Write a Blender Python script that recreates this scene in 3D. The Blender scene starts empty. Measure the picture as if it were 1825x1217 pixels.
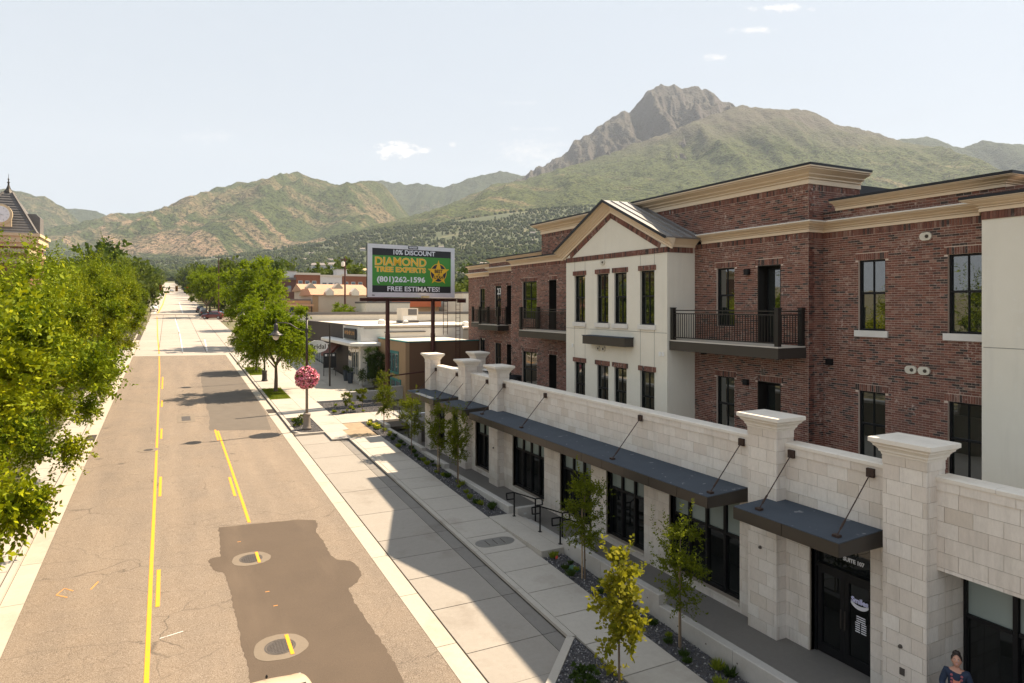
import bpy, bmesh, math, random
import numpy as np
from mathutils import Vector, Matrix, Euler

random.seed(7)
rng = np.random.default_rng(7)
C = bpy.context.scene.collection
R = math.radians
G = 0.0404                      # the street climbs 4 %

# ------------------------------------------------------------------ camera
cam_d = bpy.data.cameras.new('camera')
cam = bpy.data.objects.new('camera', cam_d)
C.objects.link(cam)
cam.location = (0, 0, 9.35)
cam.rotation_euler = (R(90), 0, -R(26.94))
cam_d.sensor_width = 36
cam_d.lens = 1205 / 1825 * 36
cam_d.shift_y = -63.5 / 1825
cam_d.clip_start = 0.1
cam_d.clip_end = 30000
bpy.context.scene.camera = cam

# ------------------------------------------------------------------ sky, sun, exposure
SUN = Vector((0.76, 0.12, 1.0)).normalized()
SUN_EL = math.asin(SUN.z)
SUN_AZ = math.atan2(SUN.x, SUN.y)
world = bpy.data.worlds.new('World')
bpy.context.scene.world = world
world.use_nodes = True
wn, wl = world.node_tree.nodes, world.node_tree.links
bg = wn['Background']
sky = wn.new('ShaderNodeTexSky')
sky.sky_type = 'NISHITA'
sky.sun_disc = False
sky.sun_elevation = SUN_EL
sky.sun_rotation = SUN_AZ
sky.altitude = 1300
sky.air_density = 1.0
sky.dust_density = 3.5
sky.ozone_density = 1.0
SKY_STRENGTH = 0.12
bg.inputs['Strength'].default_value = SKY_STRENGTH
# a little thin high cloud mixed into the sky itself
wtc = wn.new('ShaderNodeTexCoord')
wmp = wn.new('ShaderNodeMapping'); wmp.inputs['Scale'].default_value = (5, 5, 22)
wns = wn.new('ShaderNodeTexNoise'); wns.inputs['Scale'].default_value = 1.3; wns.inputs['Detail'].default_value = 7
wrp = wn.new('ShaderNodeValToRGB')
wrp.color_ramp.elements[0].position = 0.52; wrp.color_ramp.elements[0].color = (0, 0, 0, 1)
wrp.color_ramp.elements[1].position = 0.95; wrp.color_ramp.elements[1].color = (.5, .5, .5, 1)
wmx = wn.new('ShaderNodeMix'); wmx.data_type = 'RGBA'
wl.new(wtc.outputs['Generated'], wmp.inputs['Vector']); wl.new(wmp.outputs[0], wns.inputs['Vector'])
wl.new(wns.outputs['Fac'], wrp.inputs['Fac']); wl.new(wrp.outputs['Color'], wmx.inputs[0])
wl.new(sky.outputs[0], wmx.inputs[6]); wmx.inputs[7].default_value = (4.2, 4.2, 4.2, 1)
whs = wn.new('ShaderNodeHueSaturation'); whs.inputs['Saturation'].default_value = 0.42
wl.new(wmx.outputs[2], whs.inputs['Color'])
wtn = wn.new('ShaderNodeMix'); wtn.data_type = 'RGBA'; wtn.blend_type = 'MULTIPLY'; wtn.inputs[0].default_value = 1
whz = wn.new('ShaderNodeMix'); whz.data_type = 'RGBA'; whz.inputs[0].default_value = .9          # milky summer air evens the sky out
wl.new(whs.outputs[0], whz.inputs[6]); whz.inputs[7].default_value = (2.06, 2.27, 2.52, 1)
wl.new(whz.outputs[2], wtn.inputs[6]); wtn.inputs[7].default_value = (1.0, 1.0, 1.0, 1)
wl.new(wtn.outputs[2], bg.inputs['Color'])

# soft fair-weather clouds at their own bearings: bearing tangent, elevation tangent, half-width, half-height, density
_F = Vector((math.sin(R(26.94)), math.cos(R(26.94)), 0)); _Rt = Vector((math.cos(R(26.94)), -math.sin(R(26.94)), 0))
def wmath(op, a, b=0.0):
    m = wn.new('ShaderNodeMath'); m.operation = op
    for i, v in enumerate((a, b)):
        if isinstance(v, bpy.types.NodeSocket): wl.new(v, m.inputs[i])
        else: m.inputs[i].default_value = v
    return m.outputs[0]
def wdot(vec):
    d = wn.new('ShaderNodeVectorMath'); d.operation = 'DOT_PRODUCT'; wl.new(wtc.outputs['Generated'], d.inputs[0]); d.inputs[1].default_value = vec; return d.outputs['Value']
_f = wmath('MAXIMUM', wdot(_F), .01); _u = wmath('DIVIDE', wdot(_Rt), _f); _e = wmath('DIVIDE', wdot(Vector((0, 0, 1))), _f)
wcm = wn.new('ShaderNodeCombineXYZ'); wl.new(_u, wcm.inputs[0]); wl.new(wmath('MULTIPLY', _e, 1.7), wcm.inputs[1])
wn2 = wn.new('ShaderNodeTexNoise'); wn2.inputs['Scale'].default_value = 55; wn2.inputs['Detail'].default_value = 8; wn2.inputs['Roughness'].default_value = .62; wl.new(wcm.outputs[0], wn2.inputs['Vector'])
_n = wmath('SUBTRACT', wn2.outputs['Fac'], .5)
cover = None
for u0, e0, hw, hh, den, hard in ((-.168, .230, .040, .0125, 1.0, 4.0), (-.130, .2300, .016, .006, .8, 3.0), (-.088, .238, .006, .004, .5, 3), (.03, .228, .055, .024, .62, 1.3), (.035, .262, .05, .004, .35, 1.5), (.40, .441, .05, .007, .95, 2.2), (.355, .407, .04, .006, .7, 2), (.30, .367, .018, .007, .8, 2), (-.45, .25, .05, .012, .3, 1.2), (.01, .30, .05, .004, .25, 1.2)):
    r2 = wmath('SQRT', wmath('ADD', wmath('POWER', wmath('ABSOLUTE', wmath('DIVIDE', wmath('SUBTRACT', _u, u0), hw)), 2.0), wmath('POWER', wmath('ABSOLUTE', wmath('DIVIDE', wmath('SUBTRACT', _e, e0), hh)), 2.0)))
    m_ = wmath('MULTIPLY', wmath('MINIMUM', wmath('MAXIMUM', wmath('MULTIPLY', wmath('ADD', wmath('SUBTRACT', .9, r2), wmath('MULTIPLY', _n, 3.2)), hard / 2), 0.0), 1.0), den)
    cover = m_ if cover is None else wmath('MAXIMUM', cover, m_)
wcl = wn.new('ShaderNodeMix'); wcl.data_type = 'RGBA'; wl.new(cover, wcl.inputs[0]); wl.new(wtn.outputs[2], wcl.inputs[6]); wcl.inputs[7].default_value = (3.75, 3.62, 3.5, 1)
wl.new(wcl.outputs[2], bg.inputs['Color'])

sun_d = bpy.data.lights.new('sun', 'SUN')
sun_d.energy = 4.5
sun_d.angle = R(0.53)
sun_d.color = (1.0, 0.83, 0.62)
sun = bpy.data.objects.new('sun', sun_d)
C.objects.link(sun)
sun.rotation_euler = (-SUN).to_track_quat('-Z', 'Y').to_euler()
sun.location = (40, 20, 80)

sc = bpy.context.scene
sc.render.engine = 'CYCLES'
sc.view_settings.view_transform = 'Standard'
sc.view_settings.look = 'None'
sc.view_settings.exposure = 1.42
sc.view_settings.gamma = 1
sc.view_settings.use_curve_mapping = False
sc.cycles.max_bounces = 8
sc.cycles.diffuse_bounces = 4
sc.cycles.glossy_bounces = 3
sc.cycles.transmission_bounces = 4
sc.cycles.transparent_max_bounces = 6
sc.cycles.volume_bounces = 0
sc.cycles.caustics_reflective = False
sc.cycles.caustics_refractive = False
sc.cycles.use_denoising = True
sc.cycles.sample_clamp_indirect = 6

# ------------------------------------------------------------------ materials
class N:
    """tiny node-graph helper"""
    def __init__(s, name):
        s.m = bpy.data.materials.new(name); s.m.use_nodes = True
        s.t = s.m.node_tree; s.n = s.t.nodes; s.l = s.t.links
        s.b = s.n['Principled BSDF']
    def new(s, t, **kw):
        n = s.n.new('ShaderNode' + t)
        for k, v in kw.items():
            setattr(n, k, v)
        return n
    def put(s, sock, v):
        if hasattr(v, 'is_linked') or isinstance(v, bpy.types.NodeSocket):
            s.l.new(v, sock)
        elif isinstance(v, (tuple, list)) and len(v) == 3 and sock.type == 'RGBA':
            sock.default_value = (*v, 1)
        else:
            sock.default_value = v
    def pos(s, scale=(1, 1, 1)):
        g = s.new('NewGeometry')
        if scale == (1, 1, 1):
            return g.outputs['Position']
        mp = s.new('Mapping'); s.put(mp.inputs['Vector'], g.outputs['Position']); mp.inputs['Scale'].default_value = scale
        return mp.outputs[0]
    def objco(s, scale=(1, 1, 1)):
        g = s.new('TexCoord')
        mp = s.new('Mapping'); s.put(mp.inputs['Vector'], g.outputs['Object']); mp.inputs['Scale'].default_value = scale
        return mp.outputs[0]
    def noise(s, scale, detail=4, vec=None, rough=0.55, dist=0):
        n = s.new('TexNoise'); n.inputs['Scale'].default_value = scale; n.inputs['Detail'].default_value = detail
        n.inputs['Roughness'].default_value = rough; n.inputs['Distortion'].default_value = dist
        s.put(n.inputs['Vector'], vec if vec is not None else s.pos())
        return n.outputs['Fac']
    def voro(s, scale, feature='DISTANCE_TO_EDGE', vec=None, out='Distance', rnd=1.0):
        n = s.new('TexVoronoi', feature=feature); n.inputs['Scale'].default_value = scale
        n.inputs['Randomness'].default_value = rnd
        s.put(n.inputs['Vector'], vec if vec is not None else s.pos())
        return n.outputs[out]
    def ramp(s, fac, *stops, interp='LINEAR'):
        r = s.new('ValToRGB'); e = r.color_ramp.elements; r.color_ramp.interpolation = interp
        while len(e) < len(stops): e.new(0.5)
        for i, (p, c) in enumerate(stops):
            e[i].position = p
            e[i].color = (*c, 1) if isinstance(c, (tuple, list)) else (c, c, c, 1)
        s.put(r.inputs['Fac'], fac)
        return r.outputs['Color']
    def mix(s, f, a, b, mode='MIX'):
        m = s.new('Mix', data_type='RGBA', blend_type=mode)
        s.put(m.inputs[0], f); s.put(m.inputs[6], a); s.put(m.inputs[7], b)
        return m.outputs[2]
    def math(s, op, a, b=0.0, c=None):
        m = s.new('Math', operation=op); s.put(m.inputs[0], a); s.put(m.inputs[1], b)
        if c is not None: s.put(m.inputs[2], c)
        return m.outputs[0]
    def rnd(s):
        """a random value per piece: per object and per mesh island"""
        g = s.new('NewGeometry'); o = s.new('ObjectInfo')
        return s.math('FRACT', s.math('ADD', g.outputs['Random Per Island'], o.outputs['Random']))
    def sep(s, axis, vec=None):
        x = s.new('SeparateXYZ'); s.put(x.inputs[0], vec if vec is not None else s.pos())
        return x.outputs[axis]
    def bump(s, h, strength=0.3, dist=0.02):
        b = s.new('Bump'); b.inputs['Strength'].default_value = strength; b.inputs['Distance'].default_value = dist
        s.put(b.inputs['Height'], h); s.l.new(b.outputs[0], s.b.inputs['Normal'])
    def done(s, col=None, rough=0.8, metal=0.0, spec=0.5):
        if col is not None: s.put(s.b.inputs['Base Color'], col)
        s.put(s.b.inputs['Roughness'], rough); s.b.inputs['Metallic'].default_value = metal
        s.b.inputs['Specular IOR Level'].default_value = spec
        return s.m

def plain(name, col, rough=0.7, metal=0.0, var=0.12, vs=3.0, spec=0.5):
    k = N(name)
    n = k.noise(vs, 5)
    c = k.mix(n, tuple(max(0, x * (1 - var)) for x in col), tuple(min(1, x * (1 + var)) for x in col))
    k.bump(k.noise(vs * 18, 3), 0.08, 0.004)
    return k.done(c, rough, metal, spec)

M = {}
# asphalt, worn and sun-bleached, with transverse cracks, wheel tracks and aggregate
k = N('asphalt')
p = k.pos()
agg = k.noise(38, 3, p, 0.85)
big = k.noise(1.0, 5, k.pos((.9, .10, 1)), .6)
mid = k.noise(.55, 6, p, .62)
base = k.mix(k.ramp(big, (.32, 0), (.68, 1)), (.10, .074, .053), (.195, .146, .102))
base = k.mix(k.ramp(mid, (.42, 0), (.62, .75)), base, (.165, .118, .078))
base = k.mix(k.ramp(k.noise(2.6, 6, None, .7), (.56, 0), (.74, .6)), base, (.265, .21, .157))
trk = k.math('ABSOLUTE', k.math('SUBTRACT', k.math('FRACT', k.math('DIVIDE', k.math('ADD', k.sep(0), 3.6), 1.72)), .5))
base = k.mix(k.math('MULTIPLY', k.ramp(trk, (.05, 1), (.32, 0)), .3), base, (.11, .083, .062))
base = k.mix(k.ramp(agg, (.42, 0), (.66, .75)), base, (.36, .30, .24))
base = k.mix(k.ramp(agg, (.30, .75), (.46, 0)), base, (.065, .048, .035))
base = k.mix(k.ramp(k.voro(.42, 'F1', rnd=1.0), (.03, .7), (.10, 0)), base, (.075, .06, .048))
wob = k.new('VectorMath', operation='ADD')
nw = k.new('TexNoise'); nw.inputs['Scale'].default_value = .8; nw.inputs['Detail'].default_value = 6; k.put(nw.inputs['Vector'], p)
sc_ = k.new('VectorMath', operation='SCALE'); k.put(sc_.inputs[0], nw.outputs['Color']); sc_.inputs['Scale'].default_value = 1.3
k.put(wob.inputs[0], p); k.put(wob.inputs[1], sc_.outputs[0])
mpc = k.new('Mapping'); k.put(mpc.inputs['Vector'], wob.outputs[0]); mpc.inputs['Scale'].default_value = (.34, .62, 0)
cr1 = k.voro(1.0, vec=mpc.outputs[0])
mpf = k.new('Mapping'); k.put(mpf.inputs['Vector'], wob.outputs[0]); mpf.inputs['Scale'].default_value = (1.5, 2.4, 0)
cr2 = k.voro(1.0, vec=mpf.outputs[0])
crm = k.math('MULTIPLY', k.ramp(cr1, (0.0, 1), (.011, 0)), k.ramp(k.noise(.5, 3), (.38, 0), (.6, .75)))
crf = k.math('MULTIPLY', k.ramp(cr2, (0.0, .8), (.022, 0)), k.ramp(k.noise(.35, 3), (.5, 0), (.66, .6)))
cr = k.math('MAXIMUM', crm, crf)
base = k.mix(cr, base, (.07, .055, .042))
k.bump(k.math('SUBTRACT', agg, k.math('MULTIPLY', cr, 1.5)), .35, .01)
M['asphalt'] = k.done(base, .88)
# fresh patch asphalt
k = N('patch_asphalt')
agg = k.noise(60, 2, None, .8)
base = k.mix(k.noise(.8, 5), (.060, .042, .028), (.098, .069, .046))
base = k.mix(k.ramp(agg, (.4, 0), (.8, .5)), base, (.17, .125, .088))
base = k.mix(k.ramp(k.noise(.25, 5, k.pos((3, .6, 1))), (.52, 0), (.75, .5)), base, (.145, .105, .072))
k.bump(agg, .3, .008)
M['patch'] = k.done(base, .85)
def concrete(name, a, b, stain=.5, joints=None):
    k = N(name)
    o = k.new('ObjectInfo')
    base = k.mix(k.noise(.9, 6), a, b)
    base = k.mix(k.ramp(k.noise(7, 6, None, .7), (.35, 0), (.8, .35)), base, tuple(x * .72 for x in a))
    base = k.mix(k.math('MULTIPLY', o.outputs['Random'], .22), base, tuple(x * .78 for x in a))
    st = k.math('MULTIPLY', k.ramp(k.noise(.45, 6, None, .65), (.55, 0), (.72, 1)), stain)
    base = k.mix(st, base, (a[0] * .55, a[1] * .5, a[2] * .45))
    base = k.mix(k.ramp(k.noise(42, 3, None, .8), (.5, 0), (.75, .3)), base, tuple(x * .6 for x in a))
    fine = k.noise(90, 2)
    k.bump(fine, .15, .004)
    return k.done(base, .82)
M['concrete'] = concrete('concrete', (.39, .35, .30), (.50, .455, .395), .5)
M['lane_concrete'] = concrete('lane_concrete', (.275, .245, .21), (.345, .31, .27), .55)
M['gutter'] = concrete('gutter_concrete', (.41, .36, .29), (.51, .45, .37), .45)
M['road_concrete'] = concrete('road_concrete', (.36, .315, .27), (.45, .40, .345), .3)
M['wall_concrete'] = concrete('wall_concrete', (.40, .375, .34), (.53, .50, .46), .5)
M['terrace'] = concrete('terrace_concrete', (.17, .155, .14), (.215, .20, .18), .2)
M['joint'] = plain('joint_dirt', (.07, .055, .04), .95)
# stone blocks
k = N('cast_stone')
r = k.rnd()
base = k.ramp(r, (0, (.68, .60, .52)), (.4, (.75, .68, .60)), (.75, (.79, .73, .655)), (1, (.64, .56, .47)))
base = k.mix(k.ramp(k.noise(5, 6, None, .7), (.3, 0), (.8, .3)), base, (.48, .42, .36))
base = k.mix(k.ramp(k.noise(30, 3, k.pos((1, 1, .25))), (.4, 0), (.8, .16)), base, (.32, .28, .24))
k.bump(k.noise(70, 4), .2, .004)
base = k.mix(k.math('MULTIPLY', k.ramp(k.noise(1.0, 6, k.pos((3, 3, .35)), .65), (.52, 0), (.74, 1)), .38), base, (.36, .32, .275))
M['stone'] = k.done(base, .85)
M['stone_joint'] = plain('stone_joint', (.33, .27, .21), .9)
k = N('cap_stone')
base = k.mix(k.noise(2.5, 6), (.70, .64, .56), (.78, .72, .63))
base = k.mix(k.math('MULTIPLY', k.ramp(k.noise(2.2, 7, None, .7), (.5, 0), (.72, 1)), .35), base, (.46, .41, .35))
k.bump(k.noise(60, 4), .12, .003)
M['cap'] = k.done(base, .8)
# bricks
k = N('brick')
r = k.rnd()
base = k.ramp(r, (0, (.04, .03, .026)), (.10, (.05, .034, .028)), (.15, (.13, .05, .035)), (.5, (.185, .07, .045)), (.75, (.235, .098, .066)), (.9, (.155, .078, .057)), (1, (.32, .19, .14)), interp='LINEAR')
wash = k.math('MULTIPLY', k.ramp(k.noise(1.1, 5, None, .6), (.48, 0), (.64, .9)), k.ramp(k.noise(10, 5, None, .65), (.53, 0), (.66, .8)))
base = k.mix(wash, base, (.66, .54, .46))
base = k.mix(k.ramp(k.noise(26, 4), (.4, 0), (.85, .4)), base, (.08, .045, .04))
k.bump(k.noise(60, 4), .3, .004)
M['brick'] = k.done(base, .85)
k = N('mortar')
base = k.mix(k.noise(3, 6), (.56, .43, .345), (.66, .53, .43))
base = k.mix(k.ramp(k.noise(.8, 4), (.5, 0), (.7, .4)), base, (.46, .40, .35))
k.bump(k.noise(80, 3), .3, .004)
M['mortar'] = k.done(base, .95)
# stucco
k = N('stucco')
base = k.mix(k.noise(1.2, 6), (.70, .65, .54), (.78, .73, .62))
base = k.mix(k.ramp(k.noise(4.5, 5, None, .7), (.58, 0), (.72, .4)), base, (.80, .77, .70))
k.bump(k.noise(110, 3), .35, .004)
base = k.mix(k.math('MULTIPLY', k.ramp(k.noise(1.0, 6, k.pos((2.2, 2.2, .25)), .62), (.55, 0), (.8, 1)), .22), base, (.45, .42, .36))
M['stucco'] = k.done(base, .9)
k = N('cornice')
base = k.mix(k.noise(1.6, 6, k.pos((1, 1, 6))), (.70, .56, .40), (.78, .64, .475))
k.bump(k.noise(50, 3), .08, .003)
M['cornice'] = k.done(base, .75)
M['flashing'] = plain('flashing', (.02, .02, .022), .45, .6)
M['white_sill'] = plain('white_sill', (.66, .63, .58), .7)
M['bronze'] = plain('dark_bronze_metal', (.055, .047, .04), .42, .35, .18, 1.2)
k = N('canopy_top')
base = k.mix(k.noise(1.5, 6), (.050, .060, .076), (.075, .088, .106))
base = k.mix(k.ramp(k.noise(4, 3), (.66, 0), (.70, .35)), base, (.42, .42, .42))
M['canopy_top'] = k.done(base, .8, 0, .12)
M['black'] = plain('black_frame', (.008, .008, .009), .5, 0, .12, 3, .25)
M['rail'] = plain('rail_metal', (.03, .026, .022), .45, .5)
M['rust'] = plain('rusty_bracket', (.05, .028, .02), .7, .3)
M['steel_red'] = plain('brown_red_steel', (.075, .022, .016), .55, .2, .25, 2)
def glass(name, tint, ior=1.9, rough=.015):
    k = N(name)
    o = k.new('ObjectInfo')
    c = k.mix(o.outputs['Random'], tint, tuple(x * 1.8 for x in tint))
    k.bump(k.noise(1.1, 2), .05, .05)
    k.b.inputs['IOR'].default_value = ior
    return k.done(c, rough)
M['glass'] = glass('window_glass', (.010, .013, .010), 2.5)
M['shop_glass'] = glass('shop_glass', (.004, .005, .005), 1.5)
M['pale_pane'] = glass('pale_glass', (.17, .20, .185), 1.6, .1)  # paler grey-green tint for the shops' upper panes and the arched window
M['steel_roof'] = plain('standing_seam', (.30, .29, .28), .38, .6, .08)
M['white'] = plain('white_paint', (.74, .73, .70), .6)
M['membrane'] = plain('white_membrane', (.62, .56, .47), .7, 0, .06, .6)
M['cream'] = plain('cream_paint', (.66, .60, .50), .75)
M['yellow'] = None
k = N('yellow_paint')
n = k.noise(14, 5, None, .7)
base = k.mix(k.ramp(n, (.30, 1), (.42, 0)), (.80, .335, .010), (.27, .19, .11))
M['yellow'] = k.done(base, .7)
k = N('white_road_paint')
base = k.mix(k.ramp(k.noise(9, 5, None, .7), (.35, 1), (.5, 0)), (.72, .70, .66), (.36, .32, .28))
M['white_line'] = k.done(base, .7)
M['iron'] = plain('cast_iron', (.10, .085, .075), .6, .4, .3, 8)
k = N('gravel')
r = k.rnd()
base = k.ramp(r, (0, (.035, .036, .045)), (.5, (.085, .082, .09)), (.85, (.15, .14, .14)), (1, (.42, .40, .38)))
M['gravel'] = k.done(base, .8)
M['soil'] = plain('gravel_bed', (.06, .055, .055), .95, 0, .5, 20)
k = N('grass')
base = k.mix(k.noise(3, 4), (.05, .105, .012), (.12, .17, .02))
M['grass'] = k.done(base, .8)
def leaf(name, a, b, c, trans=.45):
    k = N(name)
    r = k.rnd()
    col = k.ramp(r, (0, a), (.5, b), (1, c))
    col = k.mix(k.ramp(k.noise(.55, 3), (.35, 0), (.7, .55)), col, c)
    k.done(col, .6, 0, .08)
    t = k.new('BsdfTranslucent'); k.put(t.inputs['Color'], k.mix(.5, col, (c[0] * 1.35, c[1] * 1.5, c[2] * .6)))
    mx = k.new('MixShader'); mx.inputs[0].default_value = trans
    k.l.new(k.b.outputs[0], mx.inputs[1]); k.l.new(t.outputs[0], mx.inputs[2])
    k.l.new(mx.outputs[0], k.n['Material Output'].inputs['Surface'])
    return k.m
M['leaf_street'] = leaf('street_leaf', (.040, .068, .003), (.115, .165, .004), (.33, .335, .006), .16)
M['leaf_linden'] = leaf('linden_leaf', (.045, .09, .005), (.12, .185, .006), (.24, .285, .009), .34)
M['leaf_dark'] = leaf('dark_leaf', (.030, .052, .008), (.05, .08, .012), (.075, .11, .016), .3)
M['leaf_far'] = leaf('far_leaf', (.050, .075, .014), (.075, .105, .018), (.11, .135, .022), .3)
M['leaf_sap'] = leaf('sapling_leaf', (.036, .058, .006), (.075, .10, .008), (.16, .175, .012), .4)
M['leaf_shrub'] = leaf('shrub_leaf', (.02, .04, .01), (.035, .065, .014), (.06, .09, .02), .3)
M['tuft'] = leaf('tuft_leaf', (.10, .15, .015), (.16, .20, .02), (.24, .26, .03), .4)
M['bark'] = plain('bark', (.13, .095, .065), .95, 0, .35, 12)
M['stake'] = plain('stake_wood', (.34, .24, .14), .9, 0, .2, 12)

# ------------------------------------------------------------------ mesh builder
class MB:
    def __init__(s): s.v = []; s.f = []; s.sm = False
    def add(s, vs, fs):
        o = len(s.v); s.v.extend(vs); s.f.extend([tuple(i + o for i in f) for f in fs]); return s
    def box(s, x0, x1, y0, y1, z0, z1):
        return s.add([(x0, y0, z0), (x1, y0, z0), (x1, y1, z0), (x0, y1, z0), (x0, y0, z1), (x1, y0, z1), (x1, y1, z1), (x0, y1, z1)],
                     [(3, 2, 1, 0), (4, 5, 6, 7), (0, 1, 5, 4), (1, 2, 6, 5), (2, 3, 7, 6), (3, 0, 4, 7)])
    def gbox(s, x0, x1, y0, y1, o0, o1):
        """a box lying on the climbing street plane; o0, o1 are heights over it"""
        a, b = G * y0, G * y1
        return s.add([(x0, y0, a + o0), (x1, y0, a + o0), (x1, y1, b + o0), (x0, y1, b + o0), (x0, y0, a + o1), (x1, y0, a + o1), (x1, y1, b + o1), (x0, y1, b + o1)],
                     [(3, 2, 1, 0), (4, 5, 6, 7), (0, 1, 5, 4), (1, 2, 6, 5), (2, 3, 7, 6), (3, 0, 4, 7)])
    def mbox(s, mat, sx, sy, sz):
        vs = [mat @ Vector((a * sx, b * sy, c * sz)) for c in (-.5, .5) for a, b in ((-.5, -.5), (.5, -.5), (.5, .5), (-.5, .5))]
        return s.add([tuple(v) for v in vs], [(3, 2, 1, 0), (4, 5, 6, 7), (0, 1, 5, 4), (1, 2, 6, 5), (2, 3, 7, 6), (3, 0, 4, 7)])
    def tube(s, pts, rad, n=8, cap=True):
        pts = [Vector(p) for p in pts]
        if not isinstance(rad, (list, tuple)): rad = [rad] * len(pts)
        o = len(s.v); up = Vector((0, 0, 1))
        for i, p in enumerate(pts):
            d = (pts[min(i + 1, len(pts) - 1)] - pts[max(i - 1, 0)]).normalized()
            a = d.cross(up if abs(d.z) < .95 else Vector((1, 0, 0))).normalized(); b = d.cross(a).normalized()
            for j in range(n):
                t = 2 * math.pi * j / n
                s.v.append(tuple(p + (a * math.cos(t) + b * math.sin(t)) * rad[i]))
        for i in range(len(pts) - 1):
            for j in range(n):
                k2 = (j + 1) % n
                s.f.append((o + i * n + j, o + i * n + k2, o + (i + 1) * n + k2, o + (i + 1) * n + j))
        if cap:
            s.f.append(tuple(o + j for j in range(n))); s.f.append(tuple(o + (len(pts) - 1) * n + n - 1 - j for j in range(n)))
        return s
    def bar(s, p0, p1, w, h=None):
        p0, p1 = Vector(p0), Vector(p1); d = p1 - p0; L = d.length; h = h or w
        z = d.normalized(); x = z.cross(Vector((0, 0, 1)) if abs(z.z) < .99 else Vector((1, 0, 0))).normalized(); y = z.cross(x)
        m = Matrix((x, y, z)).transposed().to_4x4(); m.translation = (p0 + p1) / 2
        return s.mbox(m, w, h, L)
    def lathe(s, prof, c=(0, 0, 0), n=20, axis='Z'):
        o = len(s.v)
        for r, z in prof:
            for j in range(n):
                t = 2 * math.pi * j / n
                q = (r * math.cos(t), r * math.sin(t), z)
                if axis == 'Y': q = (q[0], z, q[1])
                if axis == 'X': q = (z, q[0], q[1])
                s.v.append((c[0] + q[0], c[1] + q[1], c[2] + q[2]))
        for i in range(len(prof) - 1):
            for j in range(n):
                k2 = (j + 1) % n
                s.f.append((o + i * n + j, o + i * n + k2, o + (i + 1) * n + k2, o + (i + 1) * n + j))
        s.f.append(tuple(o + n - 1 - j for j in range(n))); s.f.append(tuple(o + (len(prof) - 1) * n + j for j in range(n)))
        return s
    def prism(s, poly, a, b, plane='XY'):
        """extrude a polygon between a and b along the axis normal to its plane"""
        n = len(poly)
        def P(p, h):
            return {'XY': (p[0], p[1], h), 'XZ': (p[0], h, p[1]), 'YZ': (h, p[0], p[1])}[plane]
        return s.add([P(p, a) for p in poly] + [P(p, b) for p in poly],
                     [tuple(range(n))[::-1], tuple(range(n, 2 * n))] + [(i, (i + 1) % n, (i + 1) % n + n, i + n) for i in range(n)])
    def sweep(s, path, prof, side=1, plane='XY'):
        """profile (offset, height) carried along a mitred polyline lying in a plane"""
        P = [Vector(p) for p in path]; nP = len(P); rows = []
        for i in range(nP):
            ns = []
            for q in ((i - 1, i), (i, i + 1)):
                if q[0] >= 0 and q[1] < nP:
                    d = (P[q[1]] - P[q[0]]).normalized(); ns.append(Vector((d.y, -d.x)) * side)
            nrm = ns[0] if len(ns) == 1 else (ns[0] + ns[1]) / (1 + ns[0].dot(ns[1]))
            row = []
            for o, h in prof:
                q = P[i] + nrm * o
                row.append({'XY': (q.x, q.y, h), 'YZ': (h, q.x, q.y), 'XZ': (q.x, h, q.y)}[plane])
            rows.append(row)
        m = len(prof); o = len(s.v)
        for r_ in rows: s.v.extend(r_)
        for i in range(nP - 1):
            for j in range(m):
                k2 = (j + 1) % m
                s.f.append((o + i * m + j, o + i * m + k2, o + (i + 1) * m + k2, o + (i + 1) * m + j))
        s.f.append(tuple(o + j for j in range(m))); s.f.append(tuple(o + (nP - 1) * m + m - 1 - j for j in range(m)))
        return s
    def mesh(s, name, mat, smooth=False):
        me = bpy.data.meshes.new(name)
        me.from_pydata(s.v, [], s.f)
        if mat is not None: me.materials.append(mat)
        bm = bmesh.new(); bm.from_mesh(me); bmesh.ops.recalc_face_normals(bm, faces=bm.faces); bm.to_mesh(me); bm.free()
        if smooth: me.polygons.foreach_set('use_smooth', [True] * len(me.polygons))
        return me
    def build(s, name, mat, parent=None, smooth=False, loc=None):
        return link(name, s.mesh(name, mat, smooth), parent, loc)

def link(name, me, parent=None, loc=None):
    o = bpy.data.objects.new(name, me); C.objects.link(o)
    if loc is not None: o.location = loc
    if parent is not None:
        o.parent = parent
        w = Matrix.Identity(4)
        if 'wm' in parent and parent.parent is None:
            w = Matrix.LocRotScale(parent.location, parent.rotation_euler, parent.scale)
            o.matrix_parent_inverse = w.inverted()
    return o
def tag(o, label=None, cat=None, group=None, kind=None):
    if label: o['label'] = label
    if cat: o['category'] = cat
    if group: o['group'] = group
    if kind: o['kind'] = kind
    return o
def thing(name, label, cat, loc=(0, 0, 0), rz=0, group=None, world=False):
    """an Empty at the thing's base; world=True means its parts are given in world coordinates"""
    o = bpy.data.objects.new(name, None); C.objects.link(o)
    o.location = loc; o.rotation_euler = (0, 0, rz); o.empty_display_size = .3
    if world: o['wm'] = 1
    return tag(o, label, cat, group)
def struct(o): o['kind'] = 'structure'; return o
def stuff(o): o['kind'] = 'stuff'; return o
KIDS = {}
def kids(o): return [c for c in bpy.data.objects if c.parent == o]
def dup(root, loc=None, rz=None, label=None, group=None, scale=None, tree=None):
    """a copy of a thing with copies of its parts and sub-parts"""
    def rec(o, par):
        c = o.copy(); C.objects.link(c)
        if par is not None: c.parent = par
        if o.name not in KIDS: KIDS[o.name] = kids(o)
        for ch in KIDS[o.name]: rec(ch, c)
        return c
    r = rec(root, None)
    if loc is not None: r.location = loc
    if rz is not None: r.rotation_euler = (0, 0, rz)
    if scale is not None: r.scale = scale if isinstance(scale, tuple) else (scale,) * 3
    if label: r['label'] = label
    if group: r['group'] = group
    return r
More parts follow.
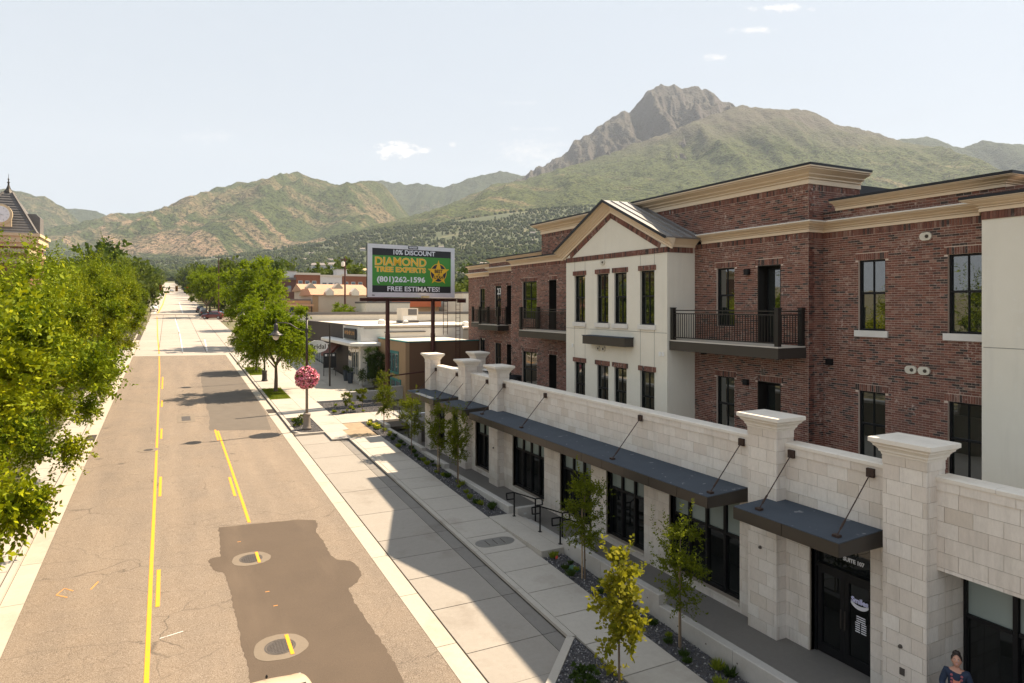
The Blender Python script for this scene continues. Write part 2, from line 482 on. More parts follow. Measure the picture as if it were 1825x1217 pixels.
def fast_mesh(name, verts, faces, mat, smooth=False):
    """big meshes from numpy arrays; faces all of one size"""
    verts = np.asarray(verts, np.float32); faces = np.asarray(faces, np.int32)
    me = bpy.data.meshes.new(name)
    k_ = faces.shape[1]
    me.vertices.add(len(verts)); me.vertices.foreach_set('co', verts.ravel())
    me.loops.add(faces.size); me.loops.foreach_set('vertex_index', faces.ravel())
    me.polygons.add(len(faces)); me.polygons.foreach_set('loop_start', np.arange(0, faces.size, k_, dtype=np.int32))
    me.polygons.foreach_set('use_smooth', np.full(len(faces), bool(smooth)))
    me.update(calc_edges=True); me.validate()
    if mat is not None: me.materials.append(mat)
    return me
BOXF = np.array([(3, 2, 1, 0), (4, 5, 6, 7), (0, 1, 5, 4), (1, 2, 6, 5), (2, 3, 7, 6), (3, 0, 4, 7)])
def boxes_mesh(name, arr, mat):
    """arr: rows x0,x1,y0,y1,z0,z1"""
    a = np.asarray(arr, float)
    ix = [0, 1, 1, 0, 0, 1, 1, 0]; iy = [2, 2, 3, 3, 2, 2, 3, 3]; iz = [4, 4, 4, 4, 5, 5, 5, 5]
    v = np.stack([a[:, ix], a[:, iy], a[:, iz]], -1).reshape(-1, 3)
    f = (BOXF[None] + (np.arange(len(a)) * 8)[:, None, None]).reshape(-1, 4)
    return fast_mesh(name, v, f, mat)
_unit = {}
def unit_box(mat):
    if mat.name not in _unit:
        _unit[mat.name] = MB().box(-.5, .5, -.5, .5, -.5, .5).mesh('unit_' + mat.name, mat)
    return _unit[mat.name]
def piece(name, b, mat, parent):
    o = link(name, unit_box(mat), parent)
    o.location = ((b[0] + b[1]) / 2, (b[2] + b[3]) / 2, (b[4] + b[5]) / 2)
    o.scale = (b[1] - b[0], b[3] - b[2], b[5] - b[4])
    return o
def text_mesh(s, size, mat, offset=0.0, extrude=0.004, align='CENTER', xs=1.0, shear=0.0, name='lettering'):
    cu = bpy.data.curves.new('t', 'FONT'); cu.body = s; cu.size = size; cu.offset = offset; cu.extrude = extrude
    cu.align_x = align; cu.align_y = 'CENTER'; cu.shear = shear; cu.resolution_u = 3
    o = bpy.data.objects.new('t', cu); C.objects.link(o)
    dg = bpy.context.evaluated_depsgraph_get(); dg.update()
    me = bpy.data.meshes.new_from_object(o.evaluated_get(dg))
    bpy.data.objects.remove(o); bpy.data.curves.remove(cu)
    me.name = name
    me.materials.clear(); me.materials.append(mat)
    if xs != 1.0: me.transform(Matrix.Diagonal((xs, 1, 1, 1)))
    return me

# ================================================================== GROUND AND STREET
k = N('ground_cover')
base = k.mix(k.noise(.02, 6), (.16, .13, .075), (.07, .085, .03))
base = k.mix(k.ramp(k.noise(.3, 5), (.45, 0), (.65, .6)), base, (.22, .18, .12))
M['ground'] = k.done(base, .95)

gm = MB()
for x0, x1, y0, y1 in ((-4000, 6.3, -60, 46), (6.3, 12.0, -60, 46), (-4000, 12.0, 46, 2600), (12.0, 5000, 57, 2600), (12.0, 60, 46, 57)):
    gm.add([(x0, y0, G * y0 - .13), (x1, y0, G * y0 - .13), (x1, y1, G * y1 - .13), (x0, y1, G * y1 - .13)], [(0, 1, 2, 3)])
struct(gm.build('ground', M['ground']))

def sheet(name, poly, off, mat, th=.0, parent=None):
    """a polygon lying on the climbing street plane"""
    n = len(poly)
    v = [(x, y, G * y + off) for x, y in poly]
    mb = MB()
    if th:
        mb.add(v + [(x, y, z - th) for x, y, z in v], [tuple(range(n)), tuple(range(n, 2 * n))[::-1]] + [(i, i + n, (i + 1) % n + n, (i + 1) % n) for i in range(n)])
    else:
        mb.add(v, [tuple(range(n))])
    me = bpy.data.meshes.new(name); me.from_pydata(mb.v, [], mb.f); me.materials.append(mat)
    bm = bmesh.new(); bm.from_mesh(me); bmesh.ops.triangulate(bm, faces=[f for f in bm.faces if len(f.verts) > 4]); bmesh.ops.recalc_face_normals(bm, faces=bm.faces)
    up = sum(f.normal.z * f.calc_area() for f in bm.faces)
    if not th and up < 0:
        bmesh.ops.reverse_faces(bm, faces=bm.faces)
    bm.to_mesh(me); bm.free()
    return link(name, me, parent)

road = struct(sheet('road', [(-3.62, -25), (6.06, -25), (6.06, 88.6), (-3.62, 90.2)], 0, M['asphalt'], .1))
# ragged darker repair patches in the asphalt
def ragged(poly, step=.22, amp=.05, keep=()):
    out = []
    for i, p in enumerate(poly):
        q = poly[(i + 1) % len(poly)]
        d = math.dist(p, q); n = max(1, int(d / step))
        nx, ny = -(q[1] - p[1]) / d, (q[0] - p[0]) / d
        for j in range(n):
            t = j / n; a = 0 if j == 0 or i in keep else random.gauss(0, amp)
            out.append((p[0] + (q[0] - p[0]) * t + nx * a, p[1] + (q[1] - p[1]) * t + ny * a))
    return out
patch_near = [(1.67, 27.36), (3.23, 27.18), (4.44, 27.04), (5.06, 26.7), (5.04, 26.18), (4.84, 25.45), (4.91, 24.59), (4.89, 23.08), (4.99, 22.68), (5.38, 22.36),
              (5.5, 21.73), (5.44, 21.16), (5.19, 20.71), (4.86, 20.44), (4.81, 19.78), (4.82, 19.03), (4.83, 18.16), (4.92, 16.87), (4.91, 15.89), (4.87, 15.1), (4.8, 8), (1.75, 8),
              (1.68, 16.6), (1.71, 17.26), (1.65, 18.1), (1.66, 19.3), (1.62, 20.69), (1.64, 21.83), (1.6, 22.78), (1.57, 23.04), (1.27, 23.51), (1.16, 24.27),
              (1.22, 24.44), (1.55, 24.49), (1.62, 25.9)]
struct(sheet('road_patch', ragged(patch_near, .12, .016), .004, M['patch']))
M['patch_old'] = plain('older_patch', (.125, .103, .082), .9, 0, .2, 1.5)
struct(sheet('road_patch', ragged([(3.05, 73.2), (2.66, 69.43), (2.48, 59.36), (2.42, 49.67), (2.24, 44.78), (5.6, 43.57), (5.97, 49.35), (6.02, 60.89), (6.02, 73.0)], .8, .03), .004, M['patch_old']))

# yellow and white road paint
def stripe(pts, w, off=.008, mat='yellow'):
    l, r_ = [], []
    for i, (x, y) in enumerate(pts):
        a = pts[max(i - 1, 0)]; b = pts[min(i + 1, len(pts) - 1)]
        dx, dy = b[0] - a[0], b[1] - a[1]; L = math.hypot(dx, dy); nx, ny = -dy / L * w / 2, dx / L * w / 2
        l.append((x + nx, y + ny)); r_.append((x - nx, y - ny))
    return struct(sheet('road_marking', l + r_[::-1], off, M[mat]))
stripe([(-.44, 2), (-.45, 17.6), (-.48, 22.8), (-.51, 31.08), (-.56, 41.06), (-.69, 63.57), (-.78, 74.79), (-.95, 88)], .11)
stripe([(-.97, 90.5), (-1.5, 118), (-1.95, 150), (-2.3, 172)], .14, .012)
for a, b in ((21.5, 24.2), (32.2, 35.3), (43.5, 46.3), (54.0, 56.7), (62.5, 69.8)):
    x = -.27 - (a - 21) * .0045; stripe([(x, a), (x, b)], .11)
stripe([(2.74, 27.45), (2.74, 29.65), (2.72, 36.06), (2.66, 44.44)], .11)
for a, b in ((31.0, 34.0), (41.9, 44.8)): stripe([(2.53, a), (2.53, b)], .11)
for a, b in (((1.56, 86.9 + 5), (1.62, 121)), ((4.3, 92), (4.75, 109)), ((1.62, 124), (1.3, 165))): stripe([a, b], .16, .012, 'white_line')
stripe([(-.2, 19.6), (.35, 19.75)], .03, .008, 'white_line')
M['orange'] = plain('survey_paint', (.62, .27, .06), .8, 0, .3, 20)
def spray(pts, w=.05, off=.006, mat='orange'): return stripe(pts, w, off, mat)
spray([(-2.5, 23.6), (-2.75, 23.9), (-2.9, 23.5), (-2.6, 23.2)], .04); spray([(-2.05, 23.5), (-1.9, 24.0)], .04)
for x, y in ((2.22, 25.6), (2.62, 21.2), (2.72, 20.2)): spray([(x - .06, y), (x + .06, y)], .03)

# concrete paving of the street further up, in panels
xs = [-3.62, -1.05, 1.5, 4.15, 6.9, 9.6]
ys = [90.2 + 5.2 * i for i in range(18)]
rc = tag(MB().gbox(-3.62, 9.6, 89.6, 186, -.12, -.012).build('road', M['joint']), kind='structure')
for i in range(len(xs) - 1):
    for j in range(len(ys) - 1):
        y0 = ys[j] - (.18 * (xs[i] + 3.6) if j == 0 else 0)
        MB().gbox(xs[i] + .03, xs[i + 1] - .03, ys[j] + .04, ys[j + 1] - .04, -.01, .004).build('pavement_panel', M['road_concrete'], rc)
struct(sheet('road', [(-3.62, 88.6), (9.6, 86.5), (9.6, 90.2), (-3.62, 90.2)], .002, M['road_concrete']))
far_road = struct(sheet('road', [(-3.8, 181), (9, 181), (7.5, 600), (5.5, 1500), (-6.5, 1500), (-4.6, 600)], .01, M['road_concrete']))
for x in (-.4,): stripe([(x - 1.9, 185), (x - 1.2, 240), (x - .6, 400)], .3, .03)
for x0 in (-3.0, 3.2): stripe([(x0, 186), (x0 + .1, 260)], .25, .03, 'white_line')
struct(sheet('side_street', [(9.6, 152), (60, 150), (60, 168), (9.6, 170)], .012, M['asphalt']))

M['dirt'] = plain('dirt', (.30, .225, .145), .95, 0, .35, 3)
M['verge'] = plain('dry_verge', (.085, .08, .035), .95, 0, .4, 4)
# gutters and kerbs
def strip_pieces(name, x0, x1, y0, y1, step, o0, o1, mat, parent, gap=.02):
    y = y0
    while y < y1 - .05:
        y2 = min(y + step, y1)
        MB().gbox(x0, x1, y + gap / 2, y2 - gap / 2, o0, o1).build(name, mat, parent)
        y = y2
gl = tag(MB().gbox(-4.22, -3.63, -10, 120, -.12, -.02).build('gutter', M['joint']), kind='structure')
strip_pieces('gutter_slab', -4.2, -3.63, 8, 110, 3.05, -.02, .006, M['gutter'], gl)
kl = tag(MB().gbox(-4.4, -4.22, -10, 170, -.1, .02).build('kerb', M['joint']), kind='structure')
strip_pieces('kerb_stone', -4.38, -4.215, 8, 120, 3.05, 0, .14, M['concrete'], kl)
sl = tag(MB().gbox(-5.75, -4.42, -10, 170, -.1, .06).build('sidewalk', M['joint']), kind='structure')
strip_pieces('sidewalk_slab', -5.72, -4.43, 8, 100, 1.6, .06, .13, M['concrete'], sl, .03)
struct(MB().gbox(-8.6, -5.76, -10, 170, .0, .10).build('verge', M['verge']))
gr_ = tag(MB().gbox(6.07, 6.63, -10, 89, -.12, -.02).build('gutter', M['joint']), kind='structure')
strip_pieces('gutter_slab', 6.07, 6.615, 4, 89, 3.05, -.02, .006, M['gutter'], gr_)

M['wet_gutter'] = concrete('stained_concrete', (.17, .155, .14), (.26, .235, .205), .7)
# parking lane of concrete slabs
pl = tag(MB().gbox(6.64, 9.3, 8, 41.2, -.12, -.01).build('parking_lane', M['joint']), kind='structure')
yb = [14.0, 15.6, 18.05, 20.2, 21.9, 23.6, 26.5, 29.6, 32.7, 35.8, 38.9, 41.2]
for i in range(len(yb) - 1):
    a, b = yb[i], yb[i + 1]
    if i == 0:
        sheet('lane_slab', [(8.16, 14.01), (8.82, 14.6), (8.82, b - .01), (6.66, b - .01), (6.66, 14.01)], .008, M['lane_concrete'], .05, pl)
        sheet('lane_slab', [(8.84, 14.62), (9.29, 15.05), (9.29, b - .01), (8.84, b - .01)], .008, M['wet_gutter'], .05, pl)
        continue
    MB().gbox(6.66, 8.825, a + .016, b - .016, -.04, .008).build('lane_slab', M['lane_concrete'], pl)
    MB().gbox(8.845, 9.29, a + .016, b - .016, -.04, .008).build('lane_slab', M['wet_gutter'], pl)
sheet('lane_slab', [(6.66, 12.4), (8.15, 14.0), (6.66, 14.0)], .008, M['lane_concrete'], .05, pl)
MB().gbox(6.66, 9.3, 41.21, 41.4, -.05, .13).build('kerb_stone', M['concrete'], pl)

# kerb and sidewalk in front of the building
kb = tag(MB().gbox(9.3, 9.48, 15.0, 39.2, -.12, .04).build('kerb', M['joint']), kind='structure')
strip_pieces('kerb_stone', 9.305, 9.475, 15.0, 39.2, 3.05, -.02, .125, M['concrete'], kb)
bulb = [(6.70, 12.15), (9.42, 14.95), (9.28, 15.1), (6.55, 12.3)]
sheet('kerb_stone', bulb, .125, M['concrete'], .2, kb)
sw = tag(MB().gbox(9.48, 11.16, 2, 39.2, -.1, .07).build('sidewalk', M['joint']), kind='structure')
y = 3.6
while y < 39:
    y2 = min(y + 1.56, 39.2)
    MB().gbox(9.495, 11.15, y + .018, y2 - .018, .05, .125).build('sidewalk_slab', M['concrete'], sw)
    y = y2
# sidewalk and forecourt further up the street
fs = tag(MB().gbox(6.8, 14.9, 41.4, 90, -.1, .06).build('sidewalk', M['joint']), kind='structure')
colx = [6.85, 8.35, 9.85, 12.4, 14.85]
yy = [41.4, 43.3, 46.2, 48.8, 51.2, 53.6, 56.0, 59.0, 61.5, 64.5, 67.5, 70.5, 73.5, 76.5, 79.5, 82.5, 85.5, 88.5]
for i in range(4):
    for j in range(len(yy) - 1):
        a, b = yy[j], yy[j + 1]
        if i == 0 and (a < 46 or a in (56.0, 53.6, 70.5, 67.5)): continue
        if i >= 2 and (a < 43 or (46 <= a < 51)): continue
        x0 = colx[i]
        MB().gbox(x0 + .01, colx[i + 1] - .01, a + .012, b - .012, .05, .125).build('sidewalk_slab', M['concrete'], fs)
MB().gbox(8.36, 9.45, 39.2, 41.4, .05, .125).build('sidewalk_slab', M['concrete'], fs)
kf = tag(MB().gbox(6.64, 6.82, 41.4, 89, -.1, .04).build('kerb', M['joint']), kind='structure')
strip_pieces('kerb_stone', 6.645, 6.81, 42.4, 89, 3.05, -.02, .13, M['concrete'], kf)
MB().sweep([(8.34, 41.3), (7.6, 41.3), (7.0, 41.55), (6.73, 42.4)], [(.085, 1.55), (.085, 1.80), (-.085, 1.80), (-.085, 1.55)]).build('kerb_stone', M['concrete'], kf)
struct(MB().gbox(9.47, 11.05, 39.2, 43.3, -.05, .10).build('dirt_patch', M['dirt']))
lawn = struct(MB().gbox(6.82, 8.36, 53.62, 58.98, 0, .125).build('lawn', M['grass']))
lawn2 = struct(MB().gbox(6.82, 8.36, 67.52, 73.48, 0, .125).build('lawn', M['grass']))
def blades(name, rects, n, h, mat, seed=1):
    r = np.random.default_rng(seed); vs = []; fs_ = []
    for (x0, x1, y0, y1, off) in rects:
        x = r.uniform(x0, x1, n); y = r.uniform(y0, y1, n); a = r.uniform(0, 6.28, n); hh = h * r.uniform(.5, 1.2, n)
        z = G * y + off; dx = np.cos(a) * .015; dy = np.sin(a) * .015; lx = r.normal(0, .025, n); ly = r.normal(0, .025, n)
        v = np.stack([np.stack([x - dx, y - dy, z], -1), np.stack([x + dx, y + dy, z], -1), np.stack([x + lx, y + ly, z + hh], -1)], 1).reshape(-1, 3)
        o = sum(len(q) for q in vs); vs.append(v); fs_.append(np.arange(len(v)).reshape(-1, 3) + o)
    return stuff(tag(link(name, fast_mesh(name, np.concatenate(vs), np.concatenate(fs_), mat)), 'short bright green lawn grass in the sidewalk planting squares', 'grass'))
blades('grass', [(6.85, 8.33, 53.7, 58.9, .12), (6.85, 8.33, 67.6, 73.4, .12)], 6000, .09, M['tuft'])

# gravel beds
beds = [(11.17, 12.04, 3, 19.78, .10), (11.17, 12.04, 24.02, 40.6, .10), (9.87, 13.7, 46.25, 51.1, .10), (6.83, 8.33, 41.6, 46.15, .10), (11.06, 12.04, 40.6, 43.2, .10)]
bed_m = MB()
for b in beds: bed_m.gbox(b[0], b[1], b[2], b[3], -.1, .085)
struct(bed_m.build('gravel_bed', M['soil']))
tri = [(6.75, 12.2), (9.45, 15.0), (9.46, 3), (6.75, 3)]
struct(sheet('gravel_bed', tri, .085, M['soil']))
def pebbles(n_per_m2=330):
    r = np.random.default_rng(3); P = []
    for (x0, x1, y0, y1, off) in beds:
        d = n_per_m2 if y0 < 20 else (240 if y0 < 41 else 90)
        if y0 < 5: y0 = 9.0
        n = int((x1 - x0) * (y1 - y0) * d)
        P.append(np.stack([r.uniform(x0, x1, n), r.uniform(y0, y1, n), np.full(n, off)], -1))
    n = int(8 * n_per_m2); q = np.stack([r.uniform(6.8, 9.44, n * 2), r.uniform(11.4, 15.0, n * 2), np.full(n * 2, .10)], -1)
    P.append(q[(q[:, 1] < 12.15 + (q[:, 0] - 6.7) * 1.03)])
    P = np.concatenate(P); n = len(P)
    P[:, 2] += G * P[:, 1]
    base = np.array([(1, 0, 0), (0, 1, 0), (-1, 0, 0), (0, -1, 0), (0, 0, 1), (0, 0, -1)], float)
    s = r.uniform(.014, .034, (n, 1, 1)) * (r.uniform(.7, 1.3, (n, 1, 3)) * np.array([1, 1, .75]))
    a = r.uniform(0, 6.28, n); ca, sa = np.cos(a), np.sin(a)
    v = base[None] * s
    vx = v[..., 0] * ca[:, None] - v[..., 1] * sa[:, None]; vy = v[..., 0] * sa[:, None] + v[..., 1] * ca[:, None]
    tl = r.normal(0, .35, (n, 1)); vz = v[..., 2] + vx * tl
    v = np.stack([vx, vy, vz], -1) + P[:, None]
    f = np.array([(0, 1, 4), (1, 2, 4), (2, 3, 4), (3, 0, 4), (1, 0, 5), (2, 1, 5), (3, 2, 5), (0, 3, 5)])
    f = (f[None] + (np.arange(n) * 6)[:, None, None]).reshape(-1, 3)
    return stuff(tag(link('gravel', fast_mesh('gravel', v.reshape(-1, 3), f, M['gravel'])), 'grey crushed gravel filling the planting beds by the sidewalk', 'gravel'))
pebbles()

M['collar'] = concrete('dirty_concrete', (.17, .135, .098), (.25, .20, .15), .5)
# manhole covers and other iron in the street
def manhole(x, y, r_collar, r_lid, label, painted=True, off=.008, square=False):
    t = thing('manhole_cover', label, 'manhole', (x, y, G * y + off), world=False)
    t.rotation_euler = (math.atan(G), 0, 0)
    pts = [((r_collar * (1 + .05 * math.sin(3 * a + x) + random.uniform(-.02, .02))) * math.cos(a), (r_collar * (1 + .05 * math.cos(2 * a) + random.uniform(-.02, .02))) * math.sin(a)) for a in [i * math.pi / 16 for i in range(32)]]
    MB().prism(pts, -.02, .002).build('collar', M['collar'], t)
    MB().lathe([(r_lid + .05, 0), (r_lid + .05, .006), (r_lid + .012, .006), (r_lid + .012, 0)], n=32).build('ring', M['iron'], t)
    lid = MB().lathe([(r_lid, .0), (r_lid, .005)], n=32).build('lid', M['iron'], t)
    b = MB()
    for i in range(-4, 5):
        for j in range(-4, 5):
            if math.hypot(i, j) * r_lid / 4.6 < r_lid * .9:
                b.box(i * r_lid / 4.6 - .022, i * r_lid / 4.6 + .022, j * r_lid / 4.6 - .022, j * r_lid / 4.6 + .022, .005, .010)
    b.build('stud', M['iron'], t)['kind'] = 'stuff'
    if painted:
        MB().box(r_lid * .55, r_lid * .55 + .09, -r_collar * .75, r_collar * .8, .0045, .0115).build('paint_stripe', M['yellow'], t)
    return t
manhole(2.52, 17.9, .66, .33, 'round manhole cover nearest the cream car, yellow stripe over its concrete collar')
manhole(2.44, 23.9, .6, .31, 'round manhole cover near the top of the dark asphalt patch')
manhole(-.95, 40.95, .5, .18, 'small light-collared cover touching the long yellow line', False)
t = thing('valve_box', 'square iron cover set in a pale concrete frame in the middle lane', 'utility cover', (1.03, 49.05, G * 49.05 + .006)); t.rotation_euler = (math.atan(G), 0, 0)
MB().box(-.52, .52, -1.25, 1.25, -.02, .002).build('collar', M['collar'], t); MB().box(-.26, .26, -.75, .75, .002, .008).build('lid', M['iron'], t)
t = thing('utility_cover', 'oval water-stained cover in the sidewalk before the landing', 'utility cover', (10.3, 21.6, G * 21.6 + .127)); t.rotation_euler = (math.atan(G), 0, 0)
M['wet'] = plain('stained_iron', (.16, .15, .135), .45, .1, .35, 5)
MB().prism([(.42 * math.cos(a) + (.32 if math.cos(a) > 0 else -.32), .36 * math.sin(a)) for a in [i * math.pi / 12 + .01 for i in range(24)]], -.02, .004).build('lid', M['wet'], t)
for x in (-.3, 0, .3): MB().box(x - .012, x + .012, -.22, .22, .004, .009).build('seam', M['joint'], t)
t = thing('storm_grate', 'iron storm drain grate in the left gutter', 'drain', (-3.92, 45.2, G * 45.2 + .012)); t.rotation_euler = (math.atan(G), 0, 0)
MB().box(-.24, .24, -.75, .75, -.02, -.002).build('frame', M['joint'], t)
for i in range(9): MB().box(-.22, .22, -.72 + i * .17, -.64 + i * .17, -.002, .006).build('bar', M['iron'], t)
t = thing('storm_grate', 'iron storm drain grate in the right gutter near the lone street tree', 'drain', (6.35, 49.6, G * 49.6 + .012)); t.rotation_euler = (math.atan(G), 0, 0)
MB().box(-.24, .24, -.75, .75, -.02, -.002).build('frame', M['joint'], t)
for i in range(9): MB().box(-.22, .22, -.72 + i * .17, -.64 + i * .17, -.002, .006).build('bar', M['iron'], t)
t = thing('irrigation_box', 'green irrigation valve box lid sunk in dark gravel', 'valve box', (11.62, 18.55, G * 18.55 + .10))
M['green_plastic'] = plain('green_plastic', (.05, .12, .085), .5)
MB().box(-.15, .15, -.22, .22, -.05, .05).build('lid', M['green_plastic'], t)
t = thing('marker_flag', 'tiny red marker flag stuck in dark gravel by the landing', 'flag', (11.3, 19.1, G * 19.1 + .10))
M['red'] = plain('red_plastic', (.65, .06, .03), .6)
MB().bar((0, 0, 0), (0, 0, .28), .008).build('wire', M['iron'], t); MB().prism([(0, .18), (.1, .2), (.09, .28), (0, .28)], -.004, .004, 'XZ').build('flag', M['red'], t)

# retaining walls along the terrace, stepping up with the street
def wall(x0, x1, y0, y1, zt, label, zb=.2, joints=()):
    t = thing('retaining_wall', label, 'wall', (x0, y0, zb), world=True)
    ys_ = [y0] + [j for j in joints if y0 < j < y1] + [y1]
    for a, b in zip(ys_, ys_[1:]):
        mb = MB(); c = .018
        mb.prism([(x0, zb), (x0, zt - c), (x0 + c, zt), (x1 - c, zt), (x1, zt - c), (x1, zb)], a + (.006 if a != y0 else 0), b - (.006 if b != y1 else 0), 'XZ')
        mb.build('wall_panel', M['wall_concrete'], t)
        if b != y1: MB().box(x0 + .012, x1 - .012, b - .006, b + .006, zb, zt - .012).build('joint', M['joint'], t)
    h = MB()
    for q in np.arange(y0 + .5, y1, 1.05):
        for z in (zt - .25,):
            h.lathe([(.022, x0 - .002), (.022, x0 + .01)], (0, q, z), 8, 'X')
    h.build('tie_hole', M['joint'], t)['kind'] = 'stuff'
wall(12.05, 12.31, 3, 14.78, 1.10, 'low board-formed concrete wall running out of frame at bottom', joints=(6, 8.4, 10.2, 12.05))
wall(12.05, 12.31, 14.78, 19.8, 1.37, 'concrete retaining wall between the landing and the lower wall step', joints=(16.1, 17.6, 18.9))
wall(12.05, 12.31, 24.0, 31.0, 1.38, 'concrete retaining wall just past the landing railings', joints=(27.5,))
wall(12.05, 12.31, 31.0, 34.4, 1.60, 'short concrete retaining wall with higher pale top below third sapling', joints=())
wall(12.05, 12.31, 34.4, 40.9, 1.76, 'farthest sunlit concrete retaining wall ending at the stairs', joints=(37.6,))
t = thing('concrete_landing', 'raised pale concrete landing slab between sidewalk and railings', 'landing', (11.6, 21.9, .9), world=True)
MB().prism([(19.8, .7), (19.8, 1.10), (24.0, 1.10), (24.0, .7)], 11.17, 11.95, 'YZ').build('slab', M['concrete'], t)
MB().prism([(19.8, .7), (19.8, 1.10), (24.0, 1.10), (24.0, .7)], 11.962, 12.32, 'YZ').build('slab', M['concrete'], t)
st = thing('steps', 'shaded concrete steps going down from the landing to the terrace', 'steps', (12.4, 21.9, .7), world=True)
for i in range(2):
    MB().box(12.32, 12.62 + .3 * (1 - i), 20.07, 23.75, .70 + .135 * i, .70 + .135 * (i + 1)).build('step', M['wall_concrete'], st)
MB().box(12.33, 13.35, 23.76, 24.0, .7, 1.32).build('cheek_wall', M['wall_concrete'], st)
MB().box(12.33, 13.35, 19.82, 20.06, .7, 1.32).build('cheek_wall', M['wall_concrete'], st)
M['steplight'] = plain('step_light', (.5, .5, .48), .4)
for x, z in ((12.6, 1.05), (13.0, .92)): MB().box(x, x + .12, 23.75, 23.76, z, z + .07).build('step_light', M['steplight'], st)
# terrace floor
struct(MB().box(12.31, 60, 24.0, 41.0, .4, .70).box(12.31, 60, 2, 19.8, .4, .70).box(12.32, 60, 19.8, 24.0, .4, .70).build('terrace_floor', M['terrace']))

def handrail(y, label):
    t = thing('handrail', label, 'railing', (12.1, y, 1.1), 0, 'black handrails beside the landing steps')
    b = MB(); r_ = .022
    path = [(-.32, 0, .68), (-.34, 0, .93), (-.02, 0, .93), (0, 0, .93), (.95, 0, .55), (1.25, 0, .55), (1.27, 0, .28), (1.0, 0, .28)]
    for p, q in zip(path, path[1:]): b.bar(p, q, .042)
    b.bar((-.32, 0, .68), (0, 0, .68), .042)
    b.build('rail', M['black'], t)
    MB().bar((0, 0, -.0), (0, 0, .93), .045).build('post', M['black'], t)
    MB().bar((.95, 0, -.4), (.95, 0, .55), .045).build('post', M['black'], t)
    for x, z in ((0, 0), (.95, -.4)): MB().box(x - .06, x + .06, -.06, .06, z, z + .012).build('foot_plate', M['black'], t)
handrail(23.62, 'first black looped handrail, by the cheek wall with step lights')
handrail(21.55, 'middle black looped handrail on the landing edge')
handrail(20.12, 'third black looped handrail, half hidden by a sapling')

# far stairs with walls, off the cross path
st = thing('steps', 'sunlit far stair flight down from the cross path to the terrace', 'steps', (13, 42.2, .7), world=True)
for i in range(7):
    MB().box(12.34, 13.7, 41.0, 43.4 - .34 * i, .70 + .155 * i, .70 + .155 * (i + 1)).build('step', M['wall_concrete'], st) if i == 0 else MB().box(12.34, 13.7, 41.0 + .34 * i, 43.4, .70 + .155 * i, .70 + .155 * (i + 1)).build('step', M['wall_concrete'], st)
wall(12.05, 12.31, 40.92, 43.4, 1.98, 'short concrete stair wall beside the cross path', joints=())
wall(13.72, 13.98, 39.9, 46.0, 2.0, 'tall beige concrete wall on the far side of the stairs', joints=(43,))
struct(MB().box(12.32, 13.71, 43.4, 46.0, .6, 1.84).build('cross_path', M['concrete']))
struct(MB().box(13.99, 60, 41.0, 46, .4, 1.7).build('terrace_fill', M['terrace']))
t = thing('handrail', 'thin white-topped handrail on the far stairs wall', 'railing', (13.6, 43, 1.8))
MB().tube([(0, 1.6, .9), (0, .2, .9), (0, -1.8, -.1), (0, -2.1, -.1)], .022, 8).build('rail', M['rail'], t)
for y, z0, z1 in ((1.4, 0, .9), (.2, 0, .9), (-1.8, -1.0, -.1)): MB().tube([(0, y, z0), (0, y, z1)], .02, 6).build('post', M['rail'], t)
# border wall of the gravel garden
t = thing('garden_wall', 'low concrete wall behind the sunlit gravel garden', 'wall', (11.9, 51.2, 2), world=True)
MB().gbox(9.87, 12.3, 51.15, 51.45, 0, .22).build('wall_panel', M['wall_concrete'], t); MB().gbox(12.31, 15.2, 51.15, 51.5, 0, .75).build('wall_panel', M['wall_concrete'], t)
MB().gbox(15.21, 17.8, 51.15, 51.5, 0, 1.0).build('wall_panel', M['wall_concrete'], t)

# ================================================================== THE BRICK AND STONE BUILDING
B = thing('mixed_use_building', 'brick, stucco and pale stone three-storey building with shops below balconies', 'building', (14.35, 22, .7), world=True)
CAMP = Vector((0, 0, 9.35))
brick_list = []      # boxes of every brick: x0,x1,y0,y1,z0,z1
brick_odd = MB()     # tilted bricks along the gable
PH, PL, BH, BL = .0677, .2032, .057, .1925
PROUD = .007
wall_mb = MB(); stucco_mb = MB()

